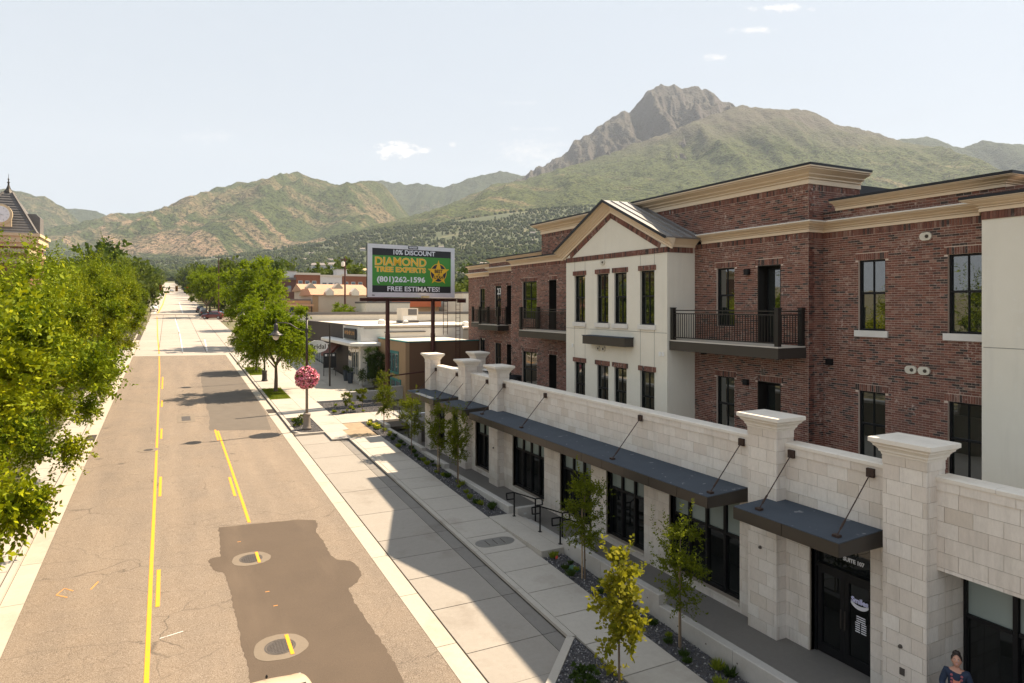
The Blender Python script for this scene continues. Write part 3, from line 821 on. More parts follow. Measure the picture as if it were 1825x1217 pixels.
def cells(mb, fn, s0, s1, z0, z1, holes):
    ss = sorted({s0, s1, *[h[i] for h in holes for i in (0, 1) if s0 < h[i] < s1]})
    zs = sorted({z0, z1, *[h[i] for h in holes for i in (2, 3) if z0 < h[i] < z1]})
    for a, b in zip(ss, ss[1:]):
        run = None
        for c, d in zip(zs, zs[1:]):
            if any(h[0] <= a and h[1] >= b and h[2] <= c and h[3] >= d for h in holes): continue
            fn(mb, a, b, c, d)
def brick_wall(axis, pl, s0, s1, z0, z1, holes=(), soldier_top=False, lintels=True, thick=.28, phase=0.0):
    """axis 'X': the wall faces -X at plane x=pl and runs in Y; axis 'Y': faces -Y at plane y=pl and runs in X"""
    if axis == 'X': fn = lambda mb, a, b, c, d: mb.box(pl, pl + thick, a, b, c, d)
    else: fn = lambda mb, a, b, c, d: mb.box(a, b, pl, pl + thick, c, d)
    cells(wall_mb, fn, s0, s1, z0, z1, holes)
    def put(a, b, c, d, pr=PROUD):
        j = random.uniform(-.002, .003)
        if axis == 'X': brick_list.append((pl - pr - j, pl + .03, a, b, c, d))
        else: brick_list.append((a, b, pl - pr - j, pl + .03, c, d))
    blocks = [tuple(h) for h in holes]
    if lintels:
        for h in holes:
            if h[3] > z1 - .3: continue
            s = h[0] - .1; e = h[1] + .1
            s, e = max(s, s0), min(e, s1)
            blocks.append((s, e, h[3], h[3] + .205))
            n = max(2, round((e - s) / .0677)); w = (e - s) / n
            for i in range(n): put(s + i * w + .005, s + (i + 1) * w - .005, h[3] + .004, h[3] + .2)
    zt = z1
    if soldier_top:
        zt = z1 - .205; n = round((s1 - s0) / .0677); w = (s1 - s0) / n
        for i in range(n): put(s0 + i * w + .005, s0 + (i + 1) * w - .005, zt + .008, z1 - .002, PROUD + .004)
    nrow = int((zt - z0) / PH)
    ph = (zt - z0) / nrow
    for r in range(nrow):
        za = z0 + r * ph + .005; zb = z0 + (r + 1) * ph - .005
        cuts = sorted((h[0], h[1]) for h in blocks if h[2] < zb - .004 and h[3] > za + .004)
        spans = []; cur = s0
        for a, b in cuts:
            if a > cur: spans.append((cur, a))
            cur = max(cur, b)
        if cur < s1: spans.append((cur, s1))
        off = phase + (PL / 2 if r % 2 else 0)
        for a, b in spans:
            k0 = math.floor((a - off) / PL); x = off + k0 * PL
            while x < b:
                p, q = max(x + .005, a + .003), min(x + PL - .006, b - .003)
                if q - p > .025: put(p, q, za, zb)
                x += PL

# ---- window and door kit
FR = M['black']
def window(axis, pl, s0, s1, z0, z1, cols=2, meet=.47, rec=.10, parent=B, sill=None, mat='glass', upper=None, label=None):
    def P(a, b, c, d, e, f): return (a, b, c, d, e, f) if axis == 'X' else (c, d, a, b, e, f)
    w = MB().box(*P(pl + rec + .065, pl + rec + .075, s0 + .01, s1 - .01, z0 + .01, z1 - .01)).build('window', M['black'], parent)
    if label: w['label'] = label
    f = .055
    fm = MB()
    fm.box(*P(pl + rec - .03, pl + rec + .05, s0 + .002, s0 + f, z0, z1)).box(*P(pl + rec - .03, pl + rec + .05, s1 - f, s1 - .002, z0, z1))
    fm.box(*P(pl + rec - .03, pl + rec + .05, s0 + f, s1 - f, z1 - f, z1 - .002)).box(*P(pl + rec - .03, pl + rec + .05, s0 + f, s1 - f, z0 + .002, z0 + f))
    fm.build('frame', FR, w)
    zm = z1 - (z1 - z0) * meet
    sh = MB()
    sh.box(*P(pl + rec - .02, pl + rec + .05, s0 + f + .001, s1 - f - .001, zm - .035, zm + .03))
    for i in range(1, cols):
        s = s0 + f + (s1 - s0 - 2 * f) * i / cols
        sh.box(*P(pl + rec - .005, pl + rec + .045, s - .016, s + .016, zm + .031, z1 - f - .001)); sh.box(*P(pl + rec + .01, pl + rec + .05, s - .016, s + .016, z0 + f + .001, zm - .036))
    sh.build('sash', FR, w)
    MB().box(*P(pl + rec + .025, pl + rec + .035, s0 + f - .01, s1 - f + .01, zm + .02, z1 - f + .01)).build('pane', M[upper or mat], w)
    MB().box(*P(pl + rec + .04, pl + rec + .05, s0 + f - .01, s1 - f + .01, z0 + f - .01, zm - .02)).build('pane', M[mat], w)
    if sill:
        MB().box(*P(pl - .07, pl + rec - .035, s0 - .1, s1 + .1, z0 - .19, z0 - .0)).build('sill', M['white_sill'], w)
    return w
def balcony_door(axis, pl, s0, s1, z0, z1, parent=B):
    rec = .42
    def P(a, b, c, d, e, f): return (a, b, c, d, e, f) if axis == 'X' else (c, d, a, b, e, f)
    d_ = MB().box(*P(pl + rec, pl + rec + .05, s0, s1, z0, z1)).build('door', FR, parent)
    MB().box(*P(pl - .005, pl + rec - .002, s1 - .03, s1 - .002, z0, z1)).box(*P(pl - .005, pl + rec - .002, s0 + .002, s0 + .03, z0, z1)).box(*P(pl - .005, pl + rec - .002, s0 + .031, s1 - .031, z1 - .03, z1 - .002)).build('jamb', M['rail'], d_)
    MB().box(*P(pl + rec - .012, pl + rec - .002, s0 + .14, s1 - .14, z0 + .18, z1 - .16)).build('pane', M['glass'], d_)
    MB().box(*P(pl + rec - .06, pl + rec - .013, s0 + .06, s0 + .10, z0 + .95, z0 + 1.1)).build('handle', M['bronze'], d_)
    return d_

Z3T, Z3B, Z2T, Z2B = 10.75, 8.60, 6.75, 4.60
DZ3, DZ2 = 8.08, 4.42
ZB = 4.45            # podium deck
ZC = 11.72           # underside of the main cornice
def rows(y0, y1): return [(y0, y1, Z3B, Z3T), (y0, y1, Z2B, Z2T)]
# R1 recess, x = 19
hR1 = rows(12.89, 13.77) + rows(10.12, 11.08)
brick_wall('X', 19.0, 8.0, 15.03, ZB, ZC, hR1, True)
for h in hR1: window('X', 19.0, *h, sill=h[2] > 8, cols=2, label=None)
brick_wall('X', 19.0, 8.6, 15.03, 12.07, 12.38, (), False)
# B2 bay with balcony, x = 18.3
hB2 = rows(18.2, 19.1) + [(16.12, 17.12, DZ3, Z3T), (16.12, 17.12, DZ2, Z2T)]
brick_wall('X', 18.3, 15.03, 20.27, ZB, ZC, hB2, True)
brick_wall('Y', 15.03, 18.3 + .002, 19.0, ZB, ZC, (), True)
for h in hB2[:2]: window('X', 18.3, *h, cols=2)
for h in hB2[2:]: balcony_door('X', 18.3, *h)
# B3 bay
hB3 = rows(32.95, 34.7) + [(30.8, 31.6, DZ3, Z3T), (30.8, 31.6, DZ2, Z2T)]
brick_wall('X', 18.3, 27.6, 36.1, ZB, ZC, hB3, True)
for h in hB3[:2]: window('X', 18.3, *h, cols=2)
for h in hB3[2:]: balcony_door('X', 18.3, *h)
# B4 and B5, stepping back
hB4 = rows(42.2, 43.2) + [(40.3, 41.3, DZ3, Z3T), (40.3, 41.3, DZ2, Z2T)]
brick_wall('X', 20.6, 36.1, 44.2, ZB, ZC, hB4, True)
for h in hB4[:2]: window('X', 20.6, *h, cols=2)
for h in hB4[2:]: balcony_door('X', 20.6, *h)
hB5 = rows(49.5, 50.5)
brick_wall('X', 22.7, 44.2, 52.8, 2.0, ZC, hB5, True)
for h in hB5: window('X', 22.7, *h, cols=2)
# raised parapet block over the middle
RY0, RY1 = 15.03, 32.4
brick_wall('X', 18.3, RY0, RY1, 12.07, 13.27, (), True)
brick_wall('Y', RY0, 18.3 + .002, 20.8, 12.07, 13.27, (), True)
brick_wall('X', 20.6, 32.4, 44.2, 12.07, 12.38)
brick_wall('X', 22.7, 44.3, 52.8, 12.07, 12.38)
# dark cores behind the walls (rooms and roof)
core = MB()
core.box(19.6, 32, 2, 36.0, .7, 11.9).box(18.9, 19.6, 15.35, 36.0, .7, 11.9).box(17.3, 18.9, 20.6, 27.3, 4.4, 11.5).box(21.2, 32, 36.02, 44.1, .7, 11.9).box(23.3, 32, 44.12, 52.7, .7, 11.9)
core.box(18.55, 32, RY0 + .27, RY1, 11.95, 13.5)
core.box(19.25, 32, 2, 32, 11.95, 12.25).box(20.9, 32, 32.6, 44.1, 11.95, 12.25).box(23.0, 32, 44.4, 52.7, 11.95, 12.25)
core.build('core', M['flashing'], B)

# stucco bays
def stucco_wall(x, y0, y1, z0, z1, holes, thick=.3, stucco_mb=stucco_mb):
    cells(stucco_mb, lambda mb, a, b, c, d: mb.box(x, x + thick, a, b, c, d), y0, y1, z0, z1, holes)
s1y = [(26.4, .44), (24.57, .44), (23.27, .44), (21.47, .44)]
hS1 = [q for c, w in s1y for q in rows(c - w, c + w)]
stucco_wall(16.93, 20.27, 27.6, ZB, 11.39, hS1)
stucco_mb.box(17.231, 18.32, 20.27, 20.56, ZB, 11.39)
for h in hS1:
    window('X', 16.93, *h, sill=True, cols=2)
    n = 16; s, e = h[0] - .1, h[1] + .1; w = (e - s) / n
    for i in range(n): brick_list.append((16.93 - .05, 16.95, s + i * w + .004, s + (i + 1) * w - .004, h[3] + .01, h[3] + .205))
stucco_near = MB()
stucco_wall(18.3, 3.0, 9.84, ZB, ZC - .2, [(5.2, 6.1, Z3B, Z3T), (5.2, 6.1, Z2B, Z2T)], stucco_mb=stucco_near)
for z in ((Z3B, Z3T), (Z2B, Z2T)): window('X', 18.3, 5.2, 6.1, *z, sill=True)
stucco_near.box(18.601, 19.05, 9.55, 9.84, ZB, ZC - .2)
stucco_near.build('stucco_wall', M['stucco'], B)
n = round((9.84 - 3) / .0677); w = (9.84 - 3) / n
for i in range(n): brick_list.append((18.3 - .03, 18.35, 3 + i * w + .004, 3 + (i + 1) * w - .004, ZC - .2, ZC - .003))
wall_mb.box(18.31, 18.6, 3.0, 9.84, ZC - .2, ZC)
# brick band and gable
for i in range(108):
    y = 20.27 + i * .0677
    brick_list.append((16.93 - .035, 16.96, y + .004, y + .0637, 11.40, 11.60))
for i in range(18):
    x = 16.95 + .0 + i * .0677
    brick_list.append((x + .004, x + .0637, 20.27 - .035, 20.30, 11.40, 11.60))
wall_mb.box(16.94, 18.3, 20.28, 27.59, 11.391, 11.61)
GY, GZ, EZ = 23.935, 13.35, 11.61          # gable centre, peak and eaves of the stucco face
stucco_mb.prism([(20.27, 11.611), (27.6, 11.611), (GY, GZ)], 16.93, 17.2, 'YZ')
for sgn in (-1, 1):
    d = Vector((0, sgn * (27.6 - GY), EZ - GZ)); L = d.length; d.normalize(); nrm = Vector((0, d.z * -sgn, d.y * sgn))
    for i in range(int(L / .0677) - 3):
        c = Vector((16.925, GY, GZ)) + d * (i + .7) * .0677 - Vector((0, 0, 0)) - nrm * .115
        m = Matrix((Vector((1, 0, 0)), d, nrm)).transposed().to_4x4(); m.translation = c
        if c.z > 11.68: brick_odd.mbox(m, .07, .059, .2)

def cornice_prof(h, o, flash=True):
    """stepped crown moulding, height h, overhang o"""
    return [(-.02, 0), (.05, 0), (.05, h * .26), (.015, h * .27), (.015, h * .31), (.085, h * .32), (.085, h * .39), (.05, h * .40), (.05, h * .43), (o * .42, h * .54), (o * .42, h * .58), (o * .36, h * .59), (o * .36, h * .62), (o * .74, h * .75), (o * .90, h * .79), (o * .90, h * .83), (o * .82, h * .84), (o * .82, h * .87), (o, h * .88), (o, h), (-.02, h)]
def cornice(path, z, h, o, flash='flashing', extra=.3, lab=None, fh=.055):
    mb = MB().sweep(path, [(a, z + b) for a, b in cornice_prof(h, o)], side=-1)
    c = mb.build('cornice', M['cornice'], B)
    MB().sweep(path, [(o + .012, z + h - .02), (o + .012, z + h + fh), (-extra, z + h + fh), (-extra, z + h + .001), (o - .001, z + h + .001), (o - .001, z + h - .02)], side=-1).build('flashing', M[flash], c)
    return c
# main band cornice
cornice([(18.3, 3.0), (18.3, 9.84), (19.3, 9.84)], ZC, .33, .36, 'flashing', .9)
cornice([(19.0, 10.25), (19.0, 15.03), (18.3, 15.03), (18.3, 19.86)], ZC, .33, .34, 'white_sill', .0, fh=.012)
cornice([(18.3, 28.02), (18.3, 36.1), (20.5, 36.1)][:2], ZC, .33, .34, 'flashing', .2)
cornice([(20.6, 36.2), (20.6, 44.2)], ZC, .33, .34, 'white_sill', .0, fh=.012)
cornice([(22.7, 44.6), (22.7, 52.8)], ZC, .33, .34, 'white_sill', .0, fh=.012)
# parapet cornices
cornice([(20.8, RY0), (18.3, RY0), (18.3, RY1), (20.6, RY1)][::1], 13.27, .52, .46, 'flashing', .35) if False else None
mbp = [(20.8, RY0), (18.3, RY0), (18.3, RY1), (20.8, RY1)]
def cornice2(path, z, h, o, extra=.35, fh=.055):
    c = MB().sweep(path, [(a, z + b) for a, b in cornice_prof(h, o)], side=-1).build('cornice', M['cornice'], B)
    MB().sweep(path, [(o + .012, z + h - .02), (o + .012, z + h + fh), (-extra, z + h + fh), (-extra, z + h + .001), (o - .001, z + h + .001), (o - .001, z + h - .02)], side=-1).build('flashing', M['flashing'], c)
cornice2(mbp, 13.27, .52, .46)
cornice2([(20.5, 9.28 + .4), (19.0, 9.28 + .4), (19.0, 14.55)], 12.38, .29, .36)
cornice2([(20.6, 32.95), (20.6, 44.0), (22.6, 44.0)][:2], 12.38, .29, .36)
cornice2([(23.5, 44.9), (22.7, 44.9), (22.7, 52.8)], 12.38, .29, .36)

# gable cornice (raking) and seamed metal roof
rk = [(20.27 - .36, 11.62), (GY, GZ + .13), (27.6 + .36, 11.62)]
rp = [(a, b) for a, b in ((-.12, 16.93), (-.12, 16.86), (-.04, 16.86), (-.035, 16.89), (-.01, 16.89), (0, 16.82), (.04, 16.82), (.045, 16.85), (.065, 16.85), (.10, 16.73), (.125, 16.73), (.13, 16.77), (.15, 16.77), (.2, 16.62), (.22, 16.62), (.225, 16.66), (.245, 16.66), (.26, 16.53), (.30, 16.53), (.30, 16.93))]
MB().sweep(rk, rp, side=-1, plane='YZ').build('cornice', M['cornice'], B)
# horizontal return of that cornice on the side wall
for y0, sg in ((20.27, -1), (27.6, 1)):
    path = [(18.3, y0), (16.93, y0)] if sg < 0 else [(16.93, y0), (18.3, y0)]
    MB().sweep(path, [(-.02, 11.61), (.03, 11.61), (.05, 11.7), (.14, 11.78), (.24, 11.86), (.30, 11.90), (.30, 11.93), (-.02, 11.93)], side=-1).build('cornice', M['cornice'], B)
roof = thing_roof = None
slope = [(20.27 - .46, 11.62 + .27), (GY, GZ + .46), (27.6 + .46, 11.62 + .27)]
rf = MB().sweep(slope, [(0, 16.47), (.05, 16.47), (.05, 18.29), (0, 18.29)], side=-1, plane='YZ').build('gable_roof', M['steel_roof'], B)
MB().sweep(slope, [(-.03, 16.44), (.075, 16.44), (.075, 16.468), (-.03, 16.468)], side=-1, plane='YZ').build('edge_trim', M['flashing'], rf)
for sgn, (ya, za) in ((-1, slope[0]), (1, slope[2])):
    d = Vector((0, GY - ya, GZ + .46 - za)); L = d.length; d.normalize()
    nrm = Vector((0, -d.z, d.y)) if d.y > 0 else Vector((0, d.z, -d.y))
    for x in (16.85, 17.3, 17.75, 18.2):
        p0 = Vector((x, ya, za)) + nrm * .07; p1 = Vector((x, GY, GZ + .46)) + nrm * .07
        MB().bar(p0, p1 - d * .08, .02, .045).build('seam_rib', M['steel_roof'], rf)

# balconies
def balcony(x0, x1, y0, y1, label, left_return=True, right_return=True, zf=8.06, pitch=.118):
    b = MB().box(x0 + .02, x1 - .015, y0 + .02, y1 - .02, zf - .05, zf - .005).build('balcony', M['membrane'], B)
    b['label'] = label
    fa = MB().box(x0, x0 + .06, y0, y1, zf - .39, zf - .055)
    if right_return: fa.box(x0 + .061, x1 - .015, y0, y0 + .06, zf - .39, zf - .055)
    if left_return: fa.box(x0 + .061, x1 - .015, y1 - .06, y1, zf - .39, zf - .055)
    fa.build('fascia', M['bronze'], b)
    MB().box(x0 - .015, x1 - .014, y0 - .015, y1 + .015, zf - .054, zf - .046).build('edge_trim', M['rust'], b)
    xr = x0 + .1
    def post(x, y, h=1.2): MB().box(x - .075, x + .075, y - .075, y + .075, zf, zf + h).box(x - .09, x + .09, y - .09, y + .09, zf + h, zf + h + .03).build('post', M['rail'], b)
    posts = [(xr, y0 + .1), (xr, y1 - .1)]
    if y1 - y0 > 3.6 and label: posts += []
    for p in posts: post(*p)
    if right_return: post(x1 - .12, y0 + .1)
    if left_return and x1 - x0 > .8: post(x1 - .12, y1 - .1)
    rl = MB()
    for z in (1.12, 1.0, .1):
        rl.box(xr - .025, xr + .025, y0 + .176, y1 - .176, zf + z - .02, zf + z + .02)
        if right_return: rl.box(xr + .076, x1 - .196, y0 + .075, y0 + .125, zf + z - .02, zf + z + .02)
        if left_return: rl.box(xr + .076, x1 - .196, y1 - .125, y1 - .075, zf + z - .02, zf + z + .02)
    rl.build('rail', M['rail'], b)
    me = MB().box(-.011, .011, -.011, .011, .121, .979).mesh('baluster', M['rail'])
    n = int((y1 - y0 - .4) / pitch)
    for i in range(n):
        o = link('baluster', me, b); o.location = (xr, y0 + .2 + (i + .5) * (y1 - y0 - .4) / n, zf)
    for on, yy_ in ((right_return, y0 + .1), (left_return, y1 - .1)):
        if on:
            m_ = int((x1 - .2 - xr - .08) / pitch)
            for i in range(m_):
                o = link('baluster', me, b); o.location = (xr + .1 + (i + .5) * (x1 - .3 - xr) / max(m_, 1), yy_, zf)
    return b
balcony(17.02, 18.3, 15.1, 20.25, 'widest balcony, dark railing beside the stucco gable bay', left_return=False)
balcony(17.02, 18.3, 27.62, 32.7, 'middle balcony tucked behind the gable bay', right_return=False)
balcony(19.75, 20.6, 41.0, 44.2, 'far balcony, nearer section')
balcony(21.85, 22.7, 44.25, 50.3, 'far balcony, set back section')
# small flat awning on the stucco bay
aw = MB().box(16.49, 16.925, 22.36, 25.5, 7.67, 8.03).build('flat_awning', M['bronze'], B)
MB().box(16.46, 16.926, 22.33, 25.53, 8.031, 8.06).build('top_sheet', M['canopy_top'], aw)

# vents, lights and plates on the walls
M['vent'] = plain('vent_plastic', (.60, .55, .45), .5)
def vent(x, y, z, two=False):
    for q in ([y - .19, y + .19] if two else [y]):
        pts = [((.055 if math.cos(a) > 0 else -.055) + .115 * math.cos(a), .115 * math.sin(a)) for a in [i * math.pi / 8 + .01 for i in range(16)]]
        v = MB().prism([(q + p, z + r_) for p, r_ in pts], x - .07, x - .013, 'YZ').build('vent_cover', M['vent'], B)
        MB().lathe([(.05, x - .085), (.05, x - .071)], (0, q - .04, z), 12, 'X').build('outlet', M['joint'], v)
vent(19.0, 11.66, 11.3); vent(19.0, 11.9, 7.52, True); vent(16.95, 24.55, 11.25); vent(16.95, 24.7, 7.47, True)
def wall_light(x, y, z): MB().box(x - .13, x - .013, y - .1, y + .1, z - .1, z + .1).build('wall_light', M['black'], B)
for x, y, z in ((18.3, 17.55, 10.55), (18.3, 17.6, 6.65), (18.3, 29.1, 10.55), (18.3, 29.1, 6.6), (19.0, 14.75, 7.55), (18.3, 8.1, 6.9), (18.3, 19.7, 7.6)): wall_light(x, y, z)
for y in (20.5, 20.68, 27.0): MB().box(16.90, 16.928, y - .06, y + .06, 7.42, 7.58).build('wall_plate', M['white'], B)
# stucco reveal joints
sj = MB()
for y in (21.03, 21.91, 26.84, 25.96): sj.box(16.926, 16.93, y - .008, y + .008, ZB, 11.39)
sj.box(16.9255, 16.93, 20.28, 27.6, 8.30, 8.316)
sj.box(18.2955, 18.3, 3.0, 9.8, 8.3, 8.316)
M['reveal'] = plain('reveal_joint', (.25, .235, .2), .9)
sj.build('reveal_joint', M['reveal'], B)
# reflected number in a far window, put on the pane as white lettering
nb = text_mesh('23', .62, M['white'], .01)
o = link('number', nb, B); o.location = (20.6 + .09, 42.7, 10.35); o.rotation_euler = (R(90), 0, R(-90))

wall_mb.build('wall', M['mortar'], B); stucco_mb.build('stucco_wall', M['stucco'], B)
# ---- the bricks: the 300 that show largest are single pieces, the rest one mass
ba = np.array(brick_list)
cen = np.stack([(ba[:, 0] + ba[:, 1]) / 2, (ba[:, 2] + ba[:, 3]) / 2, (ba[:, 4] + ba[:, 5]) / 2], 1)
zc = cen[:, 0] * .4531 + cen[:, 1] * .8915
un = (cen[:, 0] * .8915 - cen[:, 1] * .4531) / zc * 1205 + 912.5
vis = (cen[:, 2] > 6.2) & (un < 1815) & (cen[:, 2] < 12.0) & (ba[:, 3] - ba[:, 2] > .15)
vis &= ~((cen[:, 0] > 18.8) & (cen[:, 1] < 10.3))
order = np.argsort(np.where(vis, zc, 1e9))[:300]
for i in order: piece('brick', ba[i], M['brick'], B)
rest = np.ones(len(ba), bool); rest[order] = False
stuff(link('brickwork', boxes_mesh('brickwork', ba[rest], M['brick']), B))
stuff(brick_odd.build('brickwork', M['brick'], B))

# ================================================================== STONE BASE
ST = []              # stone blocks
stone_wall = MB()
RH = .32
Z0, ZW = .70, 5.50
HEAD = 3.82
opens = [(10.1, 11.75, .7, HEAD), (14.08, 17.1, .95, HEAD), (18.38, 20.6, .95, HEAD), (21.6, 23.9, .95, HEAD), (25.2, 28.2, .95, HEAD), (30.15, 32.5, .95, HEAD), (34.1, 35.7, .95, HEAD), (36.9, 38.2, .95, HEAD), (3.6, 8.6, .7, HEAD)]
XW = 14.35
cells(stone_wall, lambda mb, a, b, c, d: mb.box(XW + .012, XW + .45, a, b, c, d), 2.0, 39.3, Z0, 5.70, opens)
def lay_stone(y0, y1, z0, z1, holes, x=XW, bl=.56, off=0):
    n = round((z1 - z0) / RH); rh = (z1 - z0) / n
    for r in range(n):
        za, zb = z0 + r * rh + .004, z0 + (r + 1) * rh - .004
        sp = [(y0, y1)]
        if holes:
            top = max(za, z0)
            cuts = sorted((h[0], h[1], h[3], h[2]) for h in holes if h[2] < zb - .02 and h[3] > za + .02)
            sp = []; cur = y0
            for a, b, ht, hb in cuts:
                if a > cur: sp.append((cur, a, za, zb))
                if ht < zb - .02: sp.append((a, b, ht + .004, zb))
                if hb > za + .02: sp.append((a, b, za, hb - .004))
                cur = max(cur, b)
            if cur < y1: sp.append((cur, y1, za, zb))
        else: sp = [(y0, y1, za, zb)]
        o = off + (bl / 2 if r % 2 else 0)
        for a, b, c, d in sp:
            x0_ = o + math.floor((a - o) / bl) * bl
            while x0_ < b:
                p, q = max(x0_ + .004, a + .002), min(x0_ + bl - .004, b - .002)
                if q - p > .03: ST.append((x, x + .06, p, q, c, d))
                x0_ += bl
for a, b in ((2.0, 8.6), (9.56, 12.5), (13.44, 29.1), (30.0, 33.0), (33.96, 38.35)):
    lay_stone(a, b, Z0, ZW, [h for h in opens if h[1] > a and h[0] < b], off=a)
    y = a
    while y < b - .05:                                      # frieze course and coping stones
        e = min(y + 1.02, b)
        ST.append((XW - .025, XW + .05, y + .004, e - .004, ZW + .004, 5.695))
        y = e
# reveals of the openings
for a, b, c, d in opens[:-1]:
    stone_wall.box(XW + .061, XW + .30, b, b + .02, c, d)
cap_mb = []
def coping(y0, y1):
    y = y0
    while y < y1 - .05:
        e = min(y + 1.36, y1)
        mb = MB().prism([(XW - .05, 5.70), (XW - .05, 5.775), (XW + .0, 5.80), (XW + .42, 5.80), (XW + .45, 5.775), (XW + .45, 5.70)], y + .003, e - .003, 'XZ')
        mb.build('coping_stone', M['cap'], B); y = e
for a, b in ((2.0, 8.6), (9.56, 12.48), (13.44, 29.1), (30.0, 33.0), (33.96, 38.35)): coping(a, b)

def pillar(y0, x0=14.0, w=.97, dep=.63, extra=0):
    """cast stone pier: alternating long and short stones, moulded cap"""
    core_ = MB().box(x0 + .012, x0 + dep - .012, y0 + .012, y0 + w - .012, Z0, 6.10)
    core_.build('pier_core', M['stone_joint'], B)
    nr = 16; rh = (5.90 - Z0) / nr
    rowsz = [(Z0 + i * rh, Z0 + (i + 1) * rh) for i in range(nr)] + [(5.90, 6.10)]
    for i, (za, zb) in enumerate(rowsz):
        cut = [0, .085, .59, w] if i % 2 else [0, .33, .885, w]
        if i == nr: cut = [0, .45, w]
        pr = .012 if i == nr else 0
        for a, b in zip(cut, cut[1:]): ST.append((x0 - pr, x0 + .06, y0 + a + .004 - (pr if a == 0 else 0), y0 + b - .004 + (pr if b == w else 0), za + .004, zb - .004))
        sc_ = [.06, .40, dep] if i % 2 else [.06, .12, dep]
        for a, b in zip(sc_, sc_[1:]):
            ST.append((x0 + a + .004, x0 + b - .004, y0 - pr, y0 + .06, za + .004, zb - .004))
            ST.append((x0 + a + .004, x0 + b - .004, y0 + w - .06, y0 + w + pr, za + .004, zb - .004))
    c = thing_cap(y0, x0, w, dep)
def thing_cap(y0, x0, w, dep, z=6.10):
    prof = [(0, 0), (.02, .0), (.03, .05), (.06, .07), (.065, .11), (.10, .16), (.14, .19), (.145, .22), (.19, .26), (.21, .27), (.21, .36)]
    mb = MB()
    n = len(prof); o = 0
    for e, h in prof:
        mb.v += [(x0 - e, y0 - e, z + h), (x0 + dep + e, y0 - e, z + h), (x0 + dep + e, y0 + w + e, z + h), (x0 - e, y0 + w + e, z + h)]
    for i in range(n - 1):
        for j in range(4):
            k2 = (j + 1) % 4; mb.f.append((i * 4 + j, i * 4 + k2, (i + 1) * 4 + k2, (i + 1) * 4 + j))
    mb.f.append((3, 2, 1, 0)); t_ = (n - 1) * 4
    mb.v += [(x0 - .19, y0 - .19, z + .372), (x0 + dep + .19, y0 - .19, z + .372), (x0 + dep + .19, y0 + w + .19, z + .372), (x0 - .19, y0 + w + .19, z + .372)]
    for j in range(4): mb.f.append((t_ + j, t_ + (j + 1) % 4, t_ + 4 + (j + 1) % 4, t_ + 4 + j))
    mb.f.append((t_ + 4, t_ + 5, t_ + 6, t_ + 7))
    mb.build('pier_cap', M['cap'], B)
for y in (8.59, 12.47, 29.08, 32.99, 38.33): pillar(y)
pillar(38.33, 17.0)
stone_wall.box(14.62, 17.0, 38.9, 39.2, Z0, 5.45)
MB().box(14.64, 16.99, 38.85, 39.25, 5.451, 5.55).build('coping_stone', M['cap'], B)
stone_wall.box(14.70, 15.5, 8.62, 8.85, Z0, 3.99)
for r_i in range(10):
    za = Z0 + r_i * .325; cut_ = [14.64, 14.9, 15.45] if r_i % 2 else [14.64, 15.2, 15.45]
    for a, b in zip(cut_, cut_[1:]): ST.append((a + .004, b - .004, 8.59, 8.66, za + .004, min(za + .321, 3.99)))
# podium deck and parapet back
stone_wall.box(XW + .46, 23, 2, 38.8, 4.0, ZB - .02)
stone_wall.build('stone_backing', M['stone_joint'], B)
MB().box(XW + .47, 22.6, 2.1, 38.7, ZB - .019, ZB + .002).build('roof_deck', M['membrane'], B)  # hidden deck given a pale colour to bounce light onto the walls
sa = np.array(ST)
cen = np.stack([(sa[:, 0] + sa[:, 1]) / 2, (sa[:, 2] + sa[:, 3]) / 2, (sa[:, 4] + sa[:, 5]) / 2], 1)
zc = cen[:, 0] * .4531 + cen[:, 1] * .8915
un = (cen[:, 0] * .8915 - cen[:, 1] * .4531) / zc * 1205 + 912.5; vn = 545 + 1205 * (9.35 - cen[:, 2]) / zc
area = (sa[:, 3] - sa[:, 2]) * (sa[:, 5] - sa[:, 4]) * ((sa[:, 1] - sa[:, 0]) < .09)
vis = (un < 1815) & (vn < 1205) & (zc > 6) & (area > .03)
order = np.argsort(np.where(vis, zc, 1e9))[:300]
for i in order: piece('stone_block', sa[i], M['stone'], B)
rest = np.ones(len(sa), bool); rest[order] = False
stuff(link('stonework', boxes_mesh('stonework', sa[rest], M['stone']), B))

# ---- shop fronts
def shopfront(y0, y1, z0, z1, n, pale=1, XW=XW):
    w = MB().box(XW + .30, XW + .31, y0 - .02, y1 + .02, z0, z1).build('shop_window', M['black'], B)
    fm = MB(); x0, x1 = XW + .17, XW + .29
    for i in range(n + 1):
        y = y0 + (y1 - y0) * i / n; h = .045 if 0 < i < n else .06
        fm.box(x0, x1, max(y - h, y0 + .001), min(y + h, y1 - .001), z0, z1 - .001)
    fm.build('mullion', FR, w)
    tz = 2.70
    for i in range(n):
        tr = MB()
        a, b = y0 + (y1 - y0) * i / n + .061, y0 + (y1 - y0) * (i + 1) / n - .061
        tr.box(x0 + .01, x1, a, b, tz - .04, tz + .04); tr.box(x0 + .01, x1, a, b, z0, z0 + .1); tr.box(x0 + .01, x1, a, b, z1 - .06, z1 - .002)
        MB().box(x1 - .04, x1 - .03, a, b, tz + .04, z1 - .06).build('transom_pane', M['pale_pane'], w)
        MB().box(x1 - .04, x1 - .03, a, b, z0 + .1, tz - .04).build('pane', M['shop_glass'], w)
        tr.build('transom', FR, w)
    if z0 > .8:
        MB().box(XW - .05, XW + .165, y0 + .003, y1 - .003, z0 - .06, z0 - .003).build('sill', M['stone'], w)
    return w
for (y0, y1, z0, z1), n in zip(opens[1:8], (4, 3, 3, 4, 3, 2, 2)): shopfront(y0, y1, z0, z1, n)
shopfront(3.6, 8.58, .7, HEAD, 5, XW=15.1)
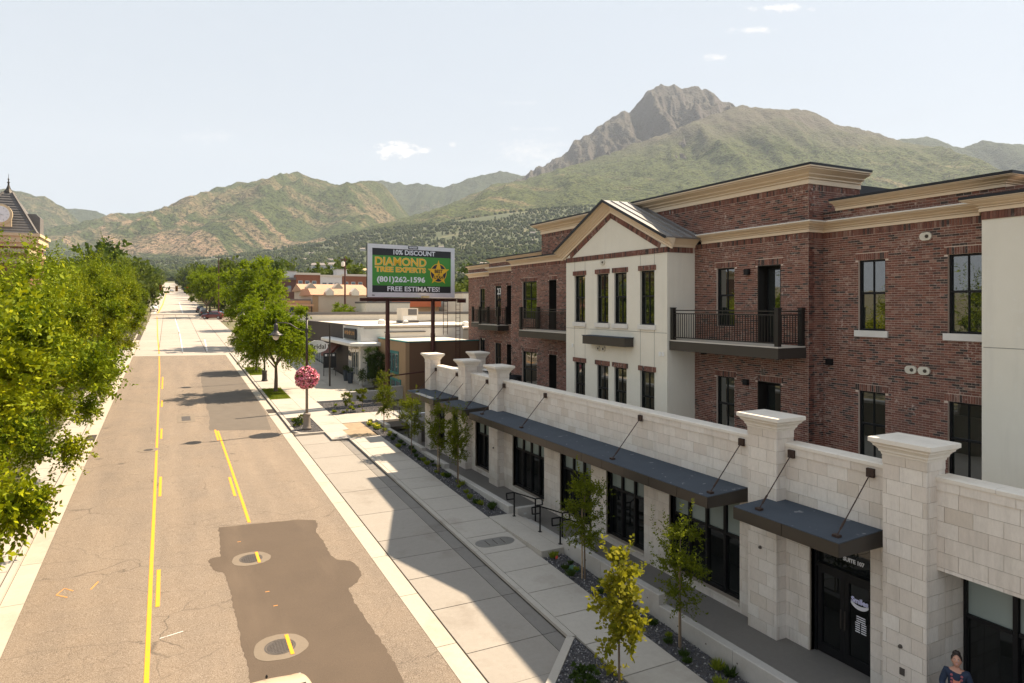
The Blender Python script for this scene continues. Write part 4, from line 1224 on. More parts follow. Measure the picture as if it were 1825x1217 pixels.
# the glass double door
dr = MB().box(XW + .32, XW + .33, 10.1, 11.75, .7, HEAD).build('entrance_door', FR, B)
x0, x1 = XW + .18, XW + .30
fm = MB().box(x0, x1, 10.101, 10.17, .7, HEAD).box(x0, x1, 11.68, 11.749, .7, HEAD).box(x0, x1, 10.171, 11.679, HEAD - .07, HEAD - .002).box(x0, x1, 10.171, 11.679, 2.84, 2.93)
fm.build('frame', FR, dr)
MB().box(x1 - .03, x1 - .02, 10.17, 11.68, 2.93, HEAD - .07).build('transom_pane', M['shop_glass'], dr)
for a, b in ((10.18, 10.92), (10.93, 11.67)):
    lf = MB().box(x0 + .03, x1 - .02, a, a + .11, .71, 2.83).box(x0 + .03, x1 - .02, b - .11, b, .71, 2.83).box(x0 + .03, x1 - .02, a + .111, b - .111, .71, .95).box(x0 + .03, x1 - .02, a + .111, b - .111, 2.70, 2.83)
    lf.build('door_leaf', FR, dr)
    MB().box(x1 - .045, x1 - .035, a + .10, b - .10, .95, 2.70).build('pane', M['shop_glass'], dr)
for y in (10.87, 10.98): MB().bar((x0 - .03, y, 1.55), (x0 - .03, y, 2.0), .025).build('handle', M['bronze'], dr)
def wtext(s, size, x, y, z, mat, parent, off=0, xs=1.0, name='lettering'):
    o = link(name, text_mesh(s, size, mat, off, .002, xs=xs), parent); o.location = (x, y, z); o.rotation_euler = (R(90), 0, R(-90)); return o
M['decal'] = plain('white_decal', (.72, .72, .76), .6)
M['decal_blue'] = plain('lilac_decal', (.60, .60, .85), .6)
xg = x1 - .049
wtext('Smiles', .175, xg, 10.55, 2.33, M['decal_blue'], dr, .008)
arc = MB(); R_ = .27
arc.prism([(10.55 + R_ * math.cos(a), 2.36 + R_ * .85 * math.sin(a) - .0) for a in np.linspace(-2.6, -.54, 14)] + [(10.55 + R_ * 1.0 * math.cos(a), 2.42 + R_ * .72 * math.sin(a)) for a in np.linspace(-.6, -2.54, 14)], xg - .002, xg + .002, 'YZ')
arc.build('smile_logo', M['decal'], dr)
ln = MB()
for i in range(8):
    for a, b in ((.02, .14), (.17, .30)) if i > 2 else ((.05, .28),):
        ln.box(xg - .002, xg + .002, 10.71 - b - .03, 10.71 - a - .03, 1.96 - i * .052, 1.985 - i * .052)
ln.build('opening_hours', M['decal'], dr)
wtext('SUITE 107', .13, x1 - .034, 10.72, 3.22, M['decal'], dr, .006)
# sockets, sprinkler outlets on piers
for y, x, z in ((9.15, 14.0, 2.05), (13.0, 14.0, 2.95), (29.5, 14.0, 2.5)): MB().lathe([(.035, x - .05), (.045, x - .001)], (0, y, z), 10, 'X').build('hose_outlet', M['iron'], B)
MB().box(13.985, 13.999, 9.06, 9.17, 1.45, 1.6).build('outlet_box', M['iron'], B)

# ---- canopies hung on rods
def canopy(y0, y1, rods, label):
    xf = 12.84; zt, zb_ = 4.24, 3.93
    c = MB().prism([(xf + .02, zb_ + .02), (XW - .03, zb_ + .02), (XW - .03, zt + .06), (xf + .02, zt - .015)], y0 + .02, y1 - .02, 'XZ').build('canopy', M['bronze'], B)
    c['label'] = label
    MB().prism([(xf + .005, zt - .014), (XW - .03, zt + .061), (XW - .03, zt + .072), (xf + .005, zt)], y0 + .005, y1 - .005, 'XZ').build('top_sheet', M['canopy_top'], c)
    y = y0; n = max(2, round((y1 - y0) / 1.24))
    me = MB().box(xf, xf + .019, 0, (y1 - y0) / n - .014, zb_, zt - .016).mesh('fascia_panel', M['bronze'])
    for i in range(n):
        o = link('fascia_panel', me, c); o.location = (0, y0 + i * (y1 - y0) / n + .007, 0)
    for q in (y0, y1 - .019): MB().prism([(xf + .021, zb_), (XW - .03, zb_), (XW - .03, zt + .055), (xf + .021, zt - .017)], q, q + .019, 'XZ').build('end_panel', M['bronze'], c)
    for i, yr in enumerate(rods):
        rd = MB().tube([(13.16, yr, zt + .06), (XW - .09, yr, 5.50)], .014, 6)
        rd.tube([(13.26, yr, zt + .17), (13.42, yr, zt + .345)], .026, 6)
        r_ = rd.build('tie_rod', M['rust'], c)
        MB().box(XW - .10, XW - .026, yr - .09, yr + .09, 5.44, 5.64).box(13.08, 13.2, yr - .08, yr + .08, zt + .0, zt + .07).build('bracket', M['rust'], c)
canopy(9.77, 12.82, (12.25, 10.05), 'nearest short canopy over the glass double door')
canopy(13.74, 29.8, (13.95, 18.5, 25.0, 28.95), 'long dark canopy over the middle shop windows')
canopy(30.7, 33.8, (30.9, 33.3), 'short canopy beyond the long one')
canopy(34.7, 39.3, (34.9, 38.2), 'farthest canopy with a patch of sun on top')
# things standing on the roof deck
t = thing('stacked_chairs', 'stack of white slatted chairs on the roof deck behind far piers', 'chairs', (16.6, 35.6, ZB))
for i in range(5):
    MB().box(-.3, .3, -.3, .3, .35 + i * .2, .42 + i * .2).build('seat', M['white'], t)
    MB().box(-.26, .26, -.26, .26, .28 + i * .2, .348 + i * .2).build('gap_frame', M['black'], t)
MB().box(-.26, .26, -.26, .26, 0, .28).build('base', M['black'], t)
t = thing('patio_chair', 'dark round-backed patio chair on the roof deck beside brick wall', 'chair', (17.3, 33.8, ZB))
MB().lathe([(.02, .42), (.34, .42), (.42, .6), (.44, 1.0), (.40, 1.0), (.36, .6), (.02, .47)], n=14).build('seat', M['black'], t, True)
for a in (.6, 2.2, 3.8, 5.4): MB().bar((.3 * math.cos(a), .3 * math.sin(a), 0), (.2 * math.cos(a), .2 * math.sin(a), .43), .03).build('leg', M['black'], t)

# ================================================================== PLANTS
def leaf_mesh(name, base, tip, width, mat, r, fold=.0):
    """one four-sided leaf per row of base / tip"""
    n = len(base); d = tip - base
    side = np.cross(d, r.normal(0, 1, (n, 3))); side /= np.linalg.norm(side, axis=1, keepdims=True) + 1e-9
    L = np.linalg.norm(d, axis=1, keepdims=True)
    w = side * L * width
    v = np.stack([base, base + d * .5 + w, tip, base + d * .5 - w], 1).reshape(-1, 3)
    return fast_mesh(name, v, np.arange(n * 4).reshape(-1, 4), mat)
def crown(name, seed, rad, cz, mat, shoots=900, per=30, leaf=.12, shoot_len=1.0, up=.45, droop=.0, lumps=9, lump=.28, width=.26, inner=.45, bottom=-.75, hang=0.0, clumps=34, cr=.36, spikes=0):
    """leafy shoots grouped in clumps spread through an uneven crown volume"""
    r = np.random.default_rng(seed)
    rad = np.array(rad)
    cd = r.normal(0, 1, (clumps * 4, 3)); cd /= np.linalg.norm(cd, axis=1, keepdims=True)
    cd = cd[cd[:, 2] > bottom]
    pick = [0]
    while len(pick) < min(clumps, len(cd)):           # keep the clumps apart
        dd = np.min(np.linalg.norm(cd[:, None] - cd[pick][None], axis=2), axis=1) + r.random(len(cd)) * .25
        pick.append(int(np.argmax(dd)))
    cd = cd[pick]; nc = len(cd)
    q = np.clip(1 + r.normal(0, lump * .55, nc), .6, 1.35)
    fr = np.where(r.random(nc) < inner, r.uniform(.3, .62, nc), r.uniform(.66, .82, nc)) * q
    cc = cd * rad * fr[:, None]
    crad = rad.mean() * cr * r.uniform(.7, 1.25, nc)
    who = r.integers(0, nc, shoots); m = shoots
    d = r.normal(0, 1, (m, 3)) + cd[who] * .9; d[:, 2] += up; d /= np.linalg.norm(d, axis=1, keepdims=True)
    start = cc[who] + r.normal(0, .12, (m, 3)) * crad[who][:, None]
    sl = crad[who] * r.uniform(.75, 1.3, m) * shoot_len
    if spikes:
        top = np.argsort(-(cc[:, 2] + r.random(nc) * .8))[:max(4, nc // 3)]
        sel = r.choice(m, spikes, replace=False)
        start[sel] = cc[r.choice(top, spikes)] + r.normal(0, .35, (spikes, 3)) * np.array([1, 1, .5])
        d[sel] = np.array([0, 0, 1]) + r.normal(0, .22, (spikes, 3)); d[sel] /= np.linalg.norm(d[sel], axis=1, keepdims=True)
        sl[sel] = r.uniform(1.2, 2.1, spikes) * rad.mean() * .38
    t = np.linspace(.08, 1, per)[None, :, None] + r.uniform(-.02, .02, (m, per, 1))
    curve = start[:, None] + d[:, None] * (sl[:, None, None] * t)
    curve[..., 2] -= droop * (t[..., 0] ** 2) * sl[:, None]
    base = curve.reshape(-1, 3)
    alt = np.where(np.arange(per) % 2, 1, -1)[None, :, None]
    sv = np.cross(d, r.normal(0, 1, (m, 3))); sv /= np.linalg.norm(sv, axis=1, keepdims=True)
    ldir = (d[:, None] * .55 + sv[:, None] * alt * .8 + r.normal(0, .35, (m, per, 3)) - np.array([0, 0, hang])).reshape(-1, 3)
    ldir /= np.linalg.norm(ldir, axis=1, keepdims=True)
    tip = base + ldir * (leaf * r.uniform(.6, 1.3, (len(base), 1)))
    base = base + np.array([0, 0, cz]); tip = tip + np.array([0, 0, cz])
    return leaf_mesh(name, base, tip, width, mat, r)
def trunk_mesh(name, h, r0, limbs=6, reach=2.0, top=.6, seed=0, n=8, mat='bark'):
    r = random.Random(seed); mb = MB()
    pts = [(0, 0, -.1), (0, 0, .15), (r.uniform(-.05, .05), r.uniform(-.05, .05), h * .5), (r.uniform(-.1, .1), r.uniform(-.1, .1), h)]
    mb.tube(pts, [r0 * 1.35, r0, r0 * .82, r0 * .55], n)
    for i in range(limbs):
        a = i * 2.4 + r.uniform(-.4, .4); z0 = h * r.uniform(.75, 1.0); L = reach * r.uniform(.7, 1.1)
        p0 = (pts[-1][0] * .9, pts[-1][1] * .9, z0)
        p1 = (L * .45 * math.cos(a), L * .45 * math.sin(a), z0 + L * .55); p2 = (L * math.cos(a), L * math.sin(a), z0 + L * (1.0 + top * r.random()))
        mb.tube([p0, p1, p2], [r0 * .45, r0 * .3, r0 * .1], 6)
    return mb.mesh(name, M[mat])
def tree(name, label, loc, crown_me, trunk_me, rz=0, s=1.0, group=None, cat='tree', sz=None):
    t = thing(name, label, cat, loc, rz, group); t.scale = (s, s, sz or s)
    link('trunk', trunk_me, t); link('crown', crown_me, t)
    return t
M['leaf_street_b'] = leaf('street_leaf_b', (.034, .062, .003), (.095, .15, .004), (.24, .275, .007), .16)
zel = [crown('street_crown', 11 + i, (3.7, 3.7, 3.6), 5.4, M[['leaf_street', 'leaf_street_b'][i % 2]], 1800, 24, .14, .8, .35, .05, 12, .6, .27, .08, -.8, 0, 24, .29, 110) for i in range(4)]
zt = [trunk_mesh('street_trunk', 3.0, .17, 8, 2.2, seed=i) for i in range(3)]
# left kerb row
row = [(-5.5, 17.2, .98), (-5.7, 23.0, .98), (-6.0, 28.4, .92), (-6.1, 35.2, 1.0), (-6.2, 42.4, .94), (-6.3, 49.4, 1.04), (-6.3, 56.6, 1.0), (-6.2, 64.0, 1.08), (-6.5, 72.0, 1.0), (-6.6, 81, 1.05), (-6.6, 91, .95), (-6.8, 102, 1.1), (-6.8, 113, 1.0), (-7, 126, 1.1)]
ords = ['nearest', 'second', 'third', 'fourth', 'fifth', 'sixth', 'seventh', 'eighth', 'ninth', 'tenth', 'eleventh', 'twelfth', 'thirteenth', 'farthest']
for i, (x, y, s) in enumerate(row):
    tree('street_tree', f'{ords[i]} bright green street tree counted along the left kerb from the bottom edge', (x, y, G * y + .05), zel[i % 4], zt[i % 3], i * 1.9, s, 'street trees along the left kerb')
back = [(-12.4, 34, .8), (-12.8, 42, .86), (-12.6, 50.5, .84), (-13.4, 59, .8), (-13.0, 84, 1.0), (-13.5, 91, .95), (-11.5, 119, 1.1)]
bo = ['nearest', 'second', 'third', 'fourth', 'fifth', 'sixth', 'farthest']
for i, (x, y, s) in enumerate(back):
    tree('street_tree', f'{bo[i]} bright green tree of the inner left row behind the kerb trees', (x, y, G * y), zel[(i + 2) % 4], zt[i % 3], i * 2.3 + 1, s, 'second row of trees on the left')
# right kerb trees
lin = [crown('linden_crown', 31 + i, (3.2, 3.2, 2.9), 4.7, M['leaf_linden'], 2000, 26, .15, 1.0, .15, .3, 10, .2, .3, hang=.3, clumps=40, cr=.33) for i in range(2)]
lt = [trunk_mesh('linden_trunk', 2.4, .16, 7, 1.6, seed=20 + i) for i in range(2)]
tree('street_tree', 'round leafy street tree with dark trunk in a grass square beside the lamp post', (7.72, 57.2, G * 57.2 + .1), lin[0], lt[0], .5, 1.0)
tree('street_tree', 'leafy street tree directly behind the lone grass-square tree', (7.7, 70.6, G * 70.6 + .1), lin[1], lt[1], 2.5, .74)
big = [crown('big_crown', 41 + i, (4.4, 4.4, 4.6), 7.2, M['leaf_linden'], 1300, 26, .22, 1.0, .3, .1, 14, .36, .3, hang=.1, clumps=44, cr=.3) for i in range(2)]
bt = trunk_mesh('big_trunk', 3.2, .24, 8, 2.8, seed=33)
tree('street_tree', 'big dark green tree over the far sidewalk left of the shop signs', (10.4, 95, G * 95), big[0], bt, 0, 1.0)
tree('street_tree', 'far green tree on the right kerb beneath the signal arm', (7.6, 166, G * 166), big[1], bt, 1, .9)
tree('street_tree', 'farther green tree on the right kerb past the signal', (9.6, 192, G * 192), big[0], bt, 2.2, 1.0)
tree('street_tree', 'green tree behind the big dark one on the right', (13.2, 126, G * 126), big[1], bt, 4.0, .85)

# saplings in the gravel strip
sap = [crown('sapling_crown', 51 + i, (.56, .56, 1.35), 2.1, M['leaf_sap'], 330, 15, .08, .85, .6, 0, 7, .35, .27, .4, -.95, clumps=26, cr=.5, spikes=16) for i in range(3)]
sap_round = crown('sapling_crown', 57, (.55, .55, .85), 1.65, M['leaf_sap'], 150, 14, .12, .7, .6, 0, 6, .2, .3, clumps=14, cr=.5)
M['leaf_gold'] = leaf('gold_leaf', (.085, .105, .010), (.16, .165, .013), (.27, .24, .02), .4)
sap_gold = crown('sapling_crown', 61, (.5, .5, 1.5), 1.75, M['leaf_gold'], 230, 10, .12, .8, .45, 0, 9, .5, .42, .4, -.98, clumps=30, cr=.42, spikes=10)
stm = MB().tube([(0, 0, -.05), (.01, 0, 1.0), (0, .01, 2.4), (0, 0, 3.1)], [.03, .026, .018, .008], 7).mesh('sapling_trunk', M['bark'])
stk = MB().tube([(.09, .02, -.05), (.09, .02, 2.2)], .022, 6).mesh('stake', M['stake'])
def sapling(x, y, h, label, cr, stake=True, rz=0):
    t = tree('sapling', label, (x, y, G * y + .10), cr, stm, rz, h / 3.4, 'young trees in the gravel strip')
    if stake: link('stake', stk, t)
    return t
sapling(11.62, 13.4, 3.15, 'staked young tree in the shaded gravel nearest the bottom right, before wide shop window', sap[0], True, 1)
sapling(11.6, 17.8, 3.4, 'young tree with twin stakes in shaded gravel just right of the landing', sap[1], True, 2)
sapling(11.75, 28.6, 3.25, 'slim shaded young tree fifth from bottom, beside the dark long canopy end', sap[2], True, .5)
sapling(11.6, 30.5, 3.2, 'yellow-green sunlit young tree in front of second pier from the far end', sap[0], True, 3)
sapling(11.5, 34.4, 3.2, 'sunlit young tree beside the tall retaining wall near farthest canopy', sap[1], False, 4)
sapling(11.57, 39.8, 3.4, 'tall sunlit young tree at the top of the gravel strip by far stairs', sap[2], False, 5)
sapling(10.9, 46.4, 2.1, 'small round-headed young tree in the sunlit gravel garden, left of two', sap_round, False, 0)
sapling(12.1, 46.9, 2.3, 'small round-headed young tree in the sunlit gravel garden, right of two', sap_round, False, 2)
sapling(9.25, 12.75, 3.3, 'golden sunlit young tree with fan leaves at the bottom centre edge', sap_gold, False, 2)

short = MB().tube([(0, 0, -.05), (0, 0, .3)], [.03, .015], 6).mesh('stem', M['bark'])
# tufts and small plants in the beds
def tuft_mesh(seed, h, n, mat, spread=.14):
    r = np.random.default_rng(seed); a = r.uniform(0, 6.28, n); rad = r.uniform(0, spread * .4, n); lean = r.uniform(.1, 1, n) * spread
    b = np.stack([np.cos(a) * rad, np.sin(a) * rad, np.zeros(n)], -1); hh = h * r.uniform(.5, 1.1, n)
    tp = np.stack([np.cos(a) * (rad + lean), np.sin(a) * (rad + lean), hh], -1)
    return leaf_mesh('tuft_leaves', b, tp, .09, mat, r)
tufts = [tuft_mesh(i, .26, 90, M['tuft'], .2) for i in range(3)]
tufts_d = [tuft_mesh(7 + i, .26, 90, M['leaf_shrub'], .2) for i in range(2)]
M['bloom'] = plain('yellow_bloom', (.75, .62, .03), .7)
r_ = random.Random(5)
tu = []
y = 9.2
while y < 40.3:
    if not (19.6 < y < 24.2):
        tu.append((r_.uniform(11.3, 11.9), y, r_.random() < (.6 if y > 24 else .42)))
        if r_.random() < .55: tu.append((r_.uniform(11.3, 11.9), y + .25, r_.random() < .35))
    y += r_.uniform(.5, .95)
for _ in range(12): tu.append((r_.uniform(10.1, 13.3), r_.uniform(46.5, 50.8), True))
for _ in range(5): tu.append((r_.uniform(7.0, 8.1), r_.uniform(42.2, 45.8), True))
for _ in range(7): tu.append((r_.uniform(11.1, 11.95), r_.uniform(40.7, 43.1), True))
first = {}
for i, (x, yy_, br) in enumerate(tu):
    t = thing('ornamental_grass', ('bright yellow-green grass tuft planted in dark gravel' if br else 'dull dark green grass tuft planted in dark gravel'), 'plant', (x, yy_, G * yy_ + .1), r_.uniform(0, 6), 'bright tufts in the gravel beds' if br else 'dark tufts in the gravel beds')
    s = r_.uniform(.55, .95); t.scale = (s, s, s)
    link('leaves', r_.choice(tufts if br else tufts_d), t)
for i, (x, yy_) in enumerate(((11.3, 42.0), (11.45, 41.4), (11.5, 40.9))):
    t = thing('yellow_flower', ['farthest', 'middle', 'nearest'][i] + ' yellow flowering plant in gravel by the far stair wall', 'plant', (x, yy_, G * yy_ + .1), 0, 'yellow flowers by the far stairs')
    link('leaves', tufts[i], t)
    b = MB()
    for _ in range(16): a, q = r_.uniform(0, 6.28), r_.uniform(0, .17); b.lathe([(.001, .0), (.028, .01), (.001, .03)], (q * math.cos(a), q * math.sin(a), r_.uniform(.18, .28)), 6)
    stuff(b.build('blossoms', M['bloom'], t))
shr = crown('shrub_crown', 71, (.55, .55, .5), .45, M['leaf_shrub'], 120, 14, .1, .35, .4, 0, 6, .3, .3)
tree('shrub', 'dark low shrub in the near gravel triangle beside golden young tree', (8.45, 12.9, G * 12.9 + .08), shr, short, 0, .7, None, 'shrub')
tree('shrub', 'sunny green shrub at the end of the soil strip by the shops', (12.6, 51.9, G * 51.9 + .1), crown('shrub_crown', 72, (.6, .6, .5), .4, M['leaf_sap'], 120, 14, .1, .35, .4), short, 0, .8, None, 'shrub')
tree('shrub', 'small dark shrub in the lamp post bed, left of the lamp', (7.2, 43.6, G * 43.6 + .1), shr, short, 1, .6, None, 'shrub')
tree('shrub', 'small leafy shrub in the lamp post bed, behind the lamp', (7.7, 45.0, G * 45.0 + .1), crown('shrub_crown', 73, (.6, .6, .4), .35, M['leaf_sap'], 90, 14, .09, .35, .4), short, 1, .7, None, 'shrub')
pin = crown('pine_crown', 75, (1.15, 1.15, 1.7), 1.75, M['leaf_shrub'], 420, 24, .14, .8, .2, .2, 8, .3, .12, .4, -.95)
tree('shrub', 'big dark green bushy evergreen between white shop and tan shop', (15.6, 56.6, G * 56.6), pin, short, 0, 1.15, None, 'shrub')

# ================================================================== STREET FURNITURE
M['lamp_paint'] = plain('lamp_post_paint', (.040, .034, .032), .45, .2)
M['lamp_base'] = plain('lamp_base_paint', (.22, .185, .155), .7, 0, .15, 4)
M['lamp_glass'] = plain('lamp_glass', (.72, .66, .58), .3)
def lamp_post(x, y, label, base='lamp_base', arm=1.8):
    t = thing('street_lamp', label, 'street lamp', (x, y, G * y + .1), 0, 'hooded lamp posts on the right sidewalk')
    MB().lathe([(.27, 0), (.27, .1), (.24, .14), (.22, .2), (.20, .8), (.21, .84), (.23, .86), (.23, .94), (.19, .98), (.1, 1.0)], n=16).build('base', M[base], t, True)
    MB().tube([(0, 0, .98), (0, 0, 3.7), (0, 0, 6.75)], [.085, .075, .055], 12).build('pole', M['lamp_base'] if base == 'lamp_base' else M['lamp_paint'], t, True)
    MB().tube([(0, 0, 3.75), (0, 0, 6.75)], [.082, .06], 12).build('upper_pole', M['lamp_paint'], t, True)
    MB().lathe([(.06, 6.7), (.1, 6.75), (.06, 6.82), (.03, 6.88), (.06, 6.95), (.02, 7.1), (.005, 7.2)], n=10).build('finial', M['lamp_paint'], t, True)
    am = MB(); P = [(-.05, 0, 6.05), (-.3, 0, 6.06), (-.6, 0, 6.18), (-.95, 0, 6.42), (-1.25, 0, 6.52), (-arm, 0, 6.52)]
    am.tube(P, .03, 8); am.lathe([(.075, 5.9), (.09, 5.95), (.09, 6.15), (.075, 6.2)], n=10).lathe([(.02, 6.5), (.045, 6.53), (.02, 6.6), (.035, 6.66), (.004, 6.78)], (-arm, 0, 0), 8)
    am.build('arm', M['lamp_paint'], t, True)
    hd = MB().lathe([(.03, 6.5), (.10, 6.44), (.13, 6.36), (.12, 6.1), (.15, 6.0), (.3, 5.86), (.42, 5.80), (.42, 5.77), (.2, 5.79)], (-arm, 0, 0), 18).build('lamp_hood', M['lamp_paint'], t, True)
    MB().lathe([(.19, 5.785), (.2, 5.7), (.15, 5.55), (.06, 5.49), (.005, 5.48)], (-arm, 0, 0), 14).build('lamp_globe', M['lamp_glass'], t, True)
    return t
lamp_post(7.54, 42.5, 'dark hooded street lamp with pink flower ball on its pole')
lamp_post(7.6, 63.4, 'hooded street lamp rising behind the round street tree', 'lamp_paint')
lamp_post(10.2, 107, 'farthest hooded street lamp against the big dark tree', 'lamp_paint')
# the flower ball
fl = thing('flower_basket', 'round ball of pink flowers hung on the nearest lamp post', 'flowers', (7.54, 42.5, G * 42.5 + 3.25))
def flower_ball(seed, n, rad, mat, size):
    r = np.random.default_rng(seed); d = r.normal(0, 1, (n, 3)); d /= np.linalg.norm(d, axis=1, keepdims=True)
    b = d * rad * (1 + .10 * np.sin(d[:, :1] * 7 + 1) * np.sin(d[:, 1:2] * 6 + 2) * np.sin(d[:, 2:] * 8)) * r.uniform(.74, 1.06, (n, 1)) * np.array([1, 1, .95]); tv = np.cross(d, r.normal(0, 1, (n, 3))); tv /= np.linalg.norm(tv, axis=1, keepdims=True)
    return leaf_mesh('petals', b - tv * size / 2, b + tv * size / 2 + d * size * .4, .42, mat, r)
def petal(name, c):
    k = N(name); r = k.rnd(); return k.done(k.ramp(r, (0, tuple(x * .7 for x in c)), (1, tuple(min(1, x * 1.25) for x in c))), .6)
M['pink'] = petal('pink_petal', (.72, .17, .28)); M['pale_pink'] = petal('pale_petal', (.80, .36, .40))
link('blossoms', flower_ball(1, 1900, .64, M['pink'], .12), fl)['kind'] = 'stuff'
link('blossoms', flower_ball(2, 1500, .66, M['pale_pink'], .12), fl)['kind'] = 'stuff'
link('leaves', flower_ball(3, 1300, .60, M['leaf_sap'], .15), fl)
MB().lathe([(.02, -.4), (.3, -.3), (.42, 0), (.3, .3), (.02, .4)], n=14).build('basket', M['leaf_shrub'], fl, True)

# steel davit light and utility poles
t = thing('street_light', 'tall steel street light with arched arms above the trees at the crossing', 'street lamp', (9.75, 160, G * 160)); t.scale = (1.05, 1.05, 1.1)
MB().tube([(0, 0, 0), (0, 0, 12.1)], [.14, .09], 10).build('pole', M['steel_red'], t)
ar = MB().tube([(-.3, 0, 12.1), (.6, 0, 12.15), (2.2, 0, 12.0), (3.4, 0, 11.3), (4.0, 0, 10.5)], .05, 6).tube([(0, 0, 12.1), (-.8, 0, 12.2)], .05, 6); ar.build('arm', M['rail'], t)
MB().box(-1.4, -.7, -.15, .15, 12.12, 12.26).build('lamp_head', M['white'], t)
t = thing('utility_pole', 'rusty brown pole with round white lamp left of the billboard', 'pole', (24.6, 106, G * 106))
MB().tube([(0, 0, 0), (0, 0, 12.6)], [.16, .12], 8).build('pole', M['steel_red'], t)
MB().lathe([(.05, 11.2), (.3, 11.3), (.3, 11.9), (.05, 12.0)], (-.3, 0, 0), 10).build('lamp_head', M['lamp_glass'], t)
MB().box(-.7, .5, -.06, .06, 12.2, 12.32).build('cross_arm', M['steel_red'], t)

# traffic signal on a long mast arm
M['signal_yellow'] = plain('signal_yellow', (.70, .30, .02), .5)
M['signal_red'] = plain('signal_red_lens', (.8, .05, .02), .4)
t = thing('traffic_signal', 'long grey mast arm with yellow signal heads over the crossing', 'traffic light', (10.6, 175, G * 175))
MB().tube([(0, 0, 0), (0, 0, 4.6), (-.4, 0, 5.2), (-1.5, 0, 5.7), (-4, 0, 6.2), (-12.4, 0, 6.55)], [.2, .18, .17, .15, .12, .06], 10).build('mast_arm', M['canopy_top'], t)
MB().tube([(-1.5, 0, 5.7), (-2.0, 0, 5.35), (-5.0, 0, 5.9), (-8, 0, 6.05)], .05, 6).build('brace', M['canopy_top'], t)
for x, z, col in ((-12.2, 5.9, True), (-8.9, 5.7, True), (-6.6, 5.6, False), (-4.3, 5.4, False)):
    h = MB().box(x - .2, x + .2, -.15, .15, z, z + 1.15).build('signal_head', M['signal_yellow'], t)
    for i in range(3): MB().lathe([(.13, -.17), (.15, -.19), (.15, -.3), (.13, -.3)], (x, 0, z + .2 + i * .36), 10, 'Y').build('lens', M['signal_red'] if (i == 2 and not col) else M['black'], h)
    MB().box(x - .28, x + .28, .151, .17, z - .08, z + 1.23).build('back_plate', M['black'], h)

# ================================================================== BILLBOARD
bb = thing('billboard', 'large billboard reading DIAMOND TREE EXPERTS on two brown poles', 'billboard', (13.06, 49.2, 10.0), math.atan2(1.2, 7.34))
BW, BH_ = 7.44, 3.95
M['bb_frame'] = plain('billboard_frame', (.68, .67, .68), .6); M['bb_black'] = plain('billboard_black', (.018, .018, .02), .6)
M['bb_green'] = plain('billboard_green', (.06, .27, .035), .6, 0, .06); M['bb_yellow'] = plain('billboard_yellow', (.85, .48, .02), .6, 0, .05); M['bb_cream'] = plain('billboard_cream', (.78, .60, .30), .6); M['bb_white'] = plain('billboard_white', (.78, .78, .80), .6, 0, .03)
MB().box(0, .34, -.1, .0, 0, BH_).box(BW - .34, BW, -.1, 0, 0, BH_).box(.341, BW - .341, -.1, 0, 0, .36).box(.341, BW - .341, -.1, 0, BH_ - .3, BH_).build('frame', M['bb_frame'], bb)
MB().box(-.02, BW + .02, .001, .12, -.0, BH_ + .02).build('back_panel', M['bb_black'], bb)
px0, px1, pz0, pz1 = .341, BW - .341, .361, BH_ - .301
band = .52
MB().box(px0, px1, -.05, -.002, pz0 + band, pz1 - band).build('poster', M['bb_green'], bb)
MB().box(px0, px1, -.05, -.002, pz1 - band + .001, pz1).box(px0, px1, -.05, -.002, pz0, pz0 + band - .001).build('poster_band', M['bb_black'], bb)
def btext(s, size, x, z, mat, off, xs=1.0, y=-.056, w=None):
    me = text_mesh(s, size, M[mat], off, .003, 'CENTER', 1)
    if w:
        ww = max(v.co.x for v in me.vertices) - min(v.co.x for v in me.vertices)
        me.transform(Matrix.Diagonal((w / ww, 1, 1, 1)))
    o = link('lettering', me, bb); o.location = (x, y, z); o.rotation_euler = (R(90), 0, 0); return o
btext('10% DISCOUNT', .50, BW * .515, pz1 - band * .5, 'bb_white', .012, w=3.6)
btext('FREE ESTIMATES!', .50, BW * .515, pz0 + band * .5, 'bb_white', .012, w=4.5)
btext('DIAMOND', .84, 2.72, 2.66, 'bb_cream', .038, y=-.055, w=4.35); btext('DIAMOND', .84, 2.72, 2.66, 'bb_yellow', .012, y=-.062, w=4.24)
btext('TREE EXPERTS', .52, 2.72, 2.07, 'bb_cream', .034, y=-.055, w=4.3); btext('TREE EXPERTS', .52, 2.72, 2.07, 'bb_yellow', .014, y=-.062, w=4.22)
btext('(801)262-1596', .56, 2.75, 1.33, 'bb_white', .018, w=4.05)
sx, sz = 5.98, 1.93
st_ = [(sx + (1.02 if i % 2 == 0 else .40) * math.sin(i * math.pi / 5), sz + (1.02 if i % 2 == 0 else .40) * math.cos(i * math.pi / 5)) for i in range(10)]
MB().lathe([(.74, -.054), (.74, -.052)], (sx, 0, sz), 40, 'Y').build('badge_ring', M['bb_yellow'], bb)
M['bb_navy'] = plain('billboard_navy', (.02, .022, .05), .6)
MB().lathe([(.68, -.057), (.68, -.055)], (sx, 0, sz), 40, 'Y').build('badge', M['bb_navy'], bb)
MB().prism(st_, -.0635, -.058, 'XZ').build('star', M['bb_yellow'], bb)
btext('BEST', .36, sx, sz + .12, 'bb_black', .012, y=-.068, w=.72); btext('of', .2, sx, sz - .12, 'bb_black', .004, y=-.068); btext('UTAH', .36, sx, sz - .36, 'bb_black', .012, y=-.068, w=.78)
MB().box(BW * .5 - .42, BW * .5 + .42, -.115, -.101, BH_ - .25, BH_ - .03).build('name_plate', M['bb_black'], bb); btext('REAGAN', .17, BW * .5, BH_ - .14, 'bb_white', .006, y=-.118)
btext('436', .14, .42, .14, 'bb_black', .004, y=-.103)
wk = MB().box(-.5, BW + .6, -.85, -.15, -.12, -.06); wk.build('catwalk', M['steel_red'], bb)
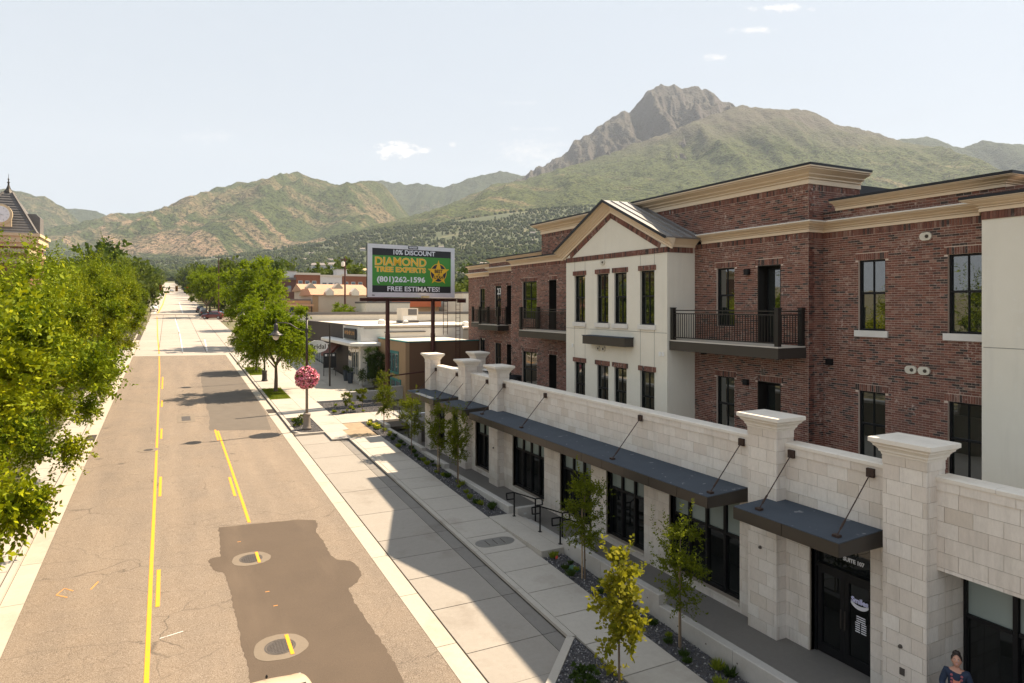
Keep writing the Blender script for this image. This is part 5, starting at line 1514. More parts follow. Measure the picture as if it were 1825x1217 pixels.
MB().box(-.5, BW + .3, .1, .25, -.3, -.05).box(BW - .2, BW + .6, -.84, -.78, -.4, -.13).build('beam', M['steel_red'], bb)
gb = bb.location.z - (G * 49.6 - .1)
for x in (1.72, 5.62):
    MB().tube([(x, .2, -gb), (x, .2, -2.8), (x, .2, -2.78), (x, .2, -.06)], [.18, .18, .155, .155], 12).build('pole', M['steel_red'], bb)
for i, (x, z0, z1) in enumerate(((6.35, -2.9, -.1), (7.5, -5.2, -.1))):
    ld = MB()
    for q in (-.19, .19): ld.bar((x + q, -.5, z0), (x + q, -.5, z1), .035)
    for z in np.arange(z0 + .2, z1, .34): ld.bar((x - .19, -.5, z), (x + .19, -.5, z), .025)
    ld.build('ladder', M['steel_red'], bb)
MB().bar((1.9, .2, -2.02), (5.5, .2, -1.8), .05).bar((1.9, .2, -5.95), (6.9, -.6, -5.55), .10).build('brace', M['steel_red'], bb)
MB().box(4.3, 4.8, -.7, -.3, -.05, .12).build('hanging_tarp', M['bb_cream'], bb)

# ================================================================== NEIGHBOURING BUILDINGS
M['brown'] = plain('brown_stucco', (.155, .085, .048), .9, 0, .08, 2)
M['tan'] = plain('tan_stucco', (.36, .24, .135), .9, 0, .08, 2)
M['teal'] = plain('teal_trim', (.03, .17, .165), .6)
M['dark_front'] = plain('dark_front', (.035, .026, .024), .7)
M['siding'] = plain('white_siding', (.70, .68, .64), .65, 0, .05)
M['awning_red'] = plain('maroon_awning', (.10, .028, .024), .8)
M['beige'] = plain('beige_wall', (.52, .43, .34), .85, 0, .08, 1.5)
M['red_brick'] = plain('far_red_brick', (.26, .105, .06), .9, 0, .2, 6)
M['dark_brick'] = plain('far_dark_brick', (.12, .06, .045), .9, 0, .2, 6)
M['tile'] = plain('tile_roof', (.46, .27, .17), .9, 0, .3, 3)
M['grey_roof'] = plain('grey_roof', (.13, .12, .115), .8)
M['far_glass'] = glass('far_glass', (.06, .08, .09), 1.8, .05)

def fwin(parent, axis, pl, s0, s1, z0, z1, frame='white', n=1, proud=.03):
    """a window set on a far wall: frame and pane"""
    def P(a, b, c, d, e, f): return (a, b, c, d, e, f) if axis == 'X' else (c, d, a, b, e, f)
    w = MB().box(*P(pl - proud, pl - .002, s0, s1, z0, z1)).build('window', M[frame], parent)
    for i in range(n):
        a, b = s0 + (s1 - s0) * i / n + .06, s0 + (s1 - s0) * (i + 1) / n - .06
        MB().box(*P(pl - proud - .006, pl - proud - .001, a, b, z0 + .07, z1 - .07)).build('pane', M['far_glass'], w)
    return w
# tan and brown shop
t = thing('shop', 'low brown stucco shop with teal window trim behind the billboard poles', 'building', (16.4, 50.5, 2.1), world=True)
MB().box(16.72, 22.6, 50.5, 50.8, 1.6, 6.5).build('wall', M['brown'], t)
MB().box(16.4, 16.715, 50.5, 58.2, 1.6, 6.5).build('wall', M['tan'], t)
MB().box(16.72, 22.6, 50.81, 58.2, 1.6, 6.2).build('core', M['brown'], t)
MB().box(16.35, 22.65, 50.45, 50.75, 6.5, 6.58).box(16.35, 16.7, 50.76, 58.2, 6.5, 6.58).build('coping', M['teal'], t)
MB().box(16.72, 22.62, 50.78, 58.15, 6.45, 6.49).build('roof', M['membrane'], t)
w = MB().box(16.34, 16.395, 52.2, 55.6, 3.85, 5.7).build('window', M['teal'], t)
for i in range(4): MB().box(16.33, 16.339, 52.35 + i * .82, 52.95 + i * .82, 4.05, 5.5).build('pane', M['far_glass'], w)
w = MB().box(16.34, 16.395, 51.6, 55.6, 2.2, 3.5).build('window', M['teal'], t)
for i in range(3): MB().box(16.33, 16.339, 51.75 + i * 1.3, 52.8 + i * 1.3, 2.3, 3.3).build('pane', M['far_glass'], w)
MB().box(16.36, 16.398, 57.2, 57.9, 4.1, 5.1).build('notice', M['white'], t)
# white siding shop
t = thing('shop', 'white clapboard corner shop with curved canopy and black hanging sign', 'building', (14.9, 58.3, 2.4), world=True)
MB().box(15.2, 24.5, 58.3, 84, 1.8, 7.35).build('wall', M['siding'], t)
MB().box(14.9, 15.19, 58.3, 65.0, 6.21, 7.52).build('sign_wall', M['siding'], t)
MB().box(24.51, 34, 58.3, 84, 1.8, 7.1).build('wall', M['membrane'], t)
for b_ in ((14.85, 24.6, 58.24, 58.5, 7.52, 7.60), (14.85, 15.1, 58.51, 65.0, 7.52, 7.60), (24.61, 34, 58.24, 58.5, 7.26, 7.34)):
    MB().box(*b_).build('roof_edge', M['grey_roof'], t)
MB().box(15.19, 24.5, 58.4, 84, 7.351, 7.50).box(24.52, 34, 58.4, 84, 7.11, 7.24).build('roof', M['membrane'], t)
MB().box(17, 20.8, 58.20, 58.29, 6.98, 7.06).build('pipe', M['grey_roof'], t)
nb_ = 15
for i in range(nb_):
    z = 2.5 + i * .27
    MB().prism([(58.298, z), (58.255, z), (58.285, z + .262), (58.298, z + .262)], 14.9, 16.38, 'YZ').build('board', M['siding'], t)
pr = [(0, 0), (.95, 0), (1.0, .06), (1.0, .26), (.9, .32), (0, .36)]
MB().sweep([(16.38, 58.25), (15.2, 58.25), (14.9, 58.5), (14.9, 70.5)], [(o, 5.85 + h) for o, h in pr], side=-1).build('canopy', M['siding'], t)
MB().box(14.85, 15.25, 58.22, 58.9, 2.4, 5.84).build('corner_column', M['siding'], t)
MB().box(15.0, 15.19, 58.9, 65, 2.4, 3.1).build('stall_riser', M['siding'], t)
for y in (59.0, 60.4, 61.8): fwin(t, 'X', 15.0, y, y + 1.25, 3.15, 5.6, 'cream', 2, .05)
MB().box(14.98, 15.19, 63.1, 65.0, 2.5, 5.84).build('doorway', M['dark_front'], t)
w = MB().box(15.35, 16.25, 58.20, 58.25, 2.9, 5.05).build('window', M['white'], t); MB().box(15.42, 16.18, 58.19, 58.199, 3.0, 4.95).build('pane', M['far_glass'], w)
sg = thing('hanging_sign', 'black rectangular shop sign with orange lettering on the white shop front', 'sign', (14.78, 61, 6.8), world=True)
MB().box(14.74, 14.84, 59.6, 64.1, 6.35, 7.3).build('board', M['bb_black'], sg)
M['orange_sign'] = plain('orange_lettering', (.62, .30, .08), .6)
lm = MB(); rr = random.Random(3); y = 63.7
while y > 60.2:
    h = rr.uniform(.3, .4); lm.box(14.728, 14.739, y - .2, y - .14, 6.72, 6.72 + h).box(14.728, 14.739, y - .34, y - .201, 6.72 + rr.choice((0, .15, .3)), 6.78 + rr.choice((0, .15, .3))); y -= .42
lm.build('lettering', M['orange_sign'], sg)
for i, (x, y, s) in enumerate(((19.5, 68, .5), (21.6, 66.5, .4), (28, 66, .5))):
    v = thing('roof_vent', ['white roof vent left of the cooler unit', 'white roof vent beside the cooler unit', 'white roof vent right of the left billboard pole'][i], 'vent', (x, y, 7.5 if x < 24 else 7.25))
    MB().box(-s * .6, s * .6, -s * .6, s * .6, 0, s * .6).build('housing', M['white'], v); MB().lathe([(s * .5, s * .6), (s * .7, s * .75), (s * .3, s), (.01, s)], n=10).build('hood', M['white'], v)
v = thing('cooler_unit', 'boxy rooftop cooling unit on the white roof behind the billboard pole', 'air conditioner', (23.6, 72, 7.5))
MB().box(-1, 1, -.9, .9, 0, .25).build('base', M['grey_roof'], v); MB().box(-.95, .95, -.85, .85, .251, 1.6).build('housing', M['membrane'], v); MB().box(-.2, .8, -.87, -.851, .85, 1.5).build('grille', M['grey_roof'], v); MB().box(-.8, .8, -.87, -.851, .3, .75).build('grille', M['white'], v)
# dark bridal shop front
t = thing('shop', 'dark-fronted bridal shop with maroon awning next to the white shop', 'building', (14.9, 70, 2.7), world=True)
MB().box(14.92, 15.18, 65.02, 84.3, 5.9, 7.55).build('upper_front', M['dark_front'], t)
MB().box(15.0, 15.19, 65.02, 84.3, 2.5, 5.88).build('front', M['dark_front'], t)
MB().prism([(14.95, 5.8), (13.7, 4.6), (13.7, 4.35), (14.95, 5.5)], 66.2, 69.5, 'XZ').build('awning', M['awning_red'], t)
fwin(t, 'X', 15.0, 69.7, 73.5, 2.9, 5.4, 'white', 3, .05); fwin(t, 'X', 15.0, 74.5, 80, 2.9, 5.4, 'white', 4, .05)
MB().box(14.88, 15.1, 65.02, 84.3, 7.551, 7.62).build('roof_edge', M['grey_roof'], t)
t = thing('bridal_sign', 'white oval Bridal sign on a black pole over the sidewalk', 'sign', (12.3, 58.6, G * 58.6 + .12))
MB().tube([(0, 0, 0), (0, 0, 5.3)], [.075, .06], 8).build('pole', M['lamp_paint'], t)
MB().prism([(-1.02 + .86 * math.cos(a), 3.42 + .52 * math.sin(a)) for a in [i * math.pi / 16 for i in range(32)]], -.05, .05, 'XZ').build('board', M['bb_white'], t)
o = link('lettering', text_mesh('Bridal', .58, M['bb_black'], .008), t); o.location = (-1.0, -.054, 3.40); o.rotation_euler = (R(90), 0, 0)
MB().bar((0, 0, 3.3), (-.6, 0, 3.1), .04).build('bracket', M['lamp_paint'], t)
t = thing('menu_board', 'black scalloped hanging board outside the dark shop', 'sign', (13.6, 64.8, 3.3))
MB().box(-.6, .6, -.04, .04, .2, 1.6).build('board', M['bb_black'], t); MB().box(-.45, -.25, -.05, -.041, 1.3, 1.5).box(-.1, .1, -.05, -.041, 1.3, 1.5).box(.25, .45, -.05, -.041, 1.3, 1.5).build('picture', M['bb_white'], t); MB().bar((-.55, 0, -.8), (-.55, 0, .2), .05).bar((.55, 0, -.8), (.55, 0, .2), .05).build('leg', M['lamp_paint'], t)
for i, (x, y) in enumerate(((14.3, 59.6), (14.3, 61.2))):
    t = thing('planter', ['tall grey planter with dark plant by the white shop, nearer one', 'tall grey planter with dark plant by the white shop, farther one'][i], 'planter', (x, y, G * y + .12))
    MB().lathe([(.2, 0), (.3, .95), (.27, .95), (.2, .85), (.01, .85)], n=12).build('pot', M['canopy_top'], t); link('leaves', crown('planter_leaves', 80 + i, (.34, .34, .3), 1.15, M['leaf_shrub'], 60, 10, .08, .2), t)
# long cream shop behind, with dark roof edge
def shop_block(name, label, x0, x1, y0, y1, ztop, wall, cat='building', edge='grey_roof', roofm='membrane', z0=2.0):
    t = thing(name, label, cat, (x0, y0, z0), world=True)
    MB().box(x0, x1, y0, y1, z0, ztop - .25).build('wall', M[wall], t)
    MB().box(x0 - .06, x1 + .06, y0 - .06, y0 + .2, ztop - .249, ztop).box(x0 - .06, x0 + .2, y0 + .201, y1, ztop - .249, ztop).box(x0 + .201, x1 + .06, y1 - .26, y1, ztop - .249, ztop).build('roof_edge', M[edge], t)
    MB().box(x0 + .21, x1, y0 + .21, y1 - .27, ztop - .249, ztop - .15).build('roof', M[roofm], t)
    return t
shop_block('shop', 'long cream flat-roofed shop with dark roof edge behind the white roofs', 13.9, 46, 84.6, 96, 8.5, 'cream', z0=3)
t = shop_block('shop', 'low white shop with script signboard past the bridal shop', 13.2, 19, 97, 104, 8.4, 'white', z0=3)
MB().box(12.95, 13.13, 97.2, 103.5, 6.5, 8.3).build('signboard', M['bb_white'], t); MB().box(13.5, 18.6, 96.85, 96.93, 6.9, 8.4).build('signboard', M['bb_white'], t)
o = link('lettering', text_mesh('Pame', 1.3, M['bb_black'], 0, shear=.3), t); o.location = (15.4, 96.82, 7.75); o.rotation_euler = (R(90), 0, 0)
t = shop_block('shop', 'wooden-fronted shop with brown roof left of the beige tiled building', 15.3, 19.4, 106, 116, 10.4, 'tan', edge='grey_roof', roofm='tile', z0=4)
for x in (16.2, 17.5): fwin(t, 'Y', 106, x, x + .9, 7.2, 9.2, 'beige', 1, .08)
MB().box(15.0, 19.6, 104.8, 105.9, 9.3, 9.6).build('canopy', M['tile'], t)
t = thing('shop', 'beige building with tiled roof and small gabled dormers', 'building', (20, 108, 4.4), world=True)
MB().box(20, 28.6, 108, 118, 4, 11.0).build('wall', M['beige'], t)
rf = MB().prism([(107.7, 11.0), (107.7, 11.1), (110, 12.1), (116, 12.1), (118.3, 11.1), (118.3, 11.0)], 19.7, 28.9, 'YZ').build('roof', M['tile'], t)
for x in (22.6, 26.6): MB().prism([(x - .6, 11.0), (x + .6, 11.0), (x + .6, 11.6), (x, 12.2), (x - .6, 11.6)], 107.4, 109.5, 'XZ').build('dormer', M['cream'], rf)
fwin(t, 'Y', 108, 27.3, 28.3, 7.4, 9.0, 'grey_roof', 1, .06); fwin(t, 'Y', 108, 24, 25.2, 6, 7.2, 'white', 2, .06)
MB().box(20.0, 20.9, 107.9, 107.98, 5, 10.9).build('stone_trim', M['tan'], t)
tree('tree', 'small round tree in front of the beige tiled building', (23.9, 103.5, 4.2), lin[1], lt[1], 0, .72)
t = shop_block('shop', 'cream shop with dark cut-out letters left of billboard post', 26.2, 33, 99.5, 106, 10.0, 'cream', z0=4)
t = shop_block('shop', 'flat shop with orange-red roof band seen under the billboard', 33, 41, 108, 118, 10.3, 'tan', z0=4)
M['orange_roof'] = plain('orange_band', (.50, .13, .05), .7)
MB().box(32.7, 41.2, 107.6, 107.9, 9.2, 10.25).build('roof_band', M['orange_roof'], t)
shop_block('shop', 'tall pale wall of a store right of the billboard', 42, 60, 100, 120, 11.6, 'membrane', z0=4)
# beige second row with dormers
t = thing('shop', 'pale tile-roofed building with brown shutters below the town houses', 'building', (24, 140, 6), world=True)
MB().box(24, 37, 140, 150, 5, 12.4).build('wall', M['beige'], t); rf = MB().prism([(139.6, 12.4), (139.6, 12.6), (145, 13.9), (150.4, 12.6), (150.4, 12.4)], 23.6, 37.4, 'YZ').build('roof', M['tile'], t)
for x in (25.6, 31): MB().prism([(x - .9, 12.2), (x + .9, 12.2), (x + .9, 13.1), (x, 14.0), (x - .9, 13.1)], 139.2, 142, 'XZ').build('dormer', M['beige'], rf)
fwin(t, 'Y', 140, 25, 26.4, 10.2, 12.1, 'grey_roof', 1, .05)
# town houses
units = [(22.6, 26.8, 15.5, 'dark_brick', 'dark brick town house with black top at left end of the row'), (26.8, 32.4, 16.7, 'red_brick', 'red brick town house left of the white one'), (32.4, 37.6, 16.3, 'siding', 'white town house between two red brick ones'), (37.6, 43.6, 16.6, 'red_brick', 'red brick town house by the tall rusty pole'), (43.6, 48, 15.6, 'dark_brick', 'dark town house beside the billboard edge'), (62.5, 67, 15.8, 'red_brick', 'red brick town house right of the billboard')]
for x0, x1, zt_, mt, lab in units:
    t = thing('town_house', lab, 'building', (x0, 165, 6.6), 0, 'town houses far behind the shops', world=True)
    MB().box(x0, x1 - .05, 165, 177, 6, zt_).build('wall', M[mt], t)
    MB().box(x0 - .05, x1 - .0, 164.85, 165.4, zt_, zt_ + .5).build('parapet', M['cream' if mt != 'dark_brick' else 'grey_roof'], t)
    MB().box(x0 + .2, x1 - .2, 165.41, 176.8, zt_, zt_ + .1).build('roof', M['grey_roof'], t)
    n = max(2, int((x1 - x0) / 1.7))
    for i in range(n):
        a = x0 + .5 + i * (x1 - x0 - .8) / n
        for z in (zt_ - 2.9, zt_ - 6.0): fwin(t, 'Y', 165, a, a + .95, z, z + 1.5, 'white' if mt == 'red_brick' else 'grey_roof', 1, .06)
for i, (x0, x1, z) in enumerate(((25.2, 27.6, 16.1), (37.0, 39.6, 16.8))):
    t = thing('roof_house', ['white roof-top stair house above left town houses', 'white roof-top stair house above right town houses'][i], 'building', (x0, 170, z), world=True)
    MB().prism([(x0, z), (x1, z), (x1 - .2, z + 1.4), (x0, z + 1.5)], 168, 172, 'XZ').build('wall', M['siding'], t); MB().box(x0 - .1, x1, 167.8, 172.2, z + 1.51, z + 1.6).build('roof', M['membrane'], t)

# left side: clock tower hall
TX, TY = -12.95, 73.0
t = thing('clock_tower', 'brick clock tower with steep slate roof, white clock and finial', 'clock tower', (TX, TY, 3), world=True)
M['slate'] = plain('slate', (.15, .14, .135), .8, 0, .3, 6); M['tower_brick'] = plain('tower_brick', (.20, .085, .055), .9, 0, .2, 5); M['tower_cream'] = plain('tower_cream', (.58, .46, .30), .8)
h = 2.55
MB().box(TX - h + .25, TX + h - .25, TY, TY + 5, 2, 14.6).build('wall', M['tower_brick'], t)
MB().box(TX - h - .1, TX + h + .1, TY - .35, TY + 5.35, 14.95, 15.5).box(TX - h + .1, TX + h - .1, TY - .15, TY + 5.15, 14.6, 14.95).box(TX - h - .25, TX + h + .25, TY - .5, TY + 5.5, 15.501, 15.75).build('cornice', M['tower_cream'], t)
ap = .35
nrow = 16
rfp = MB().add([(TX - h, TY - .2, 15.75), (TX + h, TY - .2, 15.75), (TX + h, TY + 5.2, 15.75), (TX - h, TY + 5.2, 15.75), (TX - ap, TY + 2.5 - ap, 19.6), (TX + ap, TY + 2.5 - ap, 19.6), (TX + ap, TY + 2.5 + ap, 19.6), (TX - ap, TY + 2.5 + ap, 19.6)], [(3, 2, 1, 0), (4, 5, 6, 7), (0, 1, 5, 4), (1, 2, 6, 5), (2, 3, 7, 6), (3, 0, 4, 7)])
rf = rfp.build('roof', M['slate'], t)
for i in range(nrow):
    f0 = i / nrow; z = 15.76 + f0 * 3.82; w0 = h + (ap - h) * f0; yy0 = TY - .2 + (2.7 - ap) * f0
    MB().box(TX - w0, TX + w0, yy0 - .05, yy0 - .005, z, z + .05).build('slate_course', M['slate'], rf)
for sx_ in (-1, 1): MB().bar((TX + sx_ * h, TY - .2, 15.78), (TX + sx_ * ap, TY + 2.5 - ap, 19.62), .16).build('ridge', M['grey_roof'], rf)
MB().lathe([(.45, 19.6), (.4, 19.7), (.2, 19.95), (.08, 20.3), (.06, 20.5), (.13, 20.56), (.05, 20.64), (.04, 20.8), (.09, 20.86), (.02, 20.95), (.01, 21.35)], (TX, TY + 2.5, 0), 10).build('finial', M['rail'], t)
cl = MB().lathe([(.92, TY - .32), (.92, TY - .1), (.05, TY - .1)], (TX - .15, 0, 17.35), 28, 'Y').box(TX - .99, TX + .69, TY - .26, TY - .1, 16.3, 17.3).build('clock_surround', M['tower_cream'], t)
MB().lathe([(.72, TY - .36), (.72, TY - .321)], (TX - .15, 0, 17.35), 28, 'Y').build('dial', M['bb_white'], cl)
hd = MB()
for i in range(12):
    a = i * math.pi / 6; hd.bar((TX - .15 + .5 * math.sin(a), TY - .366, 17.35 + .5 * math.cos(a)), (TX - .15 + .65 * math.sin(a), TY - .366, 17.35 + .65 * math.cos(a)), .05, .008)
hd.bar((TX - .15, TY - .372, 17.35), (TX - .15 - .05, TY - .372, 16.78), .05, .008).bar((TX - .15, TY - .38, 17.35), (TX - .15 - .5, TY - .38, 17.5), .06, .008).bar((TX - .15, TY - .38, 17.35), (TX - .15 + .3, TY - .38, 17.27), .06, .008)
hd.build('hands', M['bb_black'], cl)
MB().prism([(TX + 1.2, 15.76), (TX + 2.5, 15.76), (TX + 2.5, 17.4), (TX + 2.2, 17.7), (TX + 1.2, 17.7)], TY + 1.6, TY + 3.6, 'XZ').build('dormer', M['slate'], rf)
t = thing('brick_hall', 'brick hall wing with cream bracketed eaves below the clock tower', 'building', (-13.5, 64, 2.6), world=True)
HX = -10.55
MB().box(-30, HX, 65, 72.9, 2, 12.7).build('wall', M['tower_brick'], t)
MB().sweep([(-30, 65), (HX, 65), (HX, 72.9)], [(-.1, 12.7), (.08, 12.7), (.1, 13.2), (.75, 13.5), (.8, 13.8), (-.1, 13.85)], side=1).build('cornice', M['tower_cream'], t)
for x in (-12.6, -15.2): MB().box(x - .22, x + .22, 64.45, 64.99, 12.2, 13.45).build('bracket', M['tower_cream'], t)
for y in (66, 68, 70, 72): MB().box(HX + .01, HX + .5, y - .2, y + .2, 12.4, 13.45).build('bracket', M['tower_cream'], t)
w = MB().prism([(-14.1 + 1.25 * math.cos(a), 11.0 + 1.25 * math.sin(a)) for a in np.linspace(0, math.pi, 13)] + [(-15.35, 8.3), (-12.85, 8.3)], 64.9, 64.99, 'XZ').build('arched_window', M['tower_cream'], t)
MB().prism([(-14.1 + 1.0 * math.cos(a), 11.0 + 1.0 * math.sin(a)) for a in np.linspace(0, math.pi, 13)] + [(-15.1, 8.4), (-13.1, 8.4)], 64.87, 64.899, 'XZ').build('pane', M['pale_pane'], w)
mu = MB(); [mu.box(x - .03, x + .03, 64.85, 64.869, 8.4, 11.9) for x in (-14.6, -14.1, -13.6)]; [mu.box(-15.1, -13.1, 64.83, 64.849, z - .03, z + .03) for z in (9.4, 10.3, 11.0)]
mu.build('muntin', M['grey_roof'], w)
t = shop_block('brick_building', 'dark red brick flat block behind the left trees', -26, -11.5, 96, 112, 11.2, 'dark_brick', edge='dark_brick', roofm='grey_roof', z0=3)
t = thing('cottage', 'small beige house with brown gabled roof behind the left kerb trees', 'house', (-15, 132, 5), world=True)
MB().box(-15, -9.5, 130, 138, 5, 11).build('wall', M['beige'], t); MB().prism([(-15.5, 10.9), (-9.0, 10.9), (-9.0, 11.1), (-12.2, 13.2), (-15.5, 11.1)], 129.5, 138.5, 'XZ').build('roof', M['grey_roof'], t)

# ================================================================== CARS
M['tyre'] = plain('tyre', (.02, .02, .02), .9); M['car_glass'] = glass('car_glass', (.012, .014, .016), 1.7); M['rim'] = plain('wheel_rim', (.4, .4, .42), .35, .8)
M['lamp_red'] = plain('tail_lamp', (.35, .015, .01), .3); M['head'] = plain('head_lamp', (.6, .6, .6), .2)
def paint(name, c):
    k = N(name); k.b.inputs['Coat Weight'].default_value = .6; k.b.inputs['Coat Roughness'].default_value = .06
    return k.done(c, .35, .15)
def car_parts(t, pm, suv=True, sub=2):
    """a car facing +Y, 4.6 m long, built as one lofted shell with glass, wheels, lamps and mirrors"""
    st_ = [  # y, half-width, z_low, z_belt, roof z, roof half-width
        (-2.28, .70, .42, .74, .86, .60), (-2.15, .86, .32, .92, 1.02, .68), (-1.95, .90, .28, .98, 1.48 if suv else 1.10, .62), (-1.2, .92, .27, .99, 1.62 if suv else 1.38, .62),
        (0, .93, .27, .99, 1.66 if suv else 1.44, .63), (.55, .93, .27, .98, 1.56 if suv else 1.36, .63), (1.05, .93, .27, .98, 1.07, .74), (1.5, .92, .28, .93, 1.03, .74), (2.0, .88, .32, .86, .94, .66), (2.24, .74, .40, .74, .80, .52), (2.32, .6, .46, .66, .70, .42)]
    rings = []
    for y, w, zl, zb, zr, wr in st_:
        half = [(w * .86, zl), (w, zl + .14), (w, zb - .12), (w * .965, zb), ((w * .965 + wr) / 2 + .02, (zb + zr) / 2 + .03), (wr, zr - .035), (wr * .6, zr), (0, zr + .012)]
        ring = [(x, y, z) for x, z in half] + [(-x, y, z) for x, z in half[-2::-1]] + [(0, y, zl - .02)]
        rings.append(ring)
    n = len(rings[0]); mb = MB()
    for r_ in rings: mb.v += r_
    for i in range(len(rings) - 1):
        for j in range(n): mb.f.append((i * n + j, i * n + (j + 1) % n, (i + 1) * n + (j + 1) % n, (i + 1) * n + j))
    mb.f.append(tuple(range(n))); mb.f.append(tuple((len(rings) - 1) * n + j for j in range(n))[::-1])
    body = mb.build('body', pm, t, True)
    md = body.modifiers.new('smooth', 'SUBSURF'); md.levels = sub; md.render_levels = sub
    def quad(name, pts, mat):
        m2 = MB().add(pts, [tuple(range(len(pts)))]); o = m2.build(name, mat, t)
        s2 = o.modifiers.new('thick', 'SOLIDIFY'); s2.thickness = .02; s2.offset = 0; return o
    zr = 1.58 if suv else 1.36
    quad('windscreen', [(-.72, 1.02, 1.06), (.72, 1.02, 1.06), (.58, .50, zr - .02), (-.58, .50, zr - .02)], M['car_glass'])
    quad('rear_window', [(-.62, -2.02, 1.08), (.62, -2.02, 1.08), (.54, -1.86 if suv else -1.3, zr - .1), (-.54, -1.86 if suv else -1.3, zr - .1)], M['car_glass'])
    for s in (-1, 1):
        quad('side_window', [(s * .905, .8, 1.04), (s * .905, -.25, 1.04), (s * .70, -.25, zr - .06), (s * .70, .45, zr - .06)], M['car_glass'])
        quad('side_window', [(s * .905, -.33, 1.04), (s * .89, -1.5, 1.04), (s * .69, -1.3, zr - .07), (s * .70, -.33, zr - .06)], M['car_glass'])
        MB().box(s * .95 if s > 0 else -1.13, 1.13 if s > 0 else -.95, .66, .86, 1.0, 1.17).build('mirror', M['black'], t)
        MB().box(s * .5 if s > 0 else -.78, .78 if s > 0 else -.5, 2.12, 2.26, .62, .76).build('headlight', M['head'], t)
        MB().box(s * .55 if s > 0 else -.82, .82 if s > 0 else -.55, -2.25, -2.12, .78, .98).build('tail_light', M['lamp_red'], t)
        for y in (-1.4, 1.45):
            wh = MB().lathe([(.2, s * .70), (.32, s * .70), (.335, s * .74), (.335, s * .90), (.32, s * .93), (.2, s * .93)], (0, y, .335), 18, 'X').build('wheel', M['tyre'], t)
            MB().lathe([(.19, s * .9), (.2, s * .935), (.05, s * .94), (.01, s * .945)], (0, y, .335), 12, 'X').build('rim', M['rim'], wh)
M['car_cream'] = paint('cream_car_paint', (.60, .47, .33))
t = thing('car', 'cream car driving off at the bottom edge, only its bonnet in view', 'car', (1.78, 12.95, G * 12.95 + .01)); t.rotation_euler = (math.atan(G), 0, 0)
car_parts(t, M['car_cream'], True)
MB().lathe([(.02, 1.0), (.03, 1.03), (.01, 1.07)], (.05, 2.02, -.05), 8).build('washer_jet', M['black'], t); MB().bar((-.6, 1.09, 1.08), (.1, 1.0, 1.10), .02).bar((.05, 1.09, 1.08), (.7, 1.0, 1.10), .02).build('wiper', M['black'], t)
cc = [('white_car_paint', (.7, .7, .7)), ('silver_car_paint', (.4, .42, .45)), ('dark_car_paint', (.03, .035, .045)), ('red_car_paint', (.13, .02, .02)), ('blue_car_paint', (.12, .18, .28))]
PM = [paint(a, b) for a, b in cc]
proto = thing('car', 'white parked car beyond the left trees', 'car', (-9.5, 96, G * 96 + .1), .1, 'cars parked up the street'); car_parts(proto, PM[0], True, 1)
KIDS.clear()
cars = [(7.4, 172, 0, 2, 'dark car parked on the right below the signal arm tree'), (7.5, 179, 0, 1, 'silver car parked behind the dark one on the right'), (8.6, 160, 1.2, 3, 'dark red car nearest the shaded crossing kerb on the right'), (9.0, 163.5, 1.2, 4, 'pale blue car beside the dark red one'), (-9.3, 102, .1, 1, 'silver car just past the white car on the left'), (-3.3, 197, 3.14, 0, 'white car coming down past the traffic signal'), (-3.4, 330, 3.14, 1, 'silver car far up the street'), (1.6, 420, 0, 1, 'farthest pale car at the top of the street'), (7.2, 190, 0, 2, 'dark car parked at the far right kerb past the signal')]
for x, y, rz, c, lab in cars:
    q = dup(proto, (x, y, G * y + .03), rz, lab)
    for ch in q.children:
        if ch.name.startswith('body'):
            ch.data = ch.data if c == 0 else ch.data.copy(); ch.data.materials[0] = PM[c]
for i, y in enumerate(np.arange(8, 60, 6.5)): pass

# ================================================================== PERSON
M['skin'] = plain('skin', (.50, .26, .18), .55, 0, .05); M['hair'] = plain('dark_hair', (.022, .012, .009), .6, 0, .3, 30); M['navy'] = plain('navy_cloth', (.018, .03, .06), .9); M['coral'] = plain('coral_cloth', (.62, .22, .15), .9); M['jeans'] = plain('dark_trousers', (.03, .03, .04), .9); M['lip'] = plain('lips', (.45, .09, .08), .5); M['eye_white'] = plain('eye_white', (.75, .73, .7), .3); M['embroid'] = plain('embroidery', (.35, .10, .12), .9)
def skin_chain(name, verts, edges, rads, mat, parent, root=0, sub=2):
    me = bpy.data.meshes.new(name); me.from_pydata([tuple(v) for v in verts], edges, []); me.materials.append(mat)
    o = link(name, me, parent)
    md = o.modifiers.new('skin', 'SKIN'); md.use_smooth_shade = True
    for i, r in enumerate(rads):
        me.skin_vertices[0].data[i].radius = (r, r) if not isinstance(r, tuple) else r
        me.skin_vertices[0].data[i].use_root = (i == root)
    s_ = o.modifiers.new('sub', 'SUBSURF'); s_.levels = sub; s_.render_levels = sub
    return o
pp = thing('person', 'smiling woman with dark hair bun, navy embroidered cardigan and coral top', 'person', (13.92, 7.95, .70), R(120))
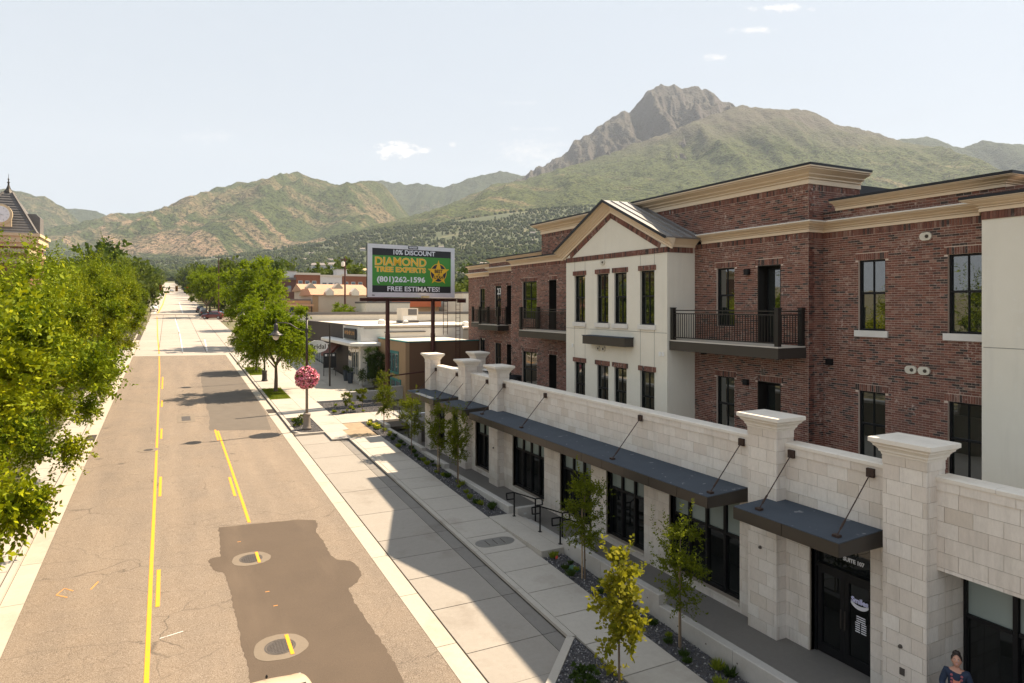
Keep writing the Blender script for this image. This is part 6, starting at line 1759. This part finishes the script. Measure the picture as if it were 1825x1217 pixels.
# local frame: she faces +X... built facing +Y then turned; slight lean on the pier
V = [(0, 0, .95), (0, 0, 1.10), (0, .01, 1.28), (0, 0, 1.40), (0, .0, 1.47), (0, .02, 1.53),
     (.17, 0, 1.40), (.25, .02, 1.16), (.17, .20, 1.02), (.08, .27, 1.03),
     (-.17, 0, 1.40), (-.25, .02, 1.16), (-.15, .21, 1.04), (-.06, .28, 1.06),
     (.10, 0, .88), (.11, .03, .50), (.11, -.01, .10), (.12, .10, .05),
     (-.10, 0, .88), (-.11, .02, .50), (-.11, -.02, .10), (-.12, .09, .05)]
Ed = [(0, 1), (1, 2), (2, 3), (3, 4), (4, 5), (3, 6), (6, 7), (7, 8), (8, 9), (3, 10), (10, 11), (11, 12), (12, 13), (0, 14), (14, 15), (15, 16), (16, 17), (0, 18), (18, 19), (19, 20), (20, 21)]
Rd = [(.155, .115), (.135, .10), (.15, .115), (.11, .085), (.055, .055), (.05, .05), .062, .048, .04, .03, .062, .048, .04, .03, .095, .065, .042, .04, .095, .065, .042, .04]
body = skin_chain('body', V, Ed, Rd, M['skin'], pp)
def cloth(name, idx, grow, mat):
    mp = {a: i for i, a in enumerate(idx)}
    es = [(mp[a], mp[b]) for a, b in Ed if a in mp and b in mp]
    rd = []
    for a in idx:
        r = Rd[a]; r = r if isinstance(r, tuple) else (r, r); rd.append((r[0] + grow, r[1] + grow))
    return skin_chain(name, [V[a] for a in idx], es, rd, mat, pp)
cloth('cardigan', [0, 1, 2, 3, 6, 7, 8, 10, 11, 12], .016, M['navy'])
cloth('trousers', [0, 14, 15, 16, 18, 19, 20], .012, M['jeans'])
def blob(name, c, r, mat, parent, seg=20, rings=14, warp=None, rot=None):
    bm = bmesh.new(); bmesh.ops.create_uvsphere(bm, u_segments=seg, v_segments=rings, radius=1)
    for v in bm.verts:
        q = Vector((v.co.x * r[0], v.co.y * r[1], v.co.z * r[2]))
        if warp: q = warp(q, v.co)
        if rot: q = rot @ q
        v.co = q + Vector(c)
    me = bpy.data.meshes.new(name); bm.to_mesh(me); bm.free(); me.materials.append(mat)
    me.polygons.foreach_set('use_smooth', [True] * len(me.polygons))
    return link(name, me, parent)
HT = Matrix.Rotation(R(22), 3, 'X')        # chin lifted towards the camera
hc = Vector((0, .035, 1.63))
def hw(q, u):
    if u.z < -.2: q.x *= 1 - .28 * (-u.z - .2); q.y *= 1 - .05 * (-u.z)
    if u.y > .75 and abs(u.x) < .35 and -.25 < u.z < .05: q.y += .014
    return q
P_ = lambda x, y, z: tuple(hc + HT @ Vector((x, y, z)))
blob('head', hc, (.078, .098, .115), M['skin'], pp, 28, 20, hw, HT)
blob('nose', P_(0, .10, -.012), (.012, .016, .022), M['skin'], pp, 10, 8)
for s in (-1, 1):
    e = blob('eye', P_(s * .03, .088, .012), (.013, .008, .008), M['eye_white'], pp, 10, 8); blob('iris', P_(s * .03, .0955, .012), (.006, .003, .006), M['hair'], e, 8, 6)
    blob('eyebrow', P_(s * .031, .092, .032), (.018, .006, .004), M['hair'], pp, 8, 6)
    blob('ear', P_(s * .078, 0, -.005), (.01, .018, .028), M['skin'], pp, 10, 8)
mo = blob('mouth', P_(0, .086, -.053), (.026, .008, .011), M['lip'], pp, 12, 8); blob('teeth', P_(0, .092, -.051), (.019, .004, .005), M['eye_white'], mo, 10, 6)
blob('hair', P_(0, -.042, .034), (.098, .102, .112), M['hair'], pp, 24, 16, lambda q, u: q * (1 + .07 * math.sin(13 * u.x + 5) * math.sin(11 * u.z + 9 * u.y)), HT)
bn = blob('hair_bun', P_(.0, -.06, .135), (.072, .068, .06), M['hair'], pp, 14, 10, lambda q, u: q * (1 + .12 * math.sin(9 * u.x + 7 * u.z)))
tp = MB().prism([(-.062, 1.30), (-.03, 1.275), (.03, 1.275), (.062, 1.30), (.05, 1.02), (-.05, 1.02)], .095, .128, 'XZ').build('coral_top', M['coral'], pp)
eb = MB()
for s in (-1, 1):
    for z, x in ((1.38, .085), (1.31, .08), (1.24, .085), (1.17, .085)): eb.lathe([(.022, .118), (.024, .13), (.01, .135)], (s * x, 0, z), 8, 'Y')
eb.build('embroidery', M['embroid'], pp)
for s, w_ in ((1, 9), (-1, 13)):
    wv = Vector(V[w_]); hnd = blob('palm', wv + Vector((-s * .03, .02, 0)), (.032, .042, .016), M['skin'], pp, 12, 8)
    for f_ in range(4):
        b0 = wv + Vector((-s * (.035 + .005 * f_), .045, .018 - f_ * .013)); d1 = Vector((-s * .03, .012, 0)); d2 = Vector((-s * .022, -.012, 0)); L = (.9, 1.05, 1.0, .8)[f_]
        skin_chain('finger', [b0, b0 + d1 * L, b0 + (d1 + d2) * L], [(0, 1), (1, 2)], [.008, .0075, .0065], M['skin'], hnd, 0, 1)
    skin_chain('thumb', [wv + Vector((-s * .01, .02, .015)), wv + Vector((-s * .02, .045, .032)), wv + Vector((-s * .035, .06, .034))], [(0, 1), (1, 2)], [.010, .009, .0075], M['skin'], hnd, 0, 1)
for s in (-1, 1): blob('shoe', (s * .115, .06, .04), (.045, .125, .045), M['black'], pp, 12, 8)

# ================================================================== FAR LAND
TH = R(26.94); S_, C_ = math.sin(TH), math.cos(TH)
def vnoise(x, y, seed=0):
    """smooth value noise, vectorised"""
    xi, yi = np.floor(x).astype(np.int64), np.floor(y).astype(np.int64); xf, yf = x - xi, y - yi
    def h(a, b):
        n = (a * 374761393 + b * 668265263 + seed * 1442695041) & 0x7fffffff
        n = ((n ^ (n >> 13)) * 1274126177) & 0x7fffffff
        return ((n ^ (n >> 16)) & 0xffff) / 65535.0
    u, v = xf * xf * (3 - 2 * xf), yf * yf * (3 - 2 * yf)
    return (h(xi, yi) * (1 - u) + h(xi + 1, yi) * u) * (1 - v) + (h(xi, yi + 1) * (1 - u) + h(xi + 1, yi + 1) * u) * v
def fbm(x, y, oct=5, seed=0, ridged=False, gain=.5):
    a, s, t = 1.0, 0, 0
    for i in range(oct):
        n = vnoise(x, y, seed + i * 17)
        if ridged: n = 1 - abs(2 * n - 1)
        s = s + a * n; t += a; a *= gain; x = x * 2.03 + 5.1; y = y * 2.03 + 1.7
    return s / t
UH = [(-.9, .052), (-.70, .060), (-.45, .072), (-.30, .090), (-.20, .112), (-.10, .126), (0, .138), (.15, .15), (.6, .15), (1.3, .14)]
def land(u, zc):
    """height of the valley floor and benches in a direction u (tangent of the bearing) at depth zc"""
    b = C_ - u * S_
    vp = G * b - 9.35 / np.maximum(zc, 1)
    vt = np.interp(u, [p[0] for p in UH], [p[1] for p in UH])
    s = np.clip((zc - 850) / 1850, 0, 1); s = s ** 1.1
    X = zc * (S_ + u * C_); Y = zc * b
    n = (fbm(X / 320, Y / 320, 4, 5) - .5) * np.clip((zc - 850) / 700, 0, 1) * 34
    return 9.35 + zc * (vp + (np.maximum(vt, vp) - vp) * s) + n
k = N('hill_scrub')
base = k.mix(k.noise(.012, 6), (.030, .045, .013), (.058, .07, .022))
base = k.mix(k.ramp(k.noise(.006, 5), (.56, 0), (.70, .6)), base, (.24, .19, .10))
M['bench'] = k.done(base, .95)
us = np.linspace(-.95, 1.3, 150); zs = np.geomspace(800, 2900, 80)
U, Zc = np.meshgrid(us, zs)
H = land(U, Zc)
ver = np.stack([Zc * (S_ + U * C_), Zc * (C_ - U * S_), H], -1).reshape(-1, 3)
nu = len(us)
def grid_faces(nr, nc):
    i = np.arange((nr - 1) * nc).reshape(nr - 1, nc)[:, :-1].ravel()
    return np.stack([i, i + 1, i + nc + 1, i + nc], 1)
struct(link('foothills', fast_mesh('foothills', ver, grid_faces(len(zs), nu), M['bench'], True)))
# the dry field below the trees on the bench
k = N('dry_field'); M['dry'] = k.done(k.mix(k.noise(.05, 4), (.42, .29, .13), (.52, .37, .19)), .95)
uu = np.linspace(-.345, -.17, 30); zz = np.linspace(1290, 1440, 6)
U, Zc = np.meshgrid(uu, zz); H = land(U, Zc) + 3
struct(link('dry_field', fast_mesh('dry_field', np.stack([Zc * (S_ + U * C_), Zc * (C_ - U * S_), H], -1).reshape(-1, 3), grid_faces(6, 30), M['dry'])))

def mountain_mat(name, green, green2, tan, rock, tan_amt, rock_h, seed):
    k = N(name)
    p = k.pos()
    w = k.new('VectorMath', operation='ADD'); k.put(w.inputs[0], p); w.inputs[1].default_value = (seed * 913., seed * 517., 0)
    p = w.outputs[0]
    n1 = k.noise(.0045, 8, p, .62); n2 = k.noise(.018, 7, p, .65); n3 = k.noise(.07, 4, p, .6)
    base = k.mix(k.ramp(n2, (.38, 0), (.62, 1)), green, green2)
    rt = k.new('VectorRotate', rotation_type='Z_AXIS'); k.put(rt.inputs['Vector'], p); rt.inputs['Angle'].default_value = -.5236
    st = k.new('Mapping'); k.put(st.inputs['Vector'], rt.outputs[0]); st.inputs['Scale'].default_value = (.0048, .0011, .0008)
    streak = k.noise(1.0, 7, st.outputs[0], .62, 1.0)
    tm = k.math('MULTIPLY', k.ramp(streak, (.60 - .12 * tan_amt, 0), (.66 - .10 * tan_amt, 1)), k.ramp(n2, (.35, .35), (.6, 1)))
    tm = k.math('MULTIPLY', tm, k.ramp(k.math('DIVIDE', k.math('SUBTRACT', k.sep(2), 150.0), 750.0), (.1, 1), (.8, .3)))
    base = k.mix(tm, base, tan)
    dots = k.ramp(n3, (.50, 0), (.58, 1))
    base = k.mix(k.math('MULTIPLY', dots, .85), base, tuple(x * .30 for x in green))
    sl = k.new('NewGeometry'); nz = k.sep(2, sl.outputs['Normal'])
    hz = k.sep(2)
    rk = k.math('MULTIPLY', k.ramp(k.math('ADD', k.math('DIVIDE', k.math('SUBTRACT', hz, rock_h), 600.0), n1), (.5, 0), (.95, 1)), k.ramp(nz, (.5, 1), (.97, .55)))
    rc_ = k.mix(n2, rock, tuple(x * .55 for x in rock))
    base = k.mix(rk, base, rc_)
    k.bump(k.math('ADD', n3, n2), .9, 22)
    return k.done(base, .95, 0, .1)
def mountain(name, prof, zr, depth, mat, seed, zbase=None, spur=.16, rough=1.0, nrow=110, ncol=260, expo=1.25, freq=1.0, toe=.0):
    """a massif: a ridge line at its own distance, spurs and gullies running down its front, a back slope behind.
    prof: (u, elevation tangent) of the ridge; zr: depth of the ridge, depth: how far its front reaches"""
    prof = np.array(prof, float)
    u = np.linspace(prof[0, 0], prof[-1, 0], ncol)
    e = np.interp(u, prof[:, 0], prof[:, 1])
    zrv = zr + (fbm(u * 7, u * 0 + seed, 3, seed) - .5) * zr * .10
    RX = zrv * (S_ + u * C_); RY = zrv * (C_ - u * S_); RH = 9.35 + e * zrv
    RH = RH + (fbm(u * 150, u * 0 + 3, 4, seed + 3) - .5) * 20 * rough
    t = np.concatenate([np.linspace(0, 1, nrow), np.linspace(1.04, 1.6, 14)])
    T, _ = np.meshgrid(t, u, indexing='ij')
    dx, dy = -.50, -.866
    X = RX[None] + dx * depth * (1 - T); Y = RY[None] + dy * depth * (1 - T)
    zc = X * S_ + Y * C_; uu = (X * C_ - Y * S_) / zc
    base = land(np.clip(uu, -.95, 1.3), np.minimum(zc, 2900)) - 40
    Tf = np.clip(T, 0, 1)
    shape = toe * Tf + (1 - toe) * Tf ** expo
    hh = base + (RH[None] - base) * shape
    rel = np.maximum(RH[None] - base, 0)
    wx = (fbm(X / 900, Y / 900, 3, seed + 9) - .5) * 260
    gul = fbm((X * .866 - Y * .5 + wx) / 420 * freq, (X * .5 + Y * .866) / 1700 * freq, 6, seed + 1, True, .52)
    fine = fbm(X / 160, Y / 160, 5, seed + 5, True)
    env = np.clip(Tf * (1 - Tf) * 4, 0, 1) ** .7
    hh = hh + env * rel * spur * (gul - .55) * 1.5 + env * (fine - .5) * 46 * rough + (1 - env) * Tf ** 6 * (fine - .7) * 30 * rough
    back = T > 1
    hh = np.where(back, RH[None] - (T - 1) * depth * .55, hh)
    v = np.stack([X, Y, hh], -1).reshape(-1, 3)
    return struct(link(name, fast_mesh(name, v, grid_faces(len(t), ncol), mat, True)))
MT = {
 'a': mountain_mat('mountain_far_left', (.055, .07, .035), (.085, .10, .045), (.30, .215, .145), (.12, .105, .095), .7, 900, 1),
 'b': mountain_mat('mountain_tan_spurs', (.05, .072, .028), (.085, .105, .038), (.33, .225, .15), (.14, .115, .095), 1.0, 800, 2),
 'c': mountain_mat('mountain_blue', (.04, .06, .035), (.06, .08, .04), (.2, .16, .11), (.10, .09, .085), .1, 1500, 3),
 'd': mountain_mat('mountain_peak', (.055, .075, .025), (.10, .118, .035), (.32, .22, .14), (.15, .125, .11), .25, 820, 4),
 'r': mountain_mat('mountain_rock', (.032, .046, .024), (.055, .068, .03), (.24, .19, .14), (.14, .122, .115), .12, 560, 5),
}
f_ = lambda pts: [((x - 912.5) / 1205, (545 - y) / 1205) for x, y in pts]
mountain('mountain', f_([(-420, 335), (-250, 318), (-120, 325), (-40, 330), (0, 340), (16, 338), (40, 342), (60, 349), (79, 350), (100, 362), (116, 371), (140, 395), (175, 425), (215, 460)]), 4300, 1500, MT['a'], 21, rough=.8)
mountain('mountain', f_([(-150, 372), (-40, 374), (60, 372), (116, 371), (147, 372), (163, 375), (184, 380), (205, 392), (240, 420), (300, 450)]), 5600, 1500, MT['c'], 25, rough=.7)
mountain('mountain', f_([(60, 470), (90, 449), (130, 435), (166, 421), (205, 396), (263, 381), (289, 375), (315, 370), (340, 366), (347, 356), (368, 346), (381, 349), (395, 341), (421, 333), (434, 324), (460, 326), (480, 320), (510, 313), (535, 311), (560, 318), (590, 325), (606, 331), (622, 334), (642, 325), (662, 322), (680, 325), (700, 350), (730, 385), (790, 430)]), 4200, 1550, MT['b'], 31, spur=.24, freq=1.15, expo=1.05)
mountain('mountain', f_([(560, 400), (600, 350), (622, 334), (642, 325), (662, 323), (682, 321), (700, 327), (711, 323), (725, 328), (745, 326), (770, 330), (792, 333), (830, 320), (860, 311), (890, 304), (912, 308), (935, 312), (980, 330), (1100, 380)]), 6400, 1900, MT['c'], 41, spur=.2)
mountain('hill', f_([(590, 420), (615, 402), (640, 380), (655, 368), (668, 363), (680, 367), (700, 380), (725, 391), (760, 410), (790, 430)]), 3700, 750, MT['b'], 47, spur=.2, ncol=120)
mountain('mountain', f_([(840, 420), (880, 362), (915, 325), (940, 310), (970, 296), (1000, 277), (1012, 268), (1022, 252), (1038, 247), (1052, 240), (1066, 226), (1082, 215), (1098, 204), (1108, 197), (1120, 198), (1140, 180), (1150, 168), (1164, 156), (1180, 152), (1190, 153), (1200, 151), (1215, 159), (1228, 157), (1242, 155), (1256, 160), (1270, 170), (1282, 181), (1295, 184), (1310, 190), (1340, 204), (1420, 240), (1560, 320)]), 5000, 2000, MT['r'], 53, spur=.20, rough=1.5, freq=2.4, expo=1.15, ncol=440, nrow=170)
mountain('mountain', f_([(700, 425), (760, 392), (800, 370), (850, 345), (890, 330), (940, 322), (1000, 300), (1060, 282), (1120, 260), (1180, 240), (1230, 220), (1270, 204), (1305, 192), (1319, 188), (1340, 192), (1368, 193), (1390, 198), (1410, 196), (1422, 194), (1440, 199), (1460, 206), (1490, 220), (1520, 229), (1548, 233), (1580, 245), (1620, 258), (1660, 272), (1700, 290), (1740, 308), (1800, 330), (1900, 370), (2100, 420)]), 4200, 1500, MT['d'], 61, spur=.22, ncol=380, expo=1.15)
mountain('mountain', f_([(1480, 260), (1560, 248), (1590, 246), (1625, 247), (1648, 243), (1675, 250), (1700, 258), (1718, 261), (1738, 254), (1755, 251), (1785, 254), (1825, 258), (1900, 250), (2050, 270), (2300, 330)]), 5400, 1700, MT['c'], 71, spur=.22)

# ---- trees of the valley and the benches
farc = [crown('far_crown', 91 + i, [(3.6, 3.6, 3.4), (3.0, 3.0, 4.2), (4.4, 4.2, 3.2)][i], [5.2, 6.0, 4.8][i], M[['leaf_far', 'leaf_dark', 'leaf_far'][i]], 150, 11, .75, 1.5, .3, .1, 9, .35, .36) for i in range(3)]
con = crown('conifer_crown', 97, (1.7, 1.7, 5.2), 6.2, M['leaf_dark'], 150, 10, .6, 1.2, -.2, .2, 5, .2, .25)
ftr = trunk_mesh('far_trunk', 3.2, .25, 3, 1.5, seed=8, n=5)
r_ = random.Random(11)
fixed = [('tall dark cone-shaped evergreen behind the town houses', 37.4, 190, 3, .9), ('large green tree behind the right town houses, beside the rusty pole', 46, 195, 0, 1.5), ('large green tree filling the gap left of the billboard', 40.5, 205, 0, 1.35), ('yellow-green tree seen between billboard and brick building', 52, 120, 2, 1.05), ('second yellow-green tree squeezed beside the far brick corner', 50, 108, 0, .9), ('dark evergreen behind the flat red brick block on the left', -16.5, 128, 1, 1.15),
         ('tall dark tree over the cottage roof on the left', -12, 152, 1, 1.5), ('broad dark tree above the left kerb near the signal', -9.5, 168, 2, 1.4), ('tall tree behind the signal on the left', -10.5, 190, 0, 1.5), ('brownish tree beyond the crossing on the right', 12.5, 200, 2, 1.2), ('round tree right of the arched street light', 16.5, 190, 0, 1.25)]
for lab, x, y, kd, s in fixed:
    tree('tree', lab, (x, y, G * y - .1), (farc + [con])[kd], ftr, r_.uniform(0, 6), s)
def away(x, y):
    """keep the streets, shops and lawns clear"""
    if -5.5 < x < 11.5 and y < 900: return False
    if 10 < x < 70 and y < 182: return False
    if -32 < x < -9 and y < 142: return False
    return True
spots = []
while len(spots) < 230:
    zc = 150 * (8.5 ** r_.random()); u = r_.uniform(-.80, .02)
    x, y = zc * (S_ + u * C_), zc * (C_ - u * S_)
    if away(x, y): spots.append((zc, u, x, y))
for i in range(30):                             # both kerbs of the street further up
    y = 175 + i * 22; 
    for x in (-8.8, 12.6): spots.append((y, -.5, x + r_.uniform(-.6, .6), y + r_.uniform(-3, 3)))
for zc, u, x, y in spots:
    z = float(land(np.array([(x * C_ - y * S_) / (x * S_ + y * C_)]), np.array([x * S_ + y * C_]))[0]) if zc > 800 else G * y - .1
    kd = r_.choices((0, 1, 2, 3), (4, 3, 3, 1))[0]
    lab = 'dark narrow conifer in the wooded valley beyond the town' if kd == 3 else 'green broadleaf tree in the wooded valley beyond the town'
    t = thing('conifer' if kd == 3 else 'tree', lab, 'tree', (x, y, z - .2), r_.uniform(0, 6), 'valley conifers' if kd == 3 else 'valley trees')
    s = r_.uniform(.8, 1.45); t.scale = (s, s, s * r_.uniform(.85, 1.2))
    link('crown', (farc + [con])[kd], t)
    if zc < 420: link('trunk', ftr, t)
# far-off woods that read as one mass
bm = bmesh.new(); bmesh.ops.create_icosphere(bm, subdivisions=2, radius=1)
ico_v = np.array([v.co[:] for v in bm.verts]); bm.faces.ensure_lookup_table(); ico_f = np.array([[v.index for v in f.verts] for f in bm.faces]); bm.free()
bm = bmesh.new(); bmesh.ops.create_icosphere(bm, subdivisions=1, radius=1)
ico1_v = np.array([v.co[:] for v in bm.verts]); bm.faces.ensure_lookup_table(); ico1_f = np.array([[v.index for v in f.verts] for f in bm.faces]); bm.free()
def woods(name, n, umin, umax, zmin, zmax, label, size, dens, seed, mat):
    r = np.random.default_rng(seed)
    u = r.uniform(umin, umax, n * 4); zc = (r.uniform(0, 1, n * 4) ** .8) * (zmax - zmin) + zmin
    X = zc * (S_ + u * C_); Y = zc * (C_ - u * S_)
    den = fbm(X / 170, Y / 170, 4, 77)
    keep = (den > dens) & ~((np.abs(X - 1.5) < 9) & (Y < 1100)) & ~((zc > 1270) & (zc < 1450) & (u > -.35) & (u < -.165))
    keep &= ~((zc < 420) & (X > 10) & (X < 72) & (Y < 185)) & ~((X > -32) & (X < -5) & (Y < 145))
    X, Y, u, zc = [q[keep][:n] for q in (X, Y, u, zc)]
    Z = land(u, zc); m = len(X)
    s = size * r.uniform(.55, 1.35, (m, 1, 1)); k_ = np.array([1, 1, 1.05])
    con_ = r.random(m) < .2
    v = ico_v[None] * (1 + r.normal(0, .16, (m, len(ico_v), 1))) * k_ * s
    v[con_] = v[con_] * np.array([.5, .5, 1.35])
    v = v + np.stack([X, Y, Z], -1)[:, None] + np.array([0, 0, .7]) * s
    f = (ico_f[None] + (np.arange(m) * len(ico_v))[:, None, None]).reshape(-1, 3)
    me = fast_mesh(name, v.reshape(-1, 3), f, mat)
    return stuff(tag(link(name, me), label, 'woods'))
def wood_mat(name, a, b, c):
    k = N(name); r = k.rnd()
    base = k.ramp(r, (0, a), (.6, b), (1, c))
    base = k.mix(k.ramp(k.noise(.55, 4), (.4, 0), (.6, .7)), base, tuple(x * .5 for x in a))
    k.bump(k.noise(.9, 5, None, .7), 1.0, 1.2)
    return k.done(base, .9, 0, .1)
M['woods'] = wood_mat('woods', (.028, .046, .014), (.055, .075, .02), (.10, .115, .028))
woods('woods', 3600, -.85, .12, 330, 1250, 'wooded town valley stretching from the street to the foot of the hills', 4.6, .34, 3, M['woods'])
ico_v, ico_f = ico1_v, ico1_f
woods('woods', 15000, -.9, .3, 1150, 2750, 'dark woods and gardens covering the bench below the mountains', 5.0, .34, 4, M['woods'])
# scrub oak on the nearer mountain front
# houses among the trees
r_ = random.Random(23)
M['house_wall'] = plain('house_wall', (.50, .46, .41), .8); M['house_roof'] = plain('house_roof', (.22, .19, .17), .9)
hw_me = MB().box(-6, 6, -4, 4, 0, 5).mesh('house_wall', M['house_wall']); hr_me = MB().prism([(-4.5, 4.9), (4.5, 4.9), (0, 7)], -6.4, 6.4, 'YZ').mesh('house_roof', M['house_roof']); hwin = MB().box(-4.5, -2.5, -4.08, -4.01, 2, 3.6).box(-1, 1, -4.08, -4.01, 2, 3.6).box(2.5, 4.5, -4.08, -4.01, 2, 3.6).mesh('window', M['far_glass'])
def house(u, zc, s, label, group, rz=None):
    x, y = zc * (S_ + u * C_), zc * (C_ - u * S_); z = float(land(np.array([u]), np.array([float(zc)]))[0])
    t = thing('house', label, 'house', (x, y, z), rz if rz is not None else r_.uniform(-.9, .3), group); t.scale = (s, s, s)
    w = link('wall', hw_me, t); link('roof', hr_me, t); link('window', hwin, w)
for i in range(46):
    zc = r_.uniform(700, 2300); u = r_.uniform(-.5, .06)
    house(u, zc, r_.uniform(.8, 1.5), 'pale house half hidden among the trees of the far hillside', 'hillside houses')
for i in range(8):
    house(-.075 + i * .0165, 1120, 1.25, ['first', 'second', 'third', 'fourth', 'fifth', 'sixth', 'seventh', 'eighth'][i] + ' pale terrace house from the left in the far hillside row', 'pale row on the far hillside', -.4)
for i, (u, zc, s) in enumerate(((-.285, 1550, 2.6), (-.265, 1555, 2.6))): house(u, zc, s, ['left block of the grey-blue hillside school above the dry field', 'right block of the grey-blue hillside school above the dry field'][i], None, -.45)


# ------------------------------------------------------------------ air: pale even haze in one closed box round the whole scene
HAZE = 5.4e-5
if HAZE:
    hm = bpy.data.materials.new('haze'); hm.use_nodes = True
    hn = hm.node_tree.nodes; hn.remove(hn['Principled BSDF'])
    pv = hn.new('ShaderNodeVolumePrincipled'); pv.inputs['Color'].default_value = (.80, .89, 1.0, 1); pv.inputs['Density'].default_value = HAZE; pv.inputs['Anisotropy'].default_value = .0
    hm.node_tree.links.new(pv.outputs[0], hn['Material Output'].inputs['Volume'])
    hz = MB().box(-5200, 8600, -160, 8200, -60, 1780).build('haze', hm)
    stuff(hz)
    tag(hz, 'thin pale haze lying over the valley in front of the mountains', 'haze')
    hz.display_type = 'WIRE'
